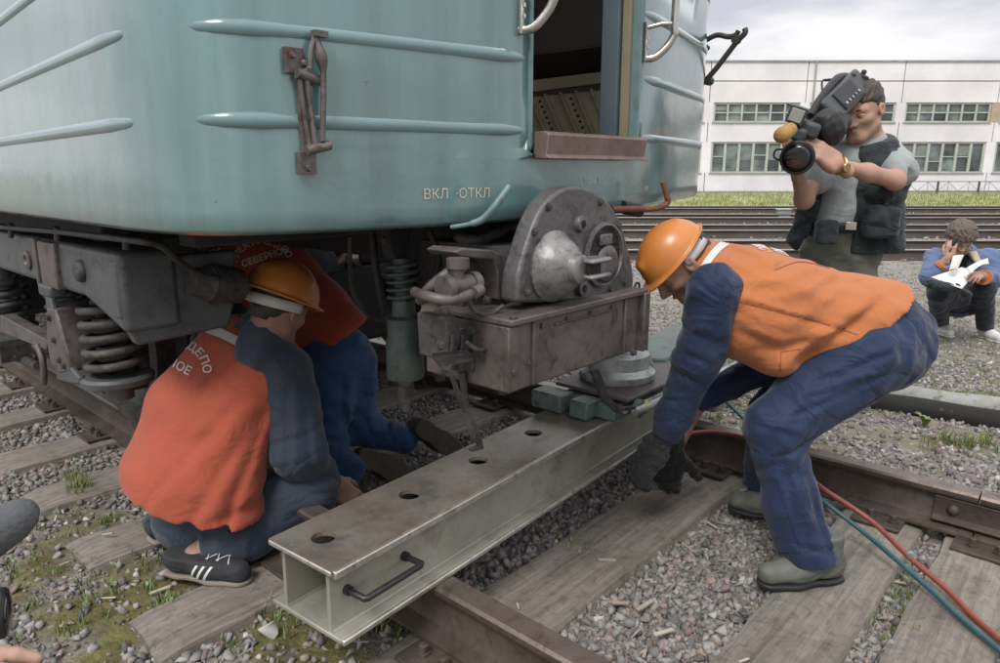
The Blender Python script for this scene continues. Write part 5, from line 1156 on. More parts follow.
def hand_mesh(c, Rm, side=1, curl=(.5, .5, .5, .5), thumb=(.5, .3), s=1., spread=.06, glove=0., h=.0032):
    """wrist at c; local x = thumb side * side, y = towards fingertips, z = back of the hand"""
    g = glove; fs = [bx((.0, .052, 0), (.040 + g, .050, .0145 + g), None, .013 + g), rc((0, -.045, 0), (0, .012, 0), .0255 + g * 1.4, .024 + g)]
    fs += [el((.026, .034, -.010), (.018 + g, .032, .016 + g)), el((-.028, .036, -.008), (.014 + g, .034, .014 + g))]
    base = [(.030, .098), (.010, .103), (-.011, .100), (-.030, .092)]; ln = [(.043, .027, .021), (.048, .030, .022), (.044, .029, .021), (.034, .022, .019)]; rd = [.0098, .0100, .0096, .0086]; fing = []
    for i in range(4):
        x, y = base[i]; p = Vector((x, y, .0)); a = .15 + curl[i] * .9; dx_ = (1.5 - i) * spread; ang = 0; seg = []
        for j in range(3):
            ang += (a * .7, a * 1.1, a * .8)[j]; d = Vector((math.sin(dx_), math.cos(ang), -math.sin(ang))); q = p + d * ln[i][j]; seg.append(rc(p, q, rd[i] * (1 - .10 * j) + g, rd[i] * (.90 - .10 * j) + g)); p = q
        fing.append(U_(seg, .004))
    t0 = Vector((.026, .018, -.006)); t1 = t0 + Vector((math.sin(.9 - thumb[0] * .4), math.cos(.9 - thumb[0] * .4), -.35 - thumb[0] * .6)).normalized() * .042; t2 = t1 + Vector((.45 - thumb[1], .85, -.3 - thumb[0] * .6)).normalized() * .032; t3 = t2 + Vector((.2 - thumb[1], .9, -.35 - thumb[0] * .7)).normalized() * .025
    th_ = U_([rc(t0, t1, .0155 + g, .0125 + g), rc(t1, t2, .0122 + g, .0108 + g), rc(t2, t3, .0108 + g, .0088 + g)], .006)
    palm = U_(fs, .02)
    def f(P):
        d = palm(P); fd = None
        for q in fing: e = q(P); d = smin(d, e, .010) if fd is None else smin(d, e, .010); fd = e
        d = smin(d, th_(P), .014)
        if g > 0: d = d + .0012 * np.sin(P[:, 0] * 160 + 3 * np.sin(P[:, 1] * 70)) + .001 * np.sin(P[:, 1] * 210)
        return d
    v, fc = nets(f, (-.075, -.09 if g == 0 else -.07, -.12), (.10, .215, .05), h); v = v * [side, 1, 1]; fc = fc if side > 0 else fc[:, ::-1]
    return xf(v, c, Rm, s), fc
def bvh_of(*objs):
    vs = []; fs = []
    for o in objs:
        mw = MW[o.name if o.parent is None else o.name]; b = len(vs); vs += [mw @ v.co for v in o.data.vertices]; fs += [tuple(b + i for i in p.vertices) for p in o.data.polygons]
    return BVHTree.FromPolygons(vs, fs)
def on_cloth(bv, px, py, lift=.0025):
    d = ray(px, py).normalized(); h = bv.ray_cast(O, d)
    if h[0] is None: return None
    n_ = h[1] if h[1].dot(d) < 0 else -h[1]
    return h[0] + n_ * lift
def cloth_text(bv, place, body, m, parent, size, name='lettering', bold=.0, lift=.0028):
    """letters laid on the cloth; place(x, y) maps text-plane units to a pixel"""
    v, f = text_mesh(body, size, bold=bold); out = []; ok = []
    # subdivide is not needed at this size
    for a_ in v: q = on_cloth(bv, *place(a_[0], a_[1]), lift); out.append(q if q is not None else Vector((0, 0, 0))); ok.append(q is not None)
    f = [p for p in f if all(ok[i] for i in p) and max((out[i] - out[p[0]]).length for i in p) < .06]
    return link_mesh(name, [tuple(q) for q in out], f, m, parent, smooth=None) if f else None
def cloth_band(bv, line, w_, m, parent, name='reflective_band', n=24, lift=.003):
    pts = [Vector((a, b, 0)) for a, b in line]; pts = smoothpath(pts, n // max(1, len(line) - 1)); vs = []; fs = []
    for i, p in enumerate(pts):
        d = (pts[min(i + 1, len(pts) - 1)] - pts[max(i - 1, 0)]).normalized(); s_ = Vector((-d.y, d.x, 0)) * w_ / 2
        for k in range(5): q = on_cloth(bv, *((p + s_ * (k / 2 - 1))[:2]), lift); vs.append(q)
    for i in range(len(pts) - 1):
        for k in range(4):
            q = (i * 5 + k, i * 5 + k + 1, i * 5 + k + 6, i * 5 + k + 5)
            if all(vs[j] is not None for j in q) and max((vs[j] - vs[q[0]]).length for j in q) < .05: fs.append(q)
    vs = [tuple(v) if v is not None else (0, 0, 0) for v in vs]; used = sorted({j for q in fs for j in q}); mp_ = {j: i for i, j in enumerate(used)}
    return link_mesh(name, [vs[j] for j in used], [tuple(mp_[j] for j in q) for q in fs], m, parent, smooth=180)

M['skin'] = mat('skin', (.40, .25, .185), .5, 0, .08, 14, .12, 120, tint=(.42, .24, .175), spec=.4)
M['skind'] = mat('skin_dark_tan', (.30, .17, .125), .55, 0, .08, 14, .12, 120, spec=.4)  # darker tan skin tone of the three workers
M['hair'] = mat('brown_hair', (.045, .030, .022), .55, 0, .3, 60, .6, 160)
M['hairl'] = mat('grey_brown_hair', (.10, .075, .058), .6, 0, .35, 50, .7, 120)
M['eyewhite'] = mat('eye_white', (.5, .47, .44), .3, 0, .02, 9, 0); M['iris'] = mat('iris', (.03, .02, .014), .2, 0, .1, 9, 0)
M['helmet'] = mat('orange_helmet', (.52, .185, .04), .36, 0, .07, 14, .08, 25, spots=[(22, .70, (.30, .14, .06), .04), (60, .70, (.55, .45, .38), .02)], coat=.2)
M['band'] = mat('white_webbing', (.50, .49, .46), .7, 0, .1, 30, .3, 90)
M['vest'] = clothmat('orange_vest', (.44, .155, .058), .8, .07, .55, 7, stain=[(7, .66, (.40, .11, .05), .1)])
M['vestr'] = clothmat('red_orange_vest', (.34, .076, .043), .85, .08, .55, 7, stain=[(6, .64, (.33, .055, .03), .1)])
M['vestd'] = clothmat('dull_orange_vest', (.33, .065, .035), .85, .1, .5, 7)
M['navy'] = clothmat('navy_workwear', (.016, .029, .067), .62, .12, .8, 9, stain=[(5, .62, (.035, .05, .09), .15)])
M['blue'] = clothmat('blue_workwear', (.026, .066, .155), .7, .12, .8, 9, stain=[(6, .60, (.035, .06, .11), .15)])
M['slate'] = clothmat('slate_workwear', (.038, .050, .072), .75, .12, .7, 9)
M['glove'] = clothmat('black_work_glove', (.020, .021, .022), .7, .2, .6, 30)
M['bootg'] = mat('grey_green_boot', (.105, .11, .095), .6, 0, .18, 16, .4, 50, spots=[(12, .6, (.15, .145, .12), .1)])
M['boot'] = mat('muddy_black_boot', (.035, .034, .030), .7, 0, .3, 18, .5, 45, spots=[(9, .56, (.09, .08, .06), .12)])
M['sole'] = mat('muddy_sole', (.075, .068, .052), .85, 0, .3, 20, .6, 45)
M['reflect'] = mat('reflective_tape', (.56, .57, .55), .45, 0, .06, 30, .1, 90)
M['print'] = mat('white_print', (.62, .56, .52), .8, 0, .1, 60, 0)
M['tee'] = clothmat('grey_t_shirt', (.30, .33, .33), .9, .06, .5, 9)
M['pvest'] = clothmat('black_photo_vest', (.026, .034, .037), .8, .2, .9, 12)
M['olive'] = clothmat('grey_green_trousers', (.13, .135, .11), .85, .08, .6, 9)
M['jacket'] = clothmat('blue_denim_jacket', (.10, .14, .25), .85, .1, .7, 11)
M['beige'] = clothmat('beige_collar', (.42, .35, .25), .9, .08, .4, 12)
M['jeans'] = clothmat('dark_jeans', (.020, .027, .042), .8, .15, .6, 10)
M['white'] = mat('white_leather', (.62, .62, .58), .6, 0, .08, 20, .2, 60)
M['paper'] = mat('white_paper', (.66, .65, .63), .8, 0, .03, 10, .1, 40)
M['leather'] = mat('black_leather', (.022, .021, .021), .45, 0, .15, 30, .3, 80)
M['camb'] = mat('camera_body_grey', (.045, .052, .056), .45, 0, .12, 20, .25, 90)
M['camd'] = mat('camera_black', (.014, .015, .016), .5, 0, .12, 20, .25, 120)
M['lens'] = mat('lens_glass', (.006, .006, .01), .06, 0, .1, 5, 0, spec=.9)
M['foam'] = mat('ochre_foam', (.36, .215, .07), .95, 0, .12, 30, .6, 160)
M['gfoam'] = mat('grey_foam', (.075, .08, .085), .95, 0, .15, 30, .7, 140)
M['gold'] = mat('gold_watch', (.55, .40, .18), .3, .9, .1, 20, .1, 60)

def helmet(c, Rm, parent, s=1., brim=True, bandm=True):
    """hard hat: shell open below, peak in front; local y = face direction, z = crown"""
    sh = el((0, -.006, .028), (.102, .124, .112)); inn = el((0, -.006, .022), (.095, .117, .106)); ridge = [rc((x, -.09, .085), (x, .085, .092), .012) for x in (-.022, .022)]
    pk = el((0, .088, .026), (.078, .062, .009)); lip = el((0, -.006, .024), (.112, .136, .0085))
    def f(P):
        d = sh(P); d = smax(d, .022 + .10 * np.clip(-P[:, 1] - .02, -.02, .1) * -.0 - P[:, 2], .004)
        for r_ in ridge: d = smin(d, r_(P), .02)
        d = smin(d, lip(P), .006); d = smin(d, pk(P), .01); return smax(d, -inn(P), .003)
    v, fc = nets(f, (-.13, -.16, .005), (.13, .17, .15), .0036); h_ = link_mesh('helmet', xf(v, c, Rm, s), fc, M['helmet'], parent, smooth=60)
    if bandm:
        mb = MB(); pts = [Vector(c) + Rm @ (Vector((.088 * math.cos(a), -.008 + .106 * math.sin(a), .004 - .012 * math.sin(-a))) * s) for a in np.linspace(math.pi * .98, math.pi * 2.02, 26)]
        n_ = len(pts); vs = []
        up_ = Rm @ Vector((0, 0, 1))
        for p in pts: vs += [p - up_ * .014 * s, p + up_ * .016 * s]
        o = link_mesh('headband', [tuple(q) for q in vs], [(2 * i, 2 * i + 1, 2 * i + 3, 2 * i + 2) for i in range(n_ - 1)], M['band'], h_, smooth=180); sm_ = o.modifiers.new('t', 'SOLIDIFY'); sm_.thickness = .003
    return h_
def shoe_mesh(toe, heel, s=1., hgt=.10, h=.005, up=(0, 0, 1)):
    """laced low boot between heel and toe ground points; returns upper and sole functions' meshes"""
    toe = Vector(toe); heel = Vector(heel); fw = (toe - heel).normalized(); Rm = basis(fw, up); L_ = (toe - heel).length
    up_ = U_([rc((0, .035, .055), (0, L_ * .55, .045), .038, .040), rc((.004, L_ * .5, .042), (.004, L_ - .04, .036), .042, .036), rc((0, .045, .06), (0, .055, .06 + hgt), .042, .046)], .035)
    f_up = clip(fold(up_, .0018, (60, 45, 60), 3), plane((0, 0, .014), (0, 0, -1)), plane((0, 0, .055 + hgt), (0, 0, 1)), k=.006)
    so = U_([bx((0, .035, .012), (.036, .034, .012), None, .01), rc((0, .05, .010), (0, L_ * .6, .010), .037, .043), rc((0, L_ * .6, .010), (0, L_ - .042, .010), .044, .040)], .03)
    f_so = clip(so, plane((0, 0, .016), (0, 0, 1)), plane((0, 0, 0), (0, 0, -1)), k=.004)
    lo, hi = (-.065, -.02, -.01), (.07, L_ + .02, hgt + .08)
    a = nets(f_up, lo, hi, h); b = nets(f_so, lo, hi, h); return (xf(a[0], heel, Rm), a[1]), (xf(b[0], heel, Rm), b[1]), Rm
# ============================================================ people
def person(label, v, f, base, rz=0.):
    o = link_mesh('person', v, f, M['skin'], None, smooth=180, origin=tuple(base), rz=rz); return tag(o, label, 'person')
def piece(name, f, pts, r, h, m, par, **k):
    lo, hi = bbox(pts, r); return sdf_part(name, f, lo, hi, h, m, par, **k)

# ---------------------------------------------------------------- worker bending over at the right
M['seam'] = mat('orange_seam', (.27, .075, .03), .9, 0, .05, 20, 0); M['seamn'] = mat('navy_seam', (.010, .018, .045), .9, 0, .05, 20, 0)
def worker_bending():
    hc = PY(679, 264, 2.16); Rm = basis((-.60, -.06, -.80), (-.80, -.02, .60)); S = .97
    neck = PY(706, 276, 2.18); ch = PY(748, 302, 2.2); wa = PY(850, 325, 2.2); hip = PY(876, 342, 2.2)
    nsh = PY(714, 290, 2.05); nel = PY(700, 352, 2.10); nwr = PY(667, 432, 2.2)
    fsh = PY(738, 300, 2.38); fel = PY(772, 362, 2.46); fwr = PY(700, 400, 2.46)
    nk = PY(774, 427, 2.04); nan = PY(808, 560, 1.98); fk = PY(775, 412, 2.40); fan = PY(762, 494, 2.5)
    body = U_([rc(neck, PY(690, 268, 2.17), .065, .058), flatcone(wa, ch, .15, .17, .10, .12, (0, 1, 0)), rc(ch, neck, .12, .07), rc(nsh, nel, .05, .04), rc(nel, nwr, .038, .030), rc(nwr, PY(658, 446, 2.22), .029, .027), rc(fsh, fel, .05, .04), rc(fel, fwr, .038, .028), rc(fwr, PY(672, 456, 2.43), .028, .026), el(hip, (.12, .16, .13)), rc(hip, nk, .09, .055), rc(nk, nan, .05, .04), rc(hip + Vector((0, .1, 0)), fk, .085, .055), rc(fk, fan, .05, .04)], .04)
    lo, hi = bbox([neck, hip, nan, fan, nwr, PY(655, 450, 2.2), hc], .17); bm_ = nets(body, lo, hi, .012)
    hm = head_mesh(hc, Rm, S)
    v, f = join(bm_, hm)
    P = person('worker in orange vest, navy overalls and orange helmet bending down to the steel beam', v, f, (nan.x, nan.y, 0))
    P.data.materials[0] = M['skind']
    hv, hf = hair_mesh(hc, Rm, S, .006, seed=1); link_mesh('hair', hv, hf, M['hair'], P, smooth=180)
    helmet(hc + Rm @ Vector((0, -.004, .006)), Rm, P, .93)
    # jacket
    jk_ = U_([rc(nsh, nel, .084, .074), rc(nel, PY(673, 418, 2.18), .073, .056), rc(PY(673, 418, 2.18), nwr, .056, .052), flatcone(wa, ch, .17, .17, .12, .13, (0, 1, 0)), rc(ch, neck, .13, .095), rc(neck, PY(697, 266, 2.18), .078, .070)], .035)
    jk2 = U_([rc(fsh, fel, .075, .066), rc(fel, fwr, .066, .048)], .03)
    seat = U_([el(hip, (.155, .175, .158)), flatcone(wa, hip, .17, .172, .128, .14, (0, 1, 0))], .05)
    tail = clip(seat, plane(PY(842, 382, 2.2), (60, 0, -92)), k=.006)
    tail = off(tail, .006)
    jall = U_([jk_, jk2, tail], .02)
    jall = clip(jall, plane(PY(662, 436, 2.2), (-.5, .1, -1)), k=.006)
    jall = fold(jall, .0042, (24, 20, 15), 1)
    jall = crease(jall, [(PY(680, 330, 2), PY(722, 345, 2), .012, .006), (PY(674, 352, 2), PY(716, 366, 2), .011, .006), (PY(668, 372, 2), PY(706, 388, 2), .010, .008), (PY(700, 300, 2), PY(668, 400, 2), .014, .006), (PY(655, 418, 2), PY(690, 410, 2), .008, .007), (PY(880, 318, 2), PY(918, 350, 2), .012, .006)])
    piece('jacket', jall, [nsh, nel, nwr, fel, fwr, wa, hip, PY(930, 340, 2.2), neck, PY(850, 400, 2.2), PY(900, 280, 2.2)], .13, .0070, M['navy'], P)
    # vest
    vt = U_([flatcone(PY(880, 324, 2.2), wa, .188, .190, .142, .150, (0, 1, 0)), flatcone(wa, ch, .185, .20, .155, .182, (0, 1, 0)), flatcone(ch, PY(706, 272, 2.2), .205, .165, .165, .098, (0, 1, 0)), el(PY(775, 352, 2.12), (.075, .11, .075))], .05)
    vt = fold(vt, .005, (12, 9, 20), 2)
    vt = crease(vt, [(PY(735, 300, 2), PY(850, 332, 2), .007, .007), (PY(790, 375, 2), PY(870, 318, 2), .020, .013), (PY(800, 362, 2), PY(895, 300, 2), .016, .010), (PY(762, 352, 2), PY(835, 338, 2), .014, .008), (PY(740, 332, 2), PY(782, 350, 2), .014, .009), (PY(820, 290, 2), PY(895, 290, 2), .016, .006), (PY(780, 350, 2), PY(782, 372, 2), .008, -.006)])
    vt = clip(vt, plane(PY(784, 381, 2.1), (90, 0, -124)), plane(PY(691, 252, 2.15), (-35, 0, 20)), k=.003); vt = cut(vt, rc(PY(700, 300, 2.02), PY(700, 340, 2.02), .072, .07), .004)
    vo = piece('vest', vt, [PY(905, 300, 2.2), PY(700, 270, 2.2), PY(785, 380, 2.2), PY(800, 250, 2.2)], .20, .0085, M['vest'], P)
    bv = bvh_of(vo)
    cloth_band(bv, [(727, 242), (718, 249), (709, 260), (700, 275)], 7, M['reflect'], vo)
    for ln in ([(736, 301), (780, 312), (822, 323), (858, 335)], [(781, 352), (780, 372)], [(782, 352), (801, 349)], [(775, 270), (800, 262), (830, 268)]): cloth_band(bv, ln, 1.1, M['seam'], vo, 'seam', 16, .0012)
    # print across the shoulders, raised letters dropped on to the back from above
    tv, tf = text_mesh('ЭЛЕКТРОДЕПО', .04, bold=.0012); tv2, tf2 = text_mesh('СЕВЕРНОЕ', .045, bold=.0012)
    for (vv, ff, cx_, sc_) in ((tv, tf, 752, 1.), (tv2, tf2, 772, 1.)):
        c0 = PY(cx_, 240, 2.26); outv = []
        for a_ in vv:
            st = c0 + Vector((-a_[1] * 1.3, a_[0] * .9, .3)); hh = bv.ray_cast(st, Vector((0, 0, -1))); outv.append((hh[0] + Vector((0, 0, .003))) if hh[0] else None)
        ff = [q for q in ff if all(outv[i] is not None for i in q)]
        link_mesh('lettering', [tuple(q) if q else (0, 0, 0) for q in outv], ff, M['print'], vo, smooth=None) if ff else None
    # trousers
    tr = U_([seat, rc(PY(868, 354, 2.09), nk, .130, .088), rc(nk, PY(790, 500, 2.0), .086, .078), rc(PY(790, 500, 2.0), nan, .078, .088), rc(PY(864, 352, 2.32), fk, .118, .082), rc(fk, fan, .085, .078)], .04)
    tr = clip(tr, plane(PY(806, 556, 1.98), (12, 0, -66)), k=.005)
    tr = smax_far(tr, fan)
    tr = fold(tr, .0045, (20, 18, 13), 3)
    tr = crease(tr, [(PY(800, 398, 2), PY(870, 372, 2), .011, .009), (PY(790, 412, 2), PY(900, 362, 2), .011, .009), (PY(808, 385, 2), PY(905, 340, 2), .011, .007), (PY(745, 420, 2), PY(800, 432, 2), .010, .004), (PY(772, 452, 2), PY(812, 432, 2), .011, .009), (PY(780, 470, 2), PY(812, 448, 2), .010, .006), (PY(775, 440, 2), PY(786, 520, 2), .010, .006), (PY(800, 470, 2), PY(818, 545, 2), .012, .008), (PY(778, 530, 2), PY(832, 540, 2), .009, .006), (PY(782, 470, 2), PY(800, 550, 2), .013, .006), (PY(830, 420, 2), PY(880, 395, 2), .010, .007)])
    to = piece('trousers', tr, [hip, nk, nan, fk, fan, PY(930, 340, 2.2), PY(740, 420, 2.0)], .19, .0070, M['navy'], P); bt_ = bvh_of(to)
    for ln in ([(772, 446), (776, 480), (790, 520), (800, 550)], [(776, 553), (806, 552), (834, 543)]): cloth_band(bt_, ln, 1.0, M['seamn'], to, 'seam', 18, .0012)
    # boots
    for toe, heel, hh in ((PZ(757, 588, -.002), PZ(836, 590, -.002), .105), (PZ(727, 508, -.01), PZ(790, 520, -.01), .10)):
        if hh == .105: toe = PY(757, 586, 1.93); heel = PY(838, 583, 1.98); toe.z = heel.z = .006
        else: toe.z = heel.z = -.01
        a, b, _ = shoe_mesh(toe, heel, 1., hh); bo = link_mesh('boot', a[0], a[1], M['bootg'], P, smooth=180); link_mesh('sole', b[0], b[1], M['rubber'], bo, smooth=180)
    # gloves and watch
    Rn = basis((-.42, .22, -.88), (-.80, -.45, .32)); a = hand_mesh(PY(659, 443, 2.21), Rn, 1, (.35, .30, .35, .45), (.3, .1), 1.12, .05, .008); link_mesh('work_glove', a[0], a[1], M['glove'], P, smooth=180)
    Rf = basis((-.10, .05, -.98), (-.30, -.9, .2)); a = hand_mesh(PY(672, 452, 2.43), Rf, -1, (.5, .55, .6, .65), (.0, -.5), 1.1, .04, .008); link_mesh('work_glove', a[0], a[1], M['glove'], P, smooth=180)
    mb = MB(); c_ = PY(663, 437, 2.208); ax = (PY(658, 446, 2.22) - nwr).normalized(); e1_ = ax.orthogonal().normalized(); e2_ = ax.cross(e1_)
    mb.tube([c_ + (e1_ * math.cos(a_) + e2_ * math.sin(a_)) * .0315 for a_ in np.linspace(0, 6.28, 24)[:-1]], .005, 6, closed=True); mb.build('watch', M['chrome'], P, smooth=180)
def smax_far(f, fan):
    pl_ = plane(fan + Vector((0, 0, -.0)), (0, 0, -1)); pl2 = plane(PY(0, 0, 2.2), (0, -1, 0))
    def g(P):
        d = f(P); far = (P[:, 1] > 2.27); return np.where(far, smax(d, pl_(P), .006), d)
    return g
worker_bending()

# ---------------------------------------------------------------- worker crouching at the left, back to the camera
def worker_crouching():
    hc = PY(280, 308, 2.30); Rm = basis((.38, .82, -.42), (.30, .30, .90)); S = .98; side = Vector((.78, -.56, -.26)).normalized()
    neck = PY(264, 330, 2.33); sh = PY(252, 352, 2.36); mid = PY(208, 415, 2.24); low = PY(190, 482, 2.14); hip = PY(205, 515, 2.2)
    rsh = PY(282, 372, 2.28); rel_ = PY(299, 452, 2.18); rwr = PY(332, 485, 2.30)
    lsh = PY(215, 350, 2.48); lel = PY(250, 400, 2.7); lwr = PY(320, 420, 2.85)
    rk = PY(308, 492, 2.22); ran = PY(196, 556, 2.02); lk = PY(230, 470, 2.7); lan = PY(160, 532, 2.3)
    body = U_([rc(neck, PY(273, 318, 2.31), .06, .055), flatcone(hip, mid, .15, .15, .12, .11, side), flatcone(mid, sh, .15, .19, .11, .09, side), rc(sh, neck, .09, .06), rc(rsh, rel_, .05, .04), rc(rel_, rwr, .038, .03), rc(lsh, lel, .05, .04), rc(lel, lwr, .038, .03), rc(hip, rk, .09, .06), rc(rk, ran, .055, .04), rc(hip, lk, .09, .06), rc(lk, lan, .055, .04)], .04)
    lo, hi = bbox([neck, hip, rk, lk, ran, lan, rwr, lwr, rsh], .14); bm_ = nets(body, lo, hi, .012); hm = head_mesh(hc, Rm, S, zlo=-.10)
    hd = hand_mesh(rwr, basis((.62, .1, -.55), (.3, -.75, .55)), -1, (.4, .45, .5, .5), (.4, .2), 1., .05); hd2 = hand_mesh(lwr, basis((.9, .4, .1), (0, 0, 1)), 1, (.5, .5, .5, .5), (.4, .2), 1.)
    v, f = join(bm_, hm, hd, hd2); P = person('worker in red orange vest squatting with his back turned at the near beam end', v, f, (ran.x, ran.y, 0))
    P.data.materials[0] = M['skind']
    hv, hf = hair_mesh(hc, Rm, S, .008, seed=5); link_mesh('hair', hv, hf, M['hair'], P, smooth=180)
    helmet(hc + Rm @ Vector((0, -.004, .010)), Rm, P, 1.10)
    jk_ = U_([rc(rsh, rel_, .102, .090), rc(rel_, PY(318, 474, 2.26), .084, .060), rc(PY(318, 474, 2.26), rwr, .06, .046), flatcone(mid, sh, .16, .195, .11, .10, side), rc(sh, neck, .12, .075), rc(neck, PY(267, 325, 2.32), .070, .064), rc(hc + Rm @ Vector((0, -.032, -.150)), hc + Rm @ Vector((0, -.032, -.118)), .070, .066), rc(lsh, lel, .09, .08), rc(lel, lwr, .075, .05)], .03)
    jk_ = clip(jk_, plane(rwr, rwr - rel_), k=.005)
    jk_ = fold(jk_, .006, (22, 20, 15), 4)
    jk_ = crease(jk_, [(PY(262, 398, 2.2), PY(308, 418, 2.2), .011, .006), (PY(275, 436, 2.2), PY(325, 424, 2.2), .011, .007), (PY(290, 380, 2.2), PY(300, 470, 2.2), .014, .009), (PY(275, 460, 2.2), PY(318, 448, 2.2), .011, .006), (PY(306, 400, 2.2), PY(322, 470, 2.2), .012, .008)])
    piece('jacket', jk_, [rsh, rel_, rwr, lsh, lel, lwr, neck, mid], .15, .0085, M['slate'], P)
    # vest: falls from the shoulders into a wide loose hem
    vt = U_([flatcone(sh, mid, .225, .240, .12, .150, side), flatcone(mid, low, .240, .262, .150, .175, side), flatcone(low, PY(198, 556, 2.1), .262, .295, .175, .215, side), flatcone(sh, PY(258, 334, 2.37), .19, .10, .10, .07, side)], .05)
    vt = clip(vt, plane(PY(215, 543, 1.86), (-28, 0, -130)), plane(PY(120, 499, 2.0), (-34, 0, -40)), plane(PY(255, 322, 2.36), (.55, .2, 1)), k=.004)
    arm = rc(PY(300, 350, 2.24), PY(312, 470, 2.14), .10, .085)
    vt = cut(vt, arm, .012)
    vt = fold(vt, .0045, (17, 15, 9), 6)
    vt = crease(vt, [(PY(240, 400, 2.1), PY(150, 505, 2.1), .020, .008), (PY(262, 410, 2.1), PY(240, 530, 2.1), .016, .011), (PY(255, 420, 2.1), PY(200, 525, 2.1), .022, .010), (PY(268, 440, 2.1), PY(276, 530, 2.1), .013, .011), (PY(222, 500, 2.1), PY(285, 488, 2.1), .02, .010), (PY(175, 400, 2.1), PY(250, 420, 2.1), .022, .006), (PY(160, 440, 2.1), PY(225, 430, 2.1), .02, .005)])
    vo = piece('vest', vt, [sh, low, PY(110, 480, 2.1), PY(300, 520, 2.1), PY(200, 540, 2.0), PY(225, 330, 2.4)], .26, .0085, M['vestr'], P)
    bv = bvh_of(vo)
    cloth_band(bv, [(208, 329), (222, 334), (240, 343), (262, 355)], 9, M['reflect'], vo)
    ca, sa = math.cos(R(28)), math.sin(R(28))
    word = 'ЭЛЕКТРОДЕПО'; rad = 30
    for i, chh in enumerate(word):
        an = R(-196 + 17.5 * i + 14); cxp, cyp = 177 + rad * math.cos(an), 373 + rad * math.sin(an); ro = an + math.pi / 2; c_, s_ = math.cos(ro), math.sin(ro)
        cloth_text(bv, lambda x, y, cxp=cxp, cyp=cyp, c_=c_, s_=s_: (cxp + x * c_ + y * s_, cyp + x * s_ - y * c_), chh, M['print'], vo, 12, 'lettering', .25)
    cloth_text(bv, lambda x, y: (163 + x * ca + y * sa, 358 + x * sa - y * ca), 'СЕВЕРНОЕ', M['print'], vo, 12, 'lettering', .25)
    mb = MB()
    for y in (494, 504):
        q = on_cloth(bv, 293 - (y - 494) * .1, y, .0);
        if q: mb.lathe([(.007, 0), (.006, .003), (.002, .004)], q, (O - q), 14)
    if mb.v: mb.build('snap_button', M['chrome'], vo)
    rl_ = clip(U_([rc(hip, rk, .125, .095), rc(rk, PY(240, 540, 2.08), .088, .082), rc(PY(240, 540, 2.08), PY(206, 552, 2.04), .082, .070)], .04), plane(PY(206, 552, 2.03), (-1, -.2, -.35)))
    ll_ = clip(U_([rc(hip, lk, .12, .09), rc(lk, lan, .085, .075)], .04), plane(lan + Vector((0, 0, -.015)), (0, 0, -1)))
    tr = clip(U_([rl_, ll_, el(hip, (.17, .16, .12))], .03), plane((0, 0, .03), (0, 0, -1)), k=.006)
    tr = fold(tr, .005, (20, 20, 14), 8); tr = crease(tr, [(PY(298, 480, 2.2), PY(328, 490, 2.2), .01, .008), (PY(296, 500, 2.2), PY(322, 508, 2.2), .01, .008), (PY(225, 545, 2.2), PY(270, 530, 2.2), .01, .008)])
    tro = piece('trousers', tr, [hip, rk, lk, ran, lan], .17, .0085, M['slate'], P)
    sk = U_([rc(ran + Vector((0, 0, -.01)), PY(212, 545, 2.04), .036, .042), rc(lan + Vector((0, 0, -.04)), PY(170, 522, 2.32), .036, .042)], .01); piece('sock', sk, [ran, lan, PY(215, 545, 2.0)], .08, .006, M['sock'], P)
    # black sports shoes with three white stripes
    for toe, heel in ((PZ(250, 584, 0), PZ(170, 572, 0)), (PZ(196, 528, 0), PZ(150, 545, 0))):
        d_ = (toe - heel); d_.z = 0; toe = heel + d_.normalized() * .295; toe.z = heel.z = .004
        a, b, Rs = shoe_mesh(toe, heel, 1., .02, .0045); sh_ = link_mesh('shoe', a[0], a[1], M['suede'], P, smooth=180); link_mesh('sole', b[0], b[1], M['gum'], sh_, smooth=180)
        bs = bvh_of(sh_); sv = []
        for k in range(3):
            vs = []; fs = []
            for sx in (1, -1):
                st = len(vs)
                for j in range(7):
                    u = j / 6; yy_ = .110 + k * .024 + .030 * u; zz2 = .018 + .048 * u
                    for w_ in (-.0045, .0045):
                        o_ = heel + Rs @ Vector((sx * .12, yy_ + w_, zz2)); hh = bs.ray_cast(o_, Rs @ Vector((-sx, 0, 0))); vs.append(hh[0] + Rs @ Vector((sx * .0018, 0, 0)) if hh[0] else o_)
                fs += [(st + 2 * j, st + 2 * j + 1, st + 2 * j + 3, st + 2 * j + 2) for j in range(6)]
            link_mesh('stripe', [tuple(q) for q in vs], fs, M['white'], sh_, smooth=180)
        mb = MB()
        for k in range(5):
            y0 = .150 + k * .018; 
            pts = []
            for x in np.linspace(-.024, .024, 7):
                o_ = heel + Rs @ Vector((x, y0 + .012 * (x / .024) * (-1) ** k, .2)); hh = bs.ray_cast(o_, Rs @ Vector((0, 0, -1))); pts.append((hh[0] if hh[0] else o_) + Vector((0, 0, .003)))
            mb.tube(pts, .0020, 6)
        mb.build('laces', M['white'], sh_, smooth=180)
M['sock'] = clothmat('grey_sock', (.25, .25, .23), .9, .08, .4, 25); M['suede'] = mat('black_suede', (.026, .027, .032), .85, 0, .2, 25, .3, 120); M['gum'] = mat('gum_sole', (.20, .17, .14), .7, 0, .15, 20, .3, 60)
worker_crouching()

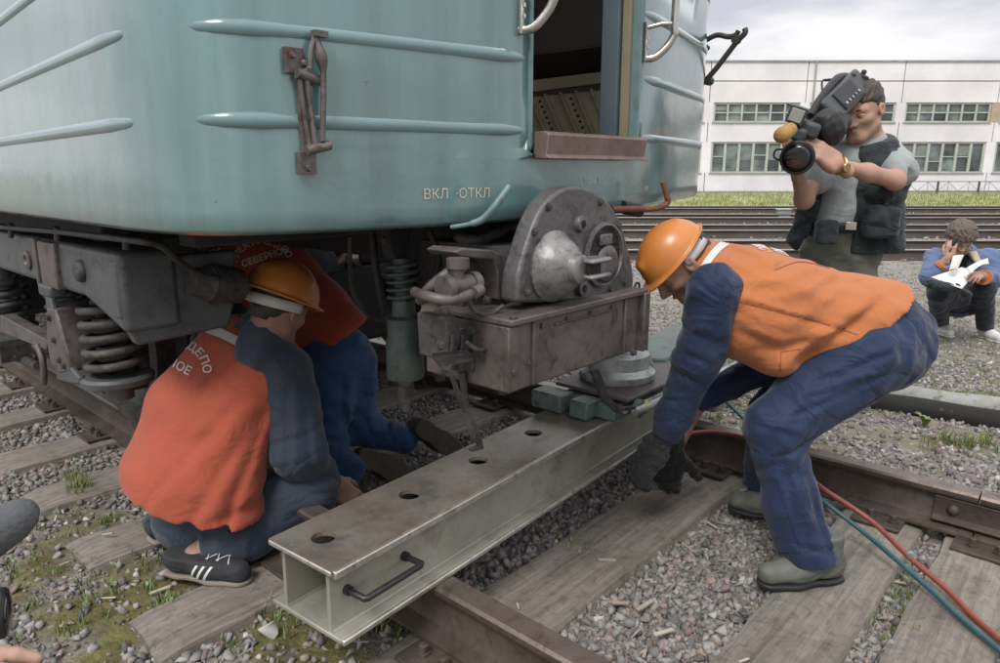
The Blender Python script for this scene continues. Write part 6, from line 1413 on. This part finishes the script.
# ---------------------------------------------------------------- worker kneeling half under the car
def worker_kneeling():
    hip = PY(335, 358, 2.82); wa = PY(312, 322, 2.9); sh = PY(262, 262, 3.05); neck = PY(240, 246, 3.12); side = Vector((.66, -.30, .62)).normalized()
    kA = PY(322, 450, 2.64); aA = PY(350, 470, 2.66); kB = PY(356, 425, 2.82); aB = PY(404, 440, 2.88)
    hc = PY(222, 246, 3.22); Rm = basis((-.5, .8, -.2), (-.5, -.1, .85))
    rsh = PY(285, 250, 3.0); lsh = PY(240, 285, 3.1); hr = PY(330, 262, 3.4); hl = PY(240, 330, 3.4)
    body = U_([flatcone(hip, wa, .14, .14, .11, .10, side), flatcone(wa, sh, .15, .18, .10, .10, side), rc(sh, neck, .09, .06), rc(neck, hc, .06, .055), rc(hip, kA, .09, .06), rc(kA, aA, .055, .04), rc(hip, kB, .09, .06), rc(kB, aB, .055, .04), rc(rsh, hr, .045, .03), rc(lsh, hl, .045, .03)], .04)
    lo, hi = bbox([hip, neck, kA, aA, kB, aB, hr, hl], .14); bm_ = nets(body, lo, hi, .013)
    v, f = join(bm_, head_mesh(hc, Rm, .98, h=.005), hand_mesh(hr, basis((.2, 1, .3), (0, 0, 1)), -1, h=.005), hand_mesh(hl, basis((.1, 1, .1), (0, 0, 1)), 1, h=.005))
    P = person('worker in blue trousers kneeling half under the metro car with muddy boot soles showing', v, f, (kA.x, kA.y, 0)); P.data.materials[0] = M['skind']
    helmet(hc, Rm, P, .96)
    hv, hf = hair_mesh(hc, Rm, .98, .006, h=.006); link_mesh('hair', hv, hf, M['hair'], P, smooth=180)
    jk_ = U_([rc(rsh, hr, .085, .055), rc(lsh, hl, .085, .055), flatcone(wa, sh, .16, .185, .105, .11, side), rc(sh, neck, .1, .075)], .04); piece('jacket', fold(clip(jk_, plane(PY(0, 0, 3.36), (0, 1, 0))), .005, (20, 20, 15), 2), [rsh, lsh, hr, hl, wa], .14, .011, M['slate'], P)
    vt = U_([flatcone(PY(338, 350, 2.82), wa, .195, .19, .14, .14, side), flatcone(wa, sh, .19, .20, .14, .125, side), flatcone(sh, neck, .18, .10, .11, .08, side)], .05)
    vt = clip(vt, plane(PY(335, 345, 2.8), (30, 0, -38)), k=.008); vt = fold(vt, .006, (14, 12, 14), 9)
    vo = piece('vest', vt, [PY(345, 345, 2.8), wa, sh, neck], .24, .009, M['vestd'], P); bv = bvh_of(vo)
    for i, chh in enumerate('ЭЛЕКТРОДЕПО'):
        an = R(-172 + 15.0 * i); cxp, cyp = 263 + 27 * math.cos(an), 262 + 20 * math.sin(an); ro = an + math.pi / 2; c_, s_ = math.cos(ro), math.sin(ro)
        cloth_text(bv, lambda x, y, cxp=cxp, cyp=cyp, c_=c_, s_=s_: (cxp + x * c_ + y * s_, cyp + x * s_ - y * c_), chh, M['print'], vo, 9, 'lettering', .2)
    ca, sa = math.cos(R(-18)), math.sin(R(-18)); cloth_text(bv, lambda x, y: (265 + x * ca + y * sa, 257 + x * sa - y * ca), 'СЕВЕРНОЕ', M['print'], vo, 9, 'lettering', .2)
    tr = U_([el(hip, (.155, .16, .15)), rc(PY(327, 372, 2.74), kA, .125, .098), rc(kA, aA, .092, .066), rc(PY(348, 365, 2.86), kB, .125, .092), rc(kB, aB, .088, .062)], .035)
    tr = fold(tr, .006, (20, 18, 14), 7); tr = crease(tr, [(PY(310, 390, 2.7), PY(345, 400, 2.7), .012, .010), (PY(345, 372, 2.7), PY(348, 430, 2.7), .014, .014), (PY(312, 420, 2.7), PY(345, 432, 2.7), .012, .010), (PY(362, 420, 2.7), PY(372, 445, 2.7), .010, .010), (PY(380, 420, 2.7), PY(388, 450, 2.7), .009, .008), (PY(355, 395, 2.7), PY(375, 410, 2.7), .010, .008), (PY(325, 455, 2.7), PY(345, 450, 2.7), .009, .008)])
    piece('trousers', tr, [hip, kA, aA, kB, aB], .17, .0085, M['blue'], P)
    for heel, fw_ in ((PY(418, 424, 2.86), Vector((.62, .30, -.60))), (PY(358, 455, 2.68), Vector((.72, .25, -.45)))):
        toe = heel + fw_.normalized() * .27; up_ = Vector((-.55, .75, -.25))
        a, b, _ = shoe_mesh(toe, heel, 1., .07, .006, up_); bo = link_mesh('boot', a[0], a[1], M['boot'], P, smooth=180); link_mesh('sole', b[0], b[1], M['sole'], bo, smooth=180)
worker_kneeling()

# ---------------------------------------------------------------- cameraman
def away(o, k=1.12):
    o.scale = (k, k, k); o.location = O + (Vector(o.location) - O) * k
def cameraman():
    Y = 3.0; hc = PY(861, 111, 2.97); Rm = basis((-.72, -.60, -.36), (-.24, -.10, 1)); S = .95; side = Vector((.90, -.42, 0)).normalized()
    neck = PY(866, 141, 3.02); ch = PY(858, 172, 3.03); wa = PY(845, 226, 3.03); hip = PY(843, 244, 3.03)
    lsh = PY(893, 152, 2.98); lel = PY(895, 180, 2.80); lwr = PY(838, 165, 2.68)
    rsh = PY(826, 158, 3.05); rel_ = PY(804, 200, 2.88); rwr = PY(796, 166, 2.78)
    gr = .018; f1 = Vector((PY(782, 440, Y).x, 3.0, gr + .07)); f2 = Vector((PY(806, 440, Y).x, 3.1, gr + .07)); k1 = Vector((f1.x + .09, 2.97, .50)); k2 = Vector((f2.x + .11, 3.05, .50))
    body = U_([flatcone(hip, ch, .11, .13, .08, .09, side), flatcone(ch, neck, .15, .07, .08, .06, side), rc(neck, PY(865, 132, 3.0), .056, .052), rc(lsh, lel, .034, .034), rc(lel, (lel + lwr) / 2, .034, .030), rc((lel + lwr) / 2, lwr, .030, .022), rc(rsh, rel_, .040, .032), rc(rel_, rwr, .033, .023), rc(hip, k1, .07, .05), rc(k1, f1, .05, .04), rc(hip, k2, .07, .05), rc(k2, f2, .05, .04)], .035)
    lo, hi = bbox([hip, neck, lel, lwr, rel_, rwr, f1, f2], .14); bm_ = nets(body, lo, hi, .0085); hm = head_mesh(hc, Rm, S, True)
    h1 = hand_mesh(lwr, basis((-.82, -.15, .50), (.25, -.85, .35)), 1, (.30, .35, .40, .45), (.1, -.2), 1.02, .05); h2 = hand_mesh(rwr, basis((-.25, .1, 1), (-.9, -.4, -.1)), -1, (.55, .6, .6, .6), (.3, .1), 1.02, .03)
    v, f = join(bm_, hm, h1, h2); P = person('cameraman in grey t-shirt and black pocket vest filming from the shoulder', v, f, (f1.x, f1.y, gr))
    eyes(hc, Rm, S, P); brows(hc, Rm, S, P)
    hv, hf = hair_mesh(hc, Rm, S * .98, .008, .0040, front=.050, seed=2, curly=.001); link_mesh('hair', hv, hf, M['hair'], P, smooth=180)
    ts = U_([flatcone(wa, ch, .150, .172, .115, .13, side), flatcone(ch, neck, .165, .080, .115, .068, side), rc(PY(894, 156, 2.98), PY(899, 171, 2.86), .052, .068), rc(rsh, (rsh + rel_) / 2, .07, .065)], .04)
    ts = clip(ts, plane(PY(863, 139, 2.95), (-.2, -.3, 1)), plane(PY(897, 171, 2.85), PY(895, 180, 2.80) - PY(890, 152, 2.98)), k=.006) if False else clip(ts, plane(PY(863, 140, 2.95), (-.2, -.5, 1)), k=.006)
    ts = crease(fold(ts, .004, (20, 20, 13), 1), [(PY(880, 150, 3), PY(905, 165, 3), .009, .006), (PY(840, 190, 3), PY(828, 222, 3), .010, .006), (PY(850, 165, 3), PY(835, 200, 3), .010, .005)])
    sl_end = plane(PY(899, 176, 2.83), (PY(893, 188, 2.74) - PY(892, 155, 2.95)))
    near_sleeve = lambda P_: (P_[:, 0] > lsh.x - .035) & (P_[:, 2] < lsh.z + .02)
    ts0 = ts; ts = lambda P_: np.where(near_sleeve(P_), smax(ts0(P_), sl_end(P_), .005), ts0(P_))
    piece('t_shirt', ts, [wa, neck, lsh, PY(900, 180, 2.85), rsh], .17, .0075, M['tee'], P)
    tr = U_([flatcone(hip, wa, .140, .150, .115, .118, side), rc(hip + side * .06 + Vector((0, 0, -.05)), k2, .10, .08), rc(k2, f2, .08, .075), rc(hip - side * .07 + Vector((0, 0, -.05)), k1, .10, .08), rc(k1, f1, .08, .075)], .04)
    tr = clip(tr, plane(PY(845, 222, 3.0), (0, 0, 1)), k=.005); piece('trousers', fold(tr, .005, (18, 18, 12), 3), [hip, f1, f2, k1, k2], .16, .010, M['olive'], P)
    for f_ in (f1, f2):
        a, b, _ = shoe_mesh(Vector((f_.x - .13, f_.y - .17, gr)), Vector((f_.x + .02, f_.y + .05, gr)), 1., .05, .007); bo = link_mesh('shoe', a[0], a[1], M['leather'], P, smooth=180); link_mesh('sole', b[0], b[1], M['rubber'], bo, smooth=180)
    # belt
    bc = PY(845, 226, 3.03); bl_ = flatcone(bc - Vector((0, 0, .0)), bc + Vector((0, 0, .001)), .176, .176, .135, .135, side); bl_ = clip(bl_, plane(bc + Vector((0, 0, .02)), (0, 0, 1)), plane(bc - Vector((0, 0, .02)), (0, 0, -1)), k=.003); be = piece('belt', bl_, [bc], .2, .006, M['leather'], P)
    mb = MB(); q = PY(851, 226, 2.885); mb.box(q, (.045, .008, .034), Matrix.Rotation(R(-20), 3, 'Z')); mb.build('buckle', M['chrome'], be, bevel=.003)
    # black vest with an open front
    vt = U_([flatcone(PY(850, 240, 3.03), ch, .175, .190, .140, .145, side), flatcone(ch, PY(867, 144, 3.03), .205, .11, .14, .085, side), flatcone(PY(826, 170, 3.0), PY(808, 243, 2.95), .05, .085, .07, .045, side), flatcone(PY(882, 165, 2.97), PY(877, 245, 2.93), .08, .105, .09, .085, side), rc(PY(877, 139, 3.0), PY(885, 170, 2.95), .060, .10), bx(PY(881, 222, 2.83), (.065, .03, .07), Matrix.Rotation(R(-22), 3, 'Z'), .02), bx(PY(881, 190, 2.86), (.055, .02, .035), Matrix.Rotation(R(-22), 3, 'Z'), .015)], .025)
    A_, B_ = PY(856, 140, 2.9), PY(832, 236, 2.9); a2 = np.array([A_.x, A_.z], dtype=F4); b2 = np.array([B_.x, B_.z], dtype=F4); ba = b2 - a2
    def opening(P_):
        q = P_[:, (0, 2)] - a2; h_ = np.clip(q @ ba / float(ba @ ba), 0, 1.3); d = np.linalg.norm(q - h_[:, None] * ba, axis=1) - (.035 + .055 * h_); return np.maximum(d, P_[:, 1] - 3.0)
    vt = cut(vt, opening, .01)
    vt = clip(vt, plane(PY(845, 252, 3.0), (.05, 0, -1)), plane(PY(860, 141, 3.0), (-.2, -.2, 1)), k=.006); vt = cut(vt, rc(PY(914, 152, 3.0), PY(916, 178, 2.82), .070, .082), .01); vt = cut(vt, rc(rsh, rel_, .06, .062), .01)
    vt = fold(vt, .006, (26, 22, 16), 5); vt = crease(vt, [(PY(862, 205, 3), PY(898, 200, 3), .009, .009), (PY(866, 236, 3), PY(896, 226, 3), .009, .009), (PY(862, 180, 3), PY(890, 178, 3), .008, .007), (PY(800, 200, 3), PY(825, 195, 3), .009, .008), (PY(795, 225, 3), PY(820, 215, 3), .009, .008), (PY(862, 170, 3), PY(866, 250, 3), .007, .007)])
    vo = piece('vest', vt, [PY(795, 250, 3), PY(905, 250, 3), PY(860, 135, 3)], .22, .0075, M['pvest'], P)
    mb = MB(); mb.box(PY(826, 232, 2.83), (.085, .06, .10)); mb.build('pouch', M['pvest'], P, bevel=.02, bseg=3)
    # wrist watch
    mb = MB(); ax = (lwr - lel).normalized(); e1_ = ax.orthogonal().normalized(); e2_ = ax.cross(e1_); c_ = lwr - ax * .008
    mb.tube([c_ + (e1_ * math.cos(a_) + e2_ * math.sin(a_)) * .031 for a_ in np.linspace(0, 6.28, 24)[:-1]], .006, 6, closed=True); d_ = (O - c_).normalized(); d_ = (d_ - ax * d_.dot(ax)).normalized(); mb.lathe([(.018, 0), (.019, .004), (.016, .009), (.01, .0095)], c_ + d_ * .029, d_, 20); mb.build('watch', M['gold'], P, smooth=50)
    away(P)
cameraman()
def tv_camera():
    C0 = PY(822, 122, 2.85); T = thing('video_camera', 'black professional video camera with ochre foam microphone on the cameraman shoulder', 'video camera', C0)
    # axis from lens to back
    ln = PY(798, 157, 2.62); bk = PY(858, 84, 3.12); ax = (bk - ln).normalized(); 
    lx = Vector((.42, .88, .12)).normalized()                       # lens axis pointing back
    Rb = basis(lx, (.35, -.1, 1)); P_ = lambda x, y, z: PY(826, 118, 2.9) + Rb @ Vector((x, y, z))
    mb = MB(); mb.box(P_(.01, .04, -.01), (.11, .26, .15), Rb); mb.build('camera_body', M['camb'], T, bevel=.018, bseg=3)
    ux = (PY(860, 80, 3.02) - PY(816, 124, 2.74)).normalized(); Ru = basis(ux, (.4, -.8, .6)); cu = (PY(860, 80, 3.02) + PY(816, 124, 2.74)) / 2
    mb = MB(); mb.box(cu, (.105, .34, .10), Ru); mb.build('recorder_body', M['camb'], T, bevel=.012)
    mb = MB(); mb.box(cu + Ru @ Vector((.0, -.02, .052)), (.08, .16, .012), Ru); mb.box(cu + Ru @ Vector((-.054, .05, .0)), (.008, .12, .06), Ru); mb.build_each('side_panel', M['camd'], T, bevel=.004)
    mb = MB()
    for k in range(5): mb.cyl(cu + Ru @ Vector((.02 - .0 * k, -.08 + k * .03, .058)), cu + Ru @ Vector((.02, -.08 + k * .03, .064)), .006, 10)
    mb.build_each('button', M['jacklight'], T)
    mb = MB(); mb.tube(smoothpath([cu + Ru @ Vector((-.05, -.12, .03)), cu + Ru @ Vector((-.10, -.05, .03)), cu + Ru @ Vector((-.09, .05, .0)), cu + Ru @ Vector((-.04, .12, .02))], 6), .004, 6); mb.build('cable', M['rubber'], T, smooth=60)
    mb = MB(); mb.tube(smoothpath([PY(811, 116, 2.74), PY(820, 100, 2.78), PY(836, 80, 2.88), PY(846, 77, 3.0)], 5), .014, 10, flat=1.3); mb.tube([PY(815, 124, 2.76), PY(832, 100, 2.84), PY(842, 88, 2.92)], .024, 8); mb.build('carry_handle', M['camd'], T, smooth=60)
    mb = MB(); mb.box(PY(857, 80, 3.0), (.075, .12, .05), Rb); mb.box(PY(850, 82, 2.95), (.02, .06, .07), Rb); mb.box(PY(862, 76, 3.02), (.02, .05, .05), Rb); mb.build('battery_mount', M['camd'], T, bevel=.006)
    vf = U_([el(PY(831, 130, 2.72), (.052, .055, .058)), rc(PY(826, 122, 2.72), PY(842, 122, 2.80), .05, .035)], .03); sdf_part('eyepiece', fold(vf, .003, (40, 30, 30), 2), *bbox([PY(832, 126, 2.75)], .12), .006, M['camd'], T)
    mb = MB(); mb.box(PY(806, 128, 2.70), (.10, .10, .055), Rb); mb.box(PY(800, 134, 2.69), (.05, .10, .05), Rb); mb.build('viewfinder_arm', M['camb'], T, bevel=.012)
    mb = MB(); mb.box(PY(797, 115, 2.66), (.062, .055, .062), Rb); mb.box(PY(796, 106, 2.66), (.066, .06, .006), Rb); lt_ = mb.build('camera_light', M['camb'], T, bevel=.006)
    mb = MB(); mb.box(PY(797, 115, 2.66) - lx * .030, (.046, .004, .046), Rb); mb.build('light_glass', mat('frosted_glass', (.30, .31, .29), .25, 0, .1, 20, 0), lt_, bevel=.002)
    d_ = (PY(778, 137, 2.52) - PY(790, 129, 2.60)).normalized(); a_ = PY(791, 129, 2.62)
    mb = MB(); mb.lathe([(.012, 0), (.024, .004), (.0265, .02), (.026, .05), (.029, .075), (.027, .095), (.018, .106), (.004, .109)], a_, d_, 24); mb.build('foam_microphone', M['foam'], T, smooth=60)
    mb = MB(); mb.lathe([(.056, 0), (.060, .004), (.060, .030), (.054, .034), (.054, .040), (.050, .085), (.050, .088), (.046, .12), (.046, .16), (.04, .165)], PY(797, 158, 2.60), lx, 36)
    le = mb.build('lens', M['camd'], T, smooth=35)
    mb = MB(); mb.lathe([(.0505, -.0006), (.035, -.003), (.001, -.004)], PY(797, 158, 2.60), lx, 32); mb.build('front_glass', M['lens'], le, smooth=180)
    mb = MB()
    for y_ in (.046, .10): mb.lathe([(.0515, y_), (.0525, y_ + .002), (.0525, y_ + .010), (.0515, y_ + .012)], PY(797, 158, 2.60), lx, 48)
    mb.build('focus_ring', M['camb'], le, smooth=35)
    mb = MB(); q = PY(797, 158, 2.60); mb.tube(smoothpath([q + Rb @ Vector((-.05, .02, -.03)), q + Rb @ Vector((-.075, .02, -.025)), q + Rb @ Vector((-.08, .02, 0)), q + Rb @ Vector((-.055, .02, .01))], 4), .004, 6); mb.build('lens_cap_loop', M['camd'], le)
    mb = MB(); mb.box(PY(806, 146, 2.72), (.07, .10, .05), Rb); mb.build('zoom_grip', M['camd'], T, bevel=.015)
    away(T)
tv_camera()

# ---------------------------------------------------------------- squatting man with papers and phone
def squatting_man():
    Y = 5.9; hc = PY(960, 239, 5.78); Rm = basis((-.10, -.80, -.60), (0, -.35, 1)); S = 1.06
    neck = PY(963, 252, 5.9); ch = PY(965, 270, 5.95); hip = PY(962, 300, 6.1)
    kl = PY(938, 292, 5.66); kr = PY(984, 287, 5.70); gr = -.17; al = PY(942, 312, 6.15); ar = PY(986, 322, 5.95); al.z = ar.z = gr + .09
    s1 = PY(935, 258, 5.9); e1_ = PY(931, 277, 5.70); w1 = PY(948, 257, 5.63); s2 = PY(990, 258, 5.9); e2_ = PY(992, 279, 5.75); w2 = PY(979, 275, 5.52)
    body = U_([flatcone(hip, ch, .16, .18, .12, .12, (1, 0, 0)), rc(ch, neck, .1, .06), rc(neck, hc, .058, .055), rc(s1, e1_, .05, .04), rc(e1_, w1, .038, .028), rc(s2, e2_, .05, .04), rc(e2_, w2, .038, .028), rc(hip, kl, .09, .06), rc(kl, al, .055, .04), rc(hip, kr, .09, .06), rc(kr, ar, .055, .04)], .03)
    lo, hi = bbox([hip, neck, kl, kr, al, ar, w1, w2], .14); v, f = join(nets(body, lo, hi, .013), head_mesh(hc, Rm, S, True, h=.005), hand_mesh(w1, basis((.12, -.1, 1), (-.5, -.8, .2)), -1, (.8, .85, .85, .85), (.5, .2), .9, h=.0045), hand_mesh(w2, basis((-.6, -.7, .1), (.3, -.3, .9)), 1, (.5, .5, .5, .5), (.5, .2), .95, h=.0045))
    P = person('man in blue jacket squatting with a phone at his ear and papers on his lap', v, f, (al.x, al.y, gr)); eyes(hc, Rm, S, P); brows(hc, Rm, S, P)
    hv, hf = hair_mesh(hc, Rm, S, .026, .0055, front=.05, seed=7, curly=.007); link_mesh('hair', hv, hf, M['hairl'], P, smooth=180)
    jk_ = U_([flatcone(hip, ch, .19, .235, .15, .16, (1, 0, 0)), flatcone(ch, neck, .22, .10, .15, .09, (1, 0, 0)), rc(s1, e1_, .088, .080), rc(e1_, PY(946, 264, 5.64), .078, .052), rc(s2, e2_, .088, .08), rc(e2_, PY(983, 277, 5.6), .078, .052)], .04)
    A_, B_ = PY(966, 256, 5.8), PY(958, 290, 5.8); a2 = np.array([A_.x, A_.z], dtype=F4); b2 = np.array([B_.x, B_.z], dtype=F4); ba = b2 - a2
    def opening(P_): q = P_[:, (0, 2)] - a2; h_ = np.clip(q @ ba / float(ba @ ba), 0, 1.2); return np.maximum(np.linalg.norm(q - h_[:, None] * ba, axis=1) - (.045 + .05 * h_), P_[:, 1] - 5.9)
    jo = fold(cut(jk_, opening, .01), .008, (16, 14, 12), 2); jo = clip(jo, plane(PY(962, 246, 5.8), (0, -.3, 1)), plane(PY(947, 258, 5.63), (w1 - e1_)), k=.01) if False else clip(jo, plane(PY(962, 248, 5.85), (0, -.5, 1)), k=.01)
    piece('jacket', jo, [hip, ch, e1_, e2_, w1, w2, s1, s2], .17, .010, M['jacket'], P)
    cf = lambda w, e: w + (e - w).normalized() * .05; mb = MB()
    for w_, e_ in ((PY(947, 262, 5.63), e1_), (PY(982, 277, 5.58), e2_)): d_ = (e_ - w_).normalized(); mb.tube([w_ + d_ * .03, w_ + d_ * .055], .062, 16)
    mb.build_each('orange_cuff', M['vest'], P, smooth=50)
    sh_ = U_([flatcone(hip, ch, .15, .17, .12, .125, (1, 0, 0)), rc(ch, neck, .12, .075)], .03); piece('shirt', sh_, [hip, ch, neck], .16, .012, M['pvest'], P)
    co = U_([flatcone(PY(970, 250, 5.88), PY(978, 262, 5.74), .06, .035, .03, .02, (1, 0, -.4)), flatcone(PY(955, 250, 5.88), PY(953, 258, 5.76), .05, .03, .03, .02, (1, 0, .4))], .02); piece('collar', co, [PY(965, 256, 5.8)], .16, .007, M['beige'], P)
    tr = U_([rc(hip, kl, .115, .085), rc(kl, al, .082, .068), rc(hip, kr, .115, .085), rc(kr, ar, .082, .068), el(hip, (.18, .17, .14))], .03); tr = clip(tr, plane((0, 0, gr + .07), (0, 0, -1))); piece('jeans', fold(tr, .006, (16, 16, 12), 4), [hip, kl, kr, al, ar], .15, .011, M['jeans'], P)
    for a_ in (al, ar):
        a, b, _ = shoe_mesh(Vector((a_.x + (.02 if a_ is ar else -.02), a_.y - .22, gr + .0)), Vector((a_.x, a_.y + .06, gr + .0)), 1., .05, .008); bo = link_mesh('shoe', a[0], a[1], M['white'], P, smooth=180); link_mesh('sole', b[0], b[1], M['white'], bo, smooth=180)
    mb = MB(); mb.box(w1 + Vector((.02, .0, .10)), (.022, .05, .13), Euler((.1, .3, 0)).to_matrix()); tag(mb.build('phone', M['camd'], None, bevel=.008), 'small black phone held to the ear by the squatting man', 'phone')
    # papers, folder and bag
    def sheet(nm, px, bend, lb, Yb):
        q = [PY(x, y, yy) for x, y, yy in px]; vs = []; fs = []; n = 8
        for i in range(n + 1):
            for j in range(n + 1):
                u, v_ = i / n, j / n; p = (q[0] * (1 - u) + q[1] * u) * (1 - v_) + (q[3] * (1 - u) + q[2] * u) * v_; p = p + Vector((0, -.2, 1)) * bend * math.sin(math.pi * u) * (.5 + v_); vs.append(p)
        for i in range(n):
            for j in range(n): a_ = i * (n + 1) + j; fs.append((a_, a_ + 1, a_ + n + 2, a_ + n + 1))
        o = link_mesh(nm, vs, fs, M['paper'], None, smooth=180); s_ = o.modifiers.new('t', 'SOLIDIFY'); s_.thickness = .002; tag(o, lb, 'paper')
    sheet('paper', [(931, 277, 5.45), (962, 267, 5.62), (976, 272, 5.55), (962, 289, 5.36)], .0, 'broad white sheet of paper lying across the squatting man lap', 5.5)
    sheet('paper', [(953, 256, 5.48), (964, 255, 5.48), (957, 271, 5.44), (949, 271, 5.44)], .01, 'white sheet curling up before the chest of the squatting man', 5.5)
    sheet('paper', [(966, 268, 5.43), (988, 258, 5.48), (989, 264, 5.42), (970, 274, 5.38)], .02, 'white folded papers held in the left hand of the squatting man', 5.5)
    bg_ = U_([rc(PY(931, 284, 5.42), PY(956, 288, 5.42), .040, .036), rc(PY(956, 288, 5.42), PY(968, 294, 5.45), .036, .03), rc(PY(966, 296, 5.45), PY(968, 304, 5.5), .028, .02)], .02); o = sdf_part('bag', fold(bg_, .005, (30, 30, 30), 3), *bbox([PY(930, 284, 5.42), PY(970, 300, 5.45)], .09), .008, M['pvest'], None); tag(o, 'black soft bag resting on the knees of the squatting man', 'bag')
squatting_man()

# ---------------------------------------------------------------- camcorder and hand of another reporter at the lower left corner
def corner_camera():
    T = thing('video_camera', 'grey foam microphone and dark lens of another camera at the lower left corner', 'video camera', PY(-60, 600, .62))
    a_ = PY(-70, 580, .70); b_ = PY(35, 505, .74); d_ = (b_ - a_).normalized(); l_ = (b_ - a_).length
    mb = MB(); mb.lathe([(.012, 0), (.024, .01), (.025, l_ * .5), (.024, l_ - .03), (.019, l_ - .012), (.010, l_ - .002), (.002, l_)], a_, d_, 30); mb.build('foam_microphone', M['gfoam'], T, smooth=60)
    c_ = PY(8, 612, .68); ax = Vector((-.75, -.35, .05)).normalized()
    mb = MB(); mb.lathe([(.024, 0), (.027, .003), (.027, .02), (.025, .024), (.024, .07), (.02, .09)], c_, ax, 34); le = mb.build('lens', M['camd'], T, smooth=35)
    mb = MB(); mb.lathe([(.0235, -.0005), (.015, -.002), (.001, -.003)], c_, ax, 30); mb.build('front_glass', M['lens'], le, smooth=180)
    mb = MB(); mb.box(c_ + ax * .15 + Vector((0, 0, .012)), (.09, .16, .085), basis(ax, (0, 0, 1))); mb.build('camera_body', M['camb'], T, bevel=.012)
    w_ = PY(-95, 694, .58); Rm = basis((1, .12, .10), (.0, -.2, 1)); hv, hf = hand_mesh(w_ - Vector((.07, 0, .0)), Rm, -1, (.1, .2, .3, .4), (.1, .2), .9, .04)
    arm = nets(rc(w_ - Vector((.08, 0, .0)), w_ - Vector((.34, .12, .06)), .028, .04), *bbox([w_, w_ - Vector((.34, .12, .06))], .07), .007); v, f = join((hv, hf), arm)
    o = person('bare forearm and hand of a reporter at the lower left corner', v, f, (w_.x, w_.y, w_.z - .05))
corner_camera()
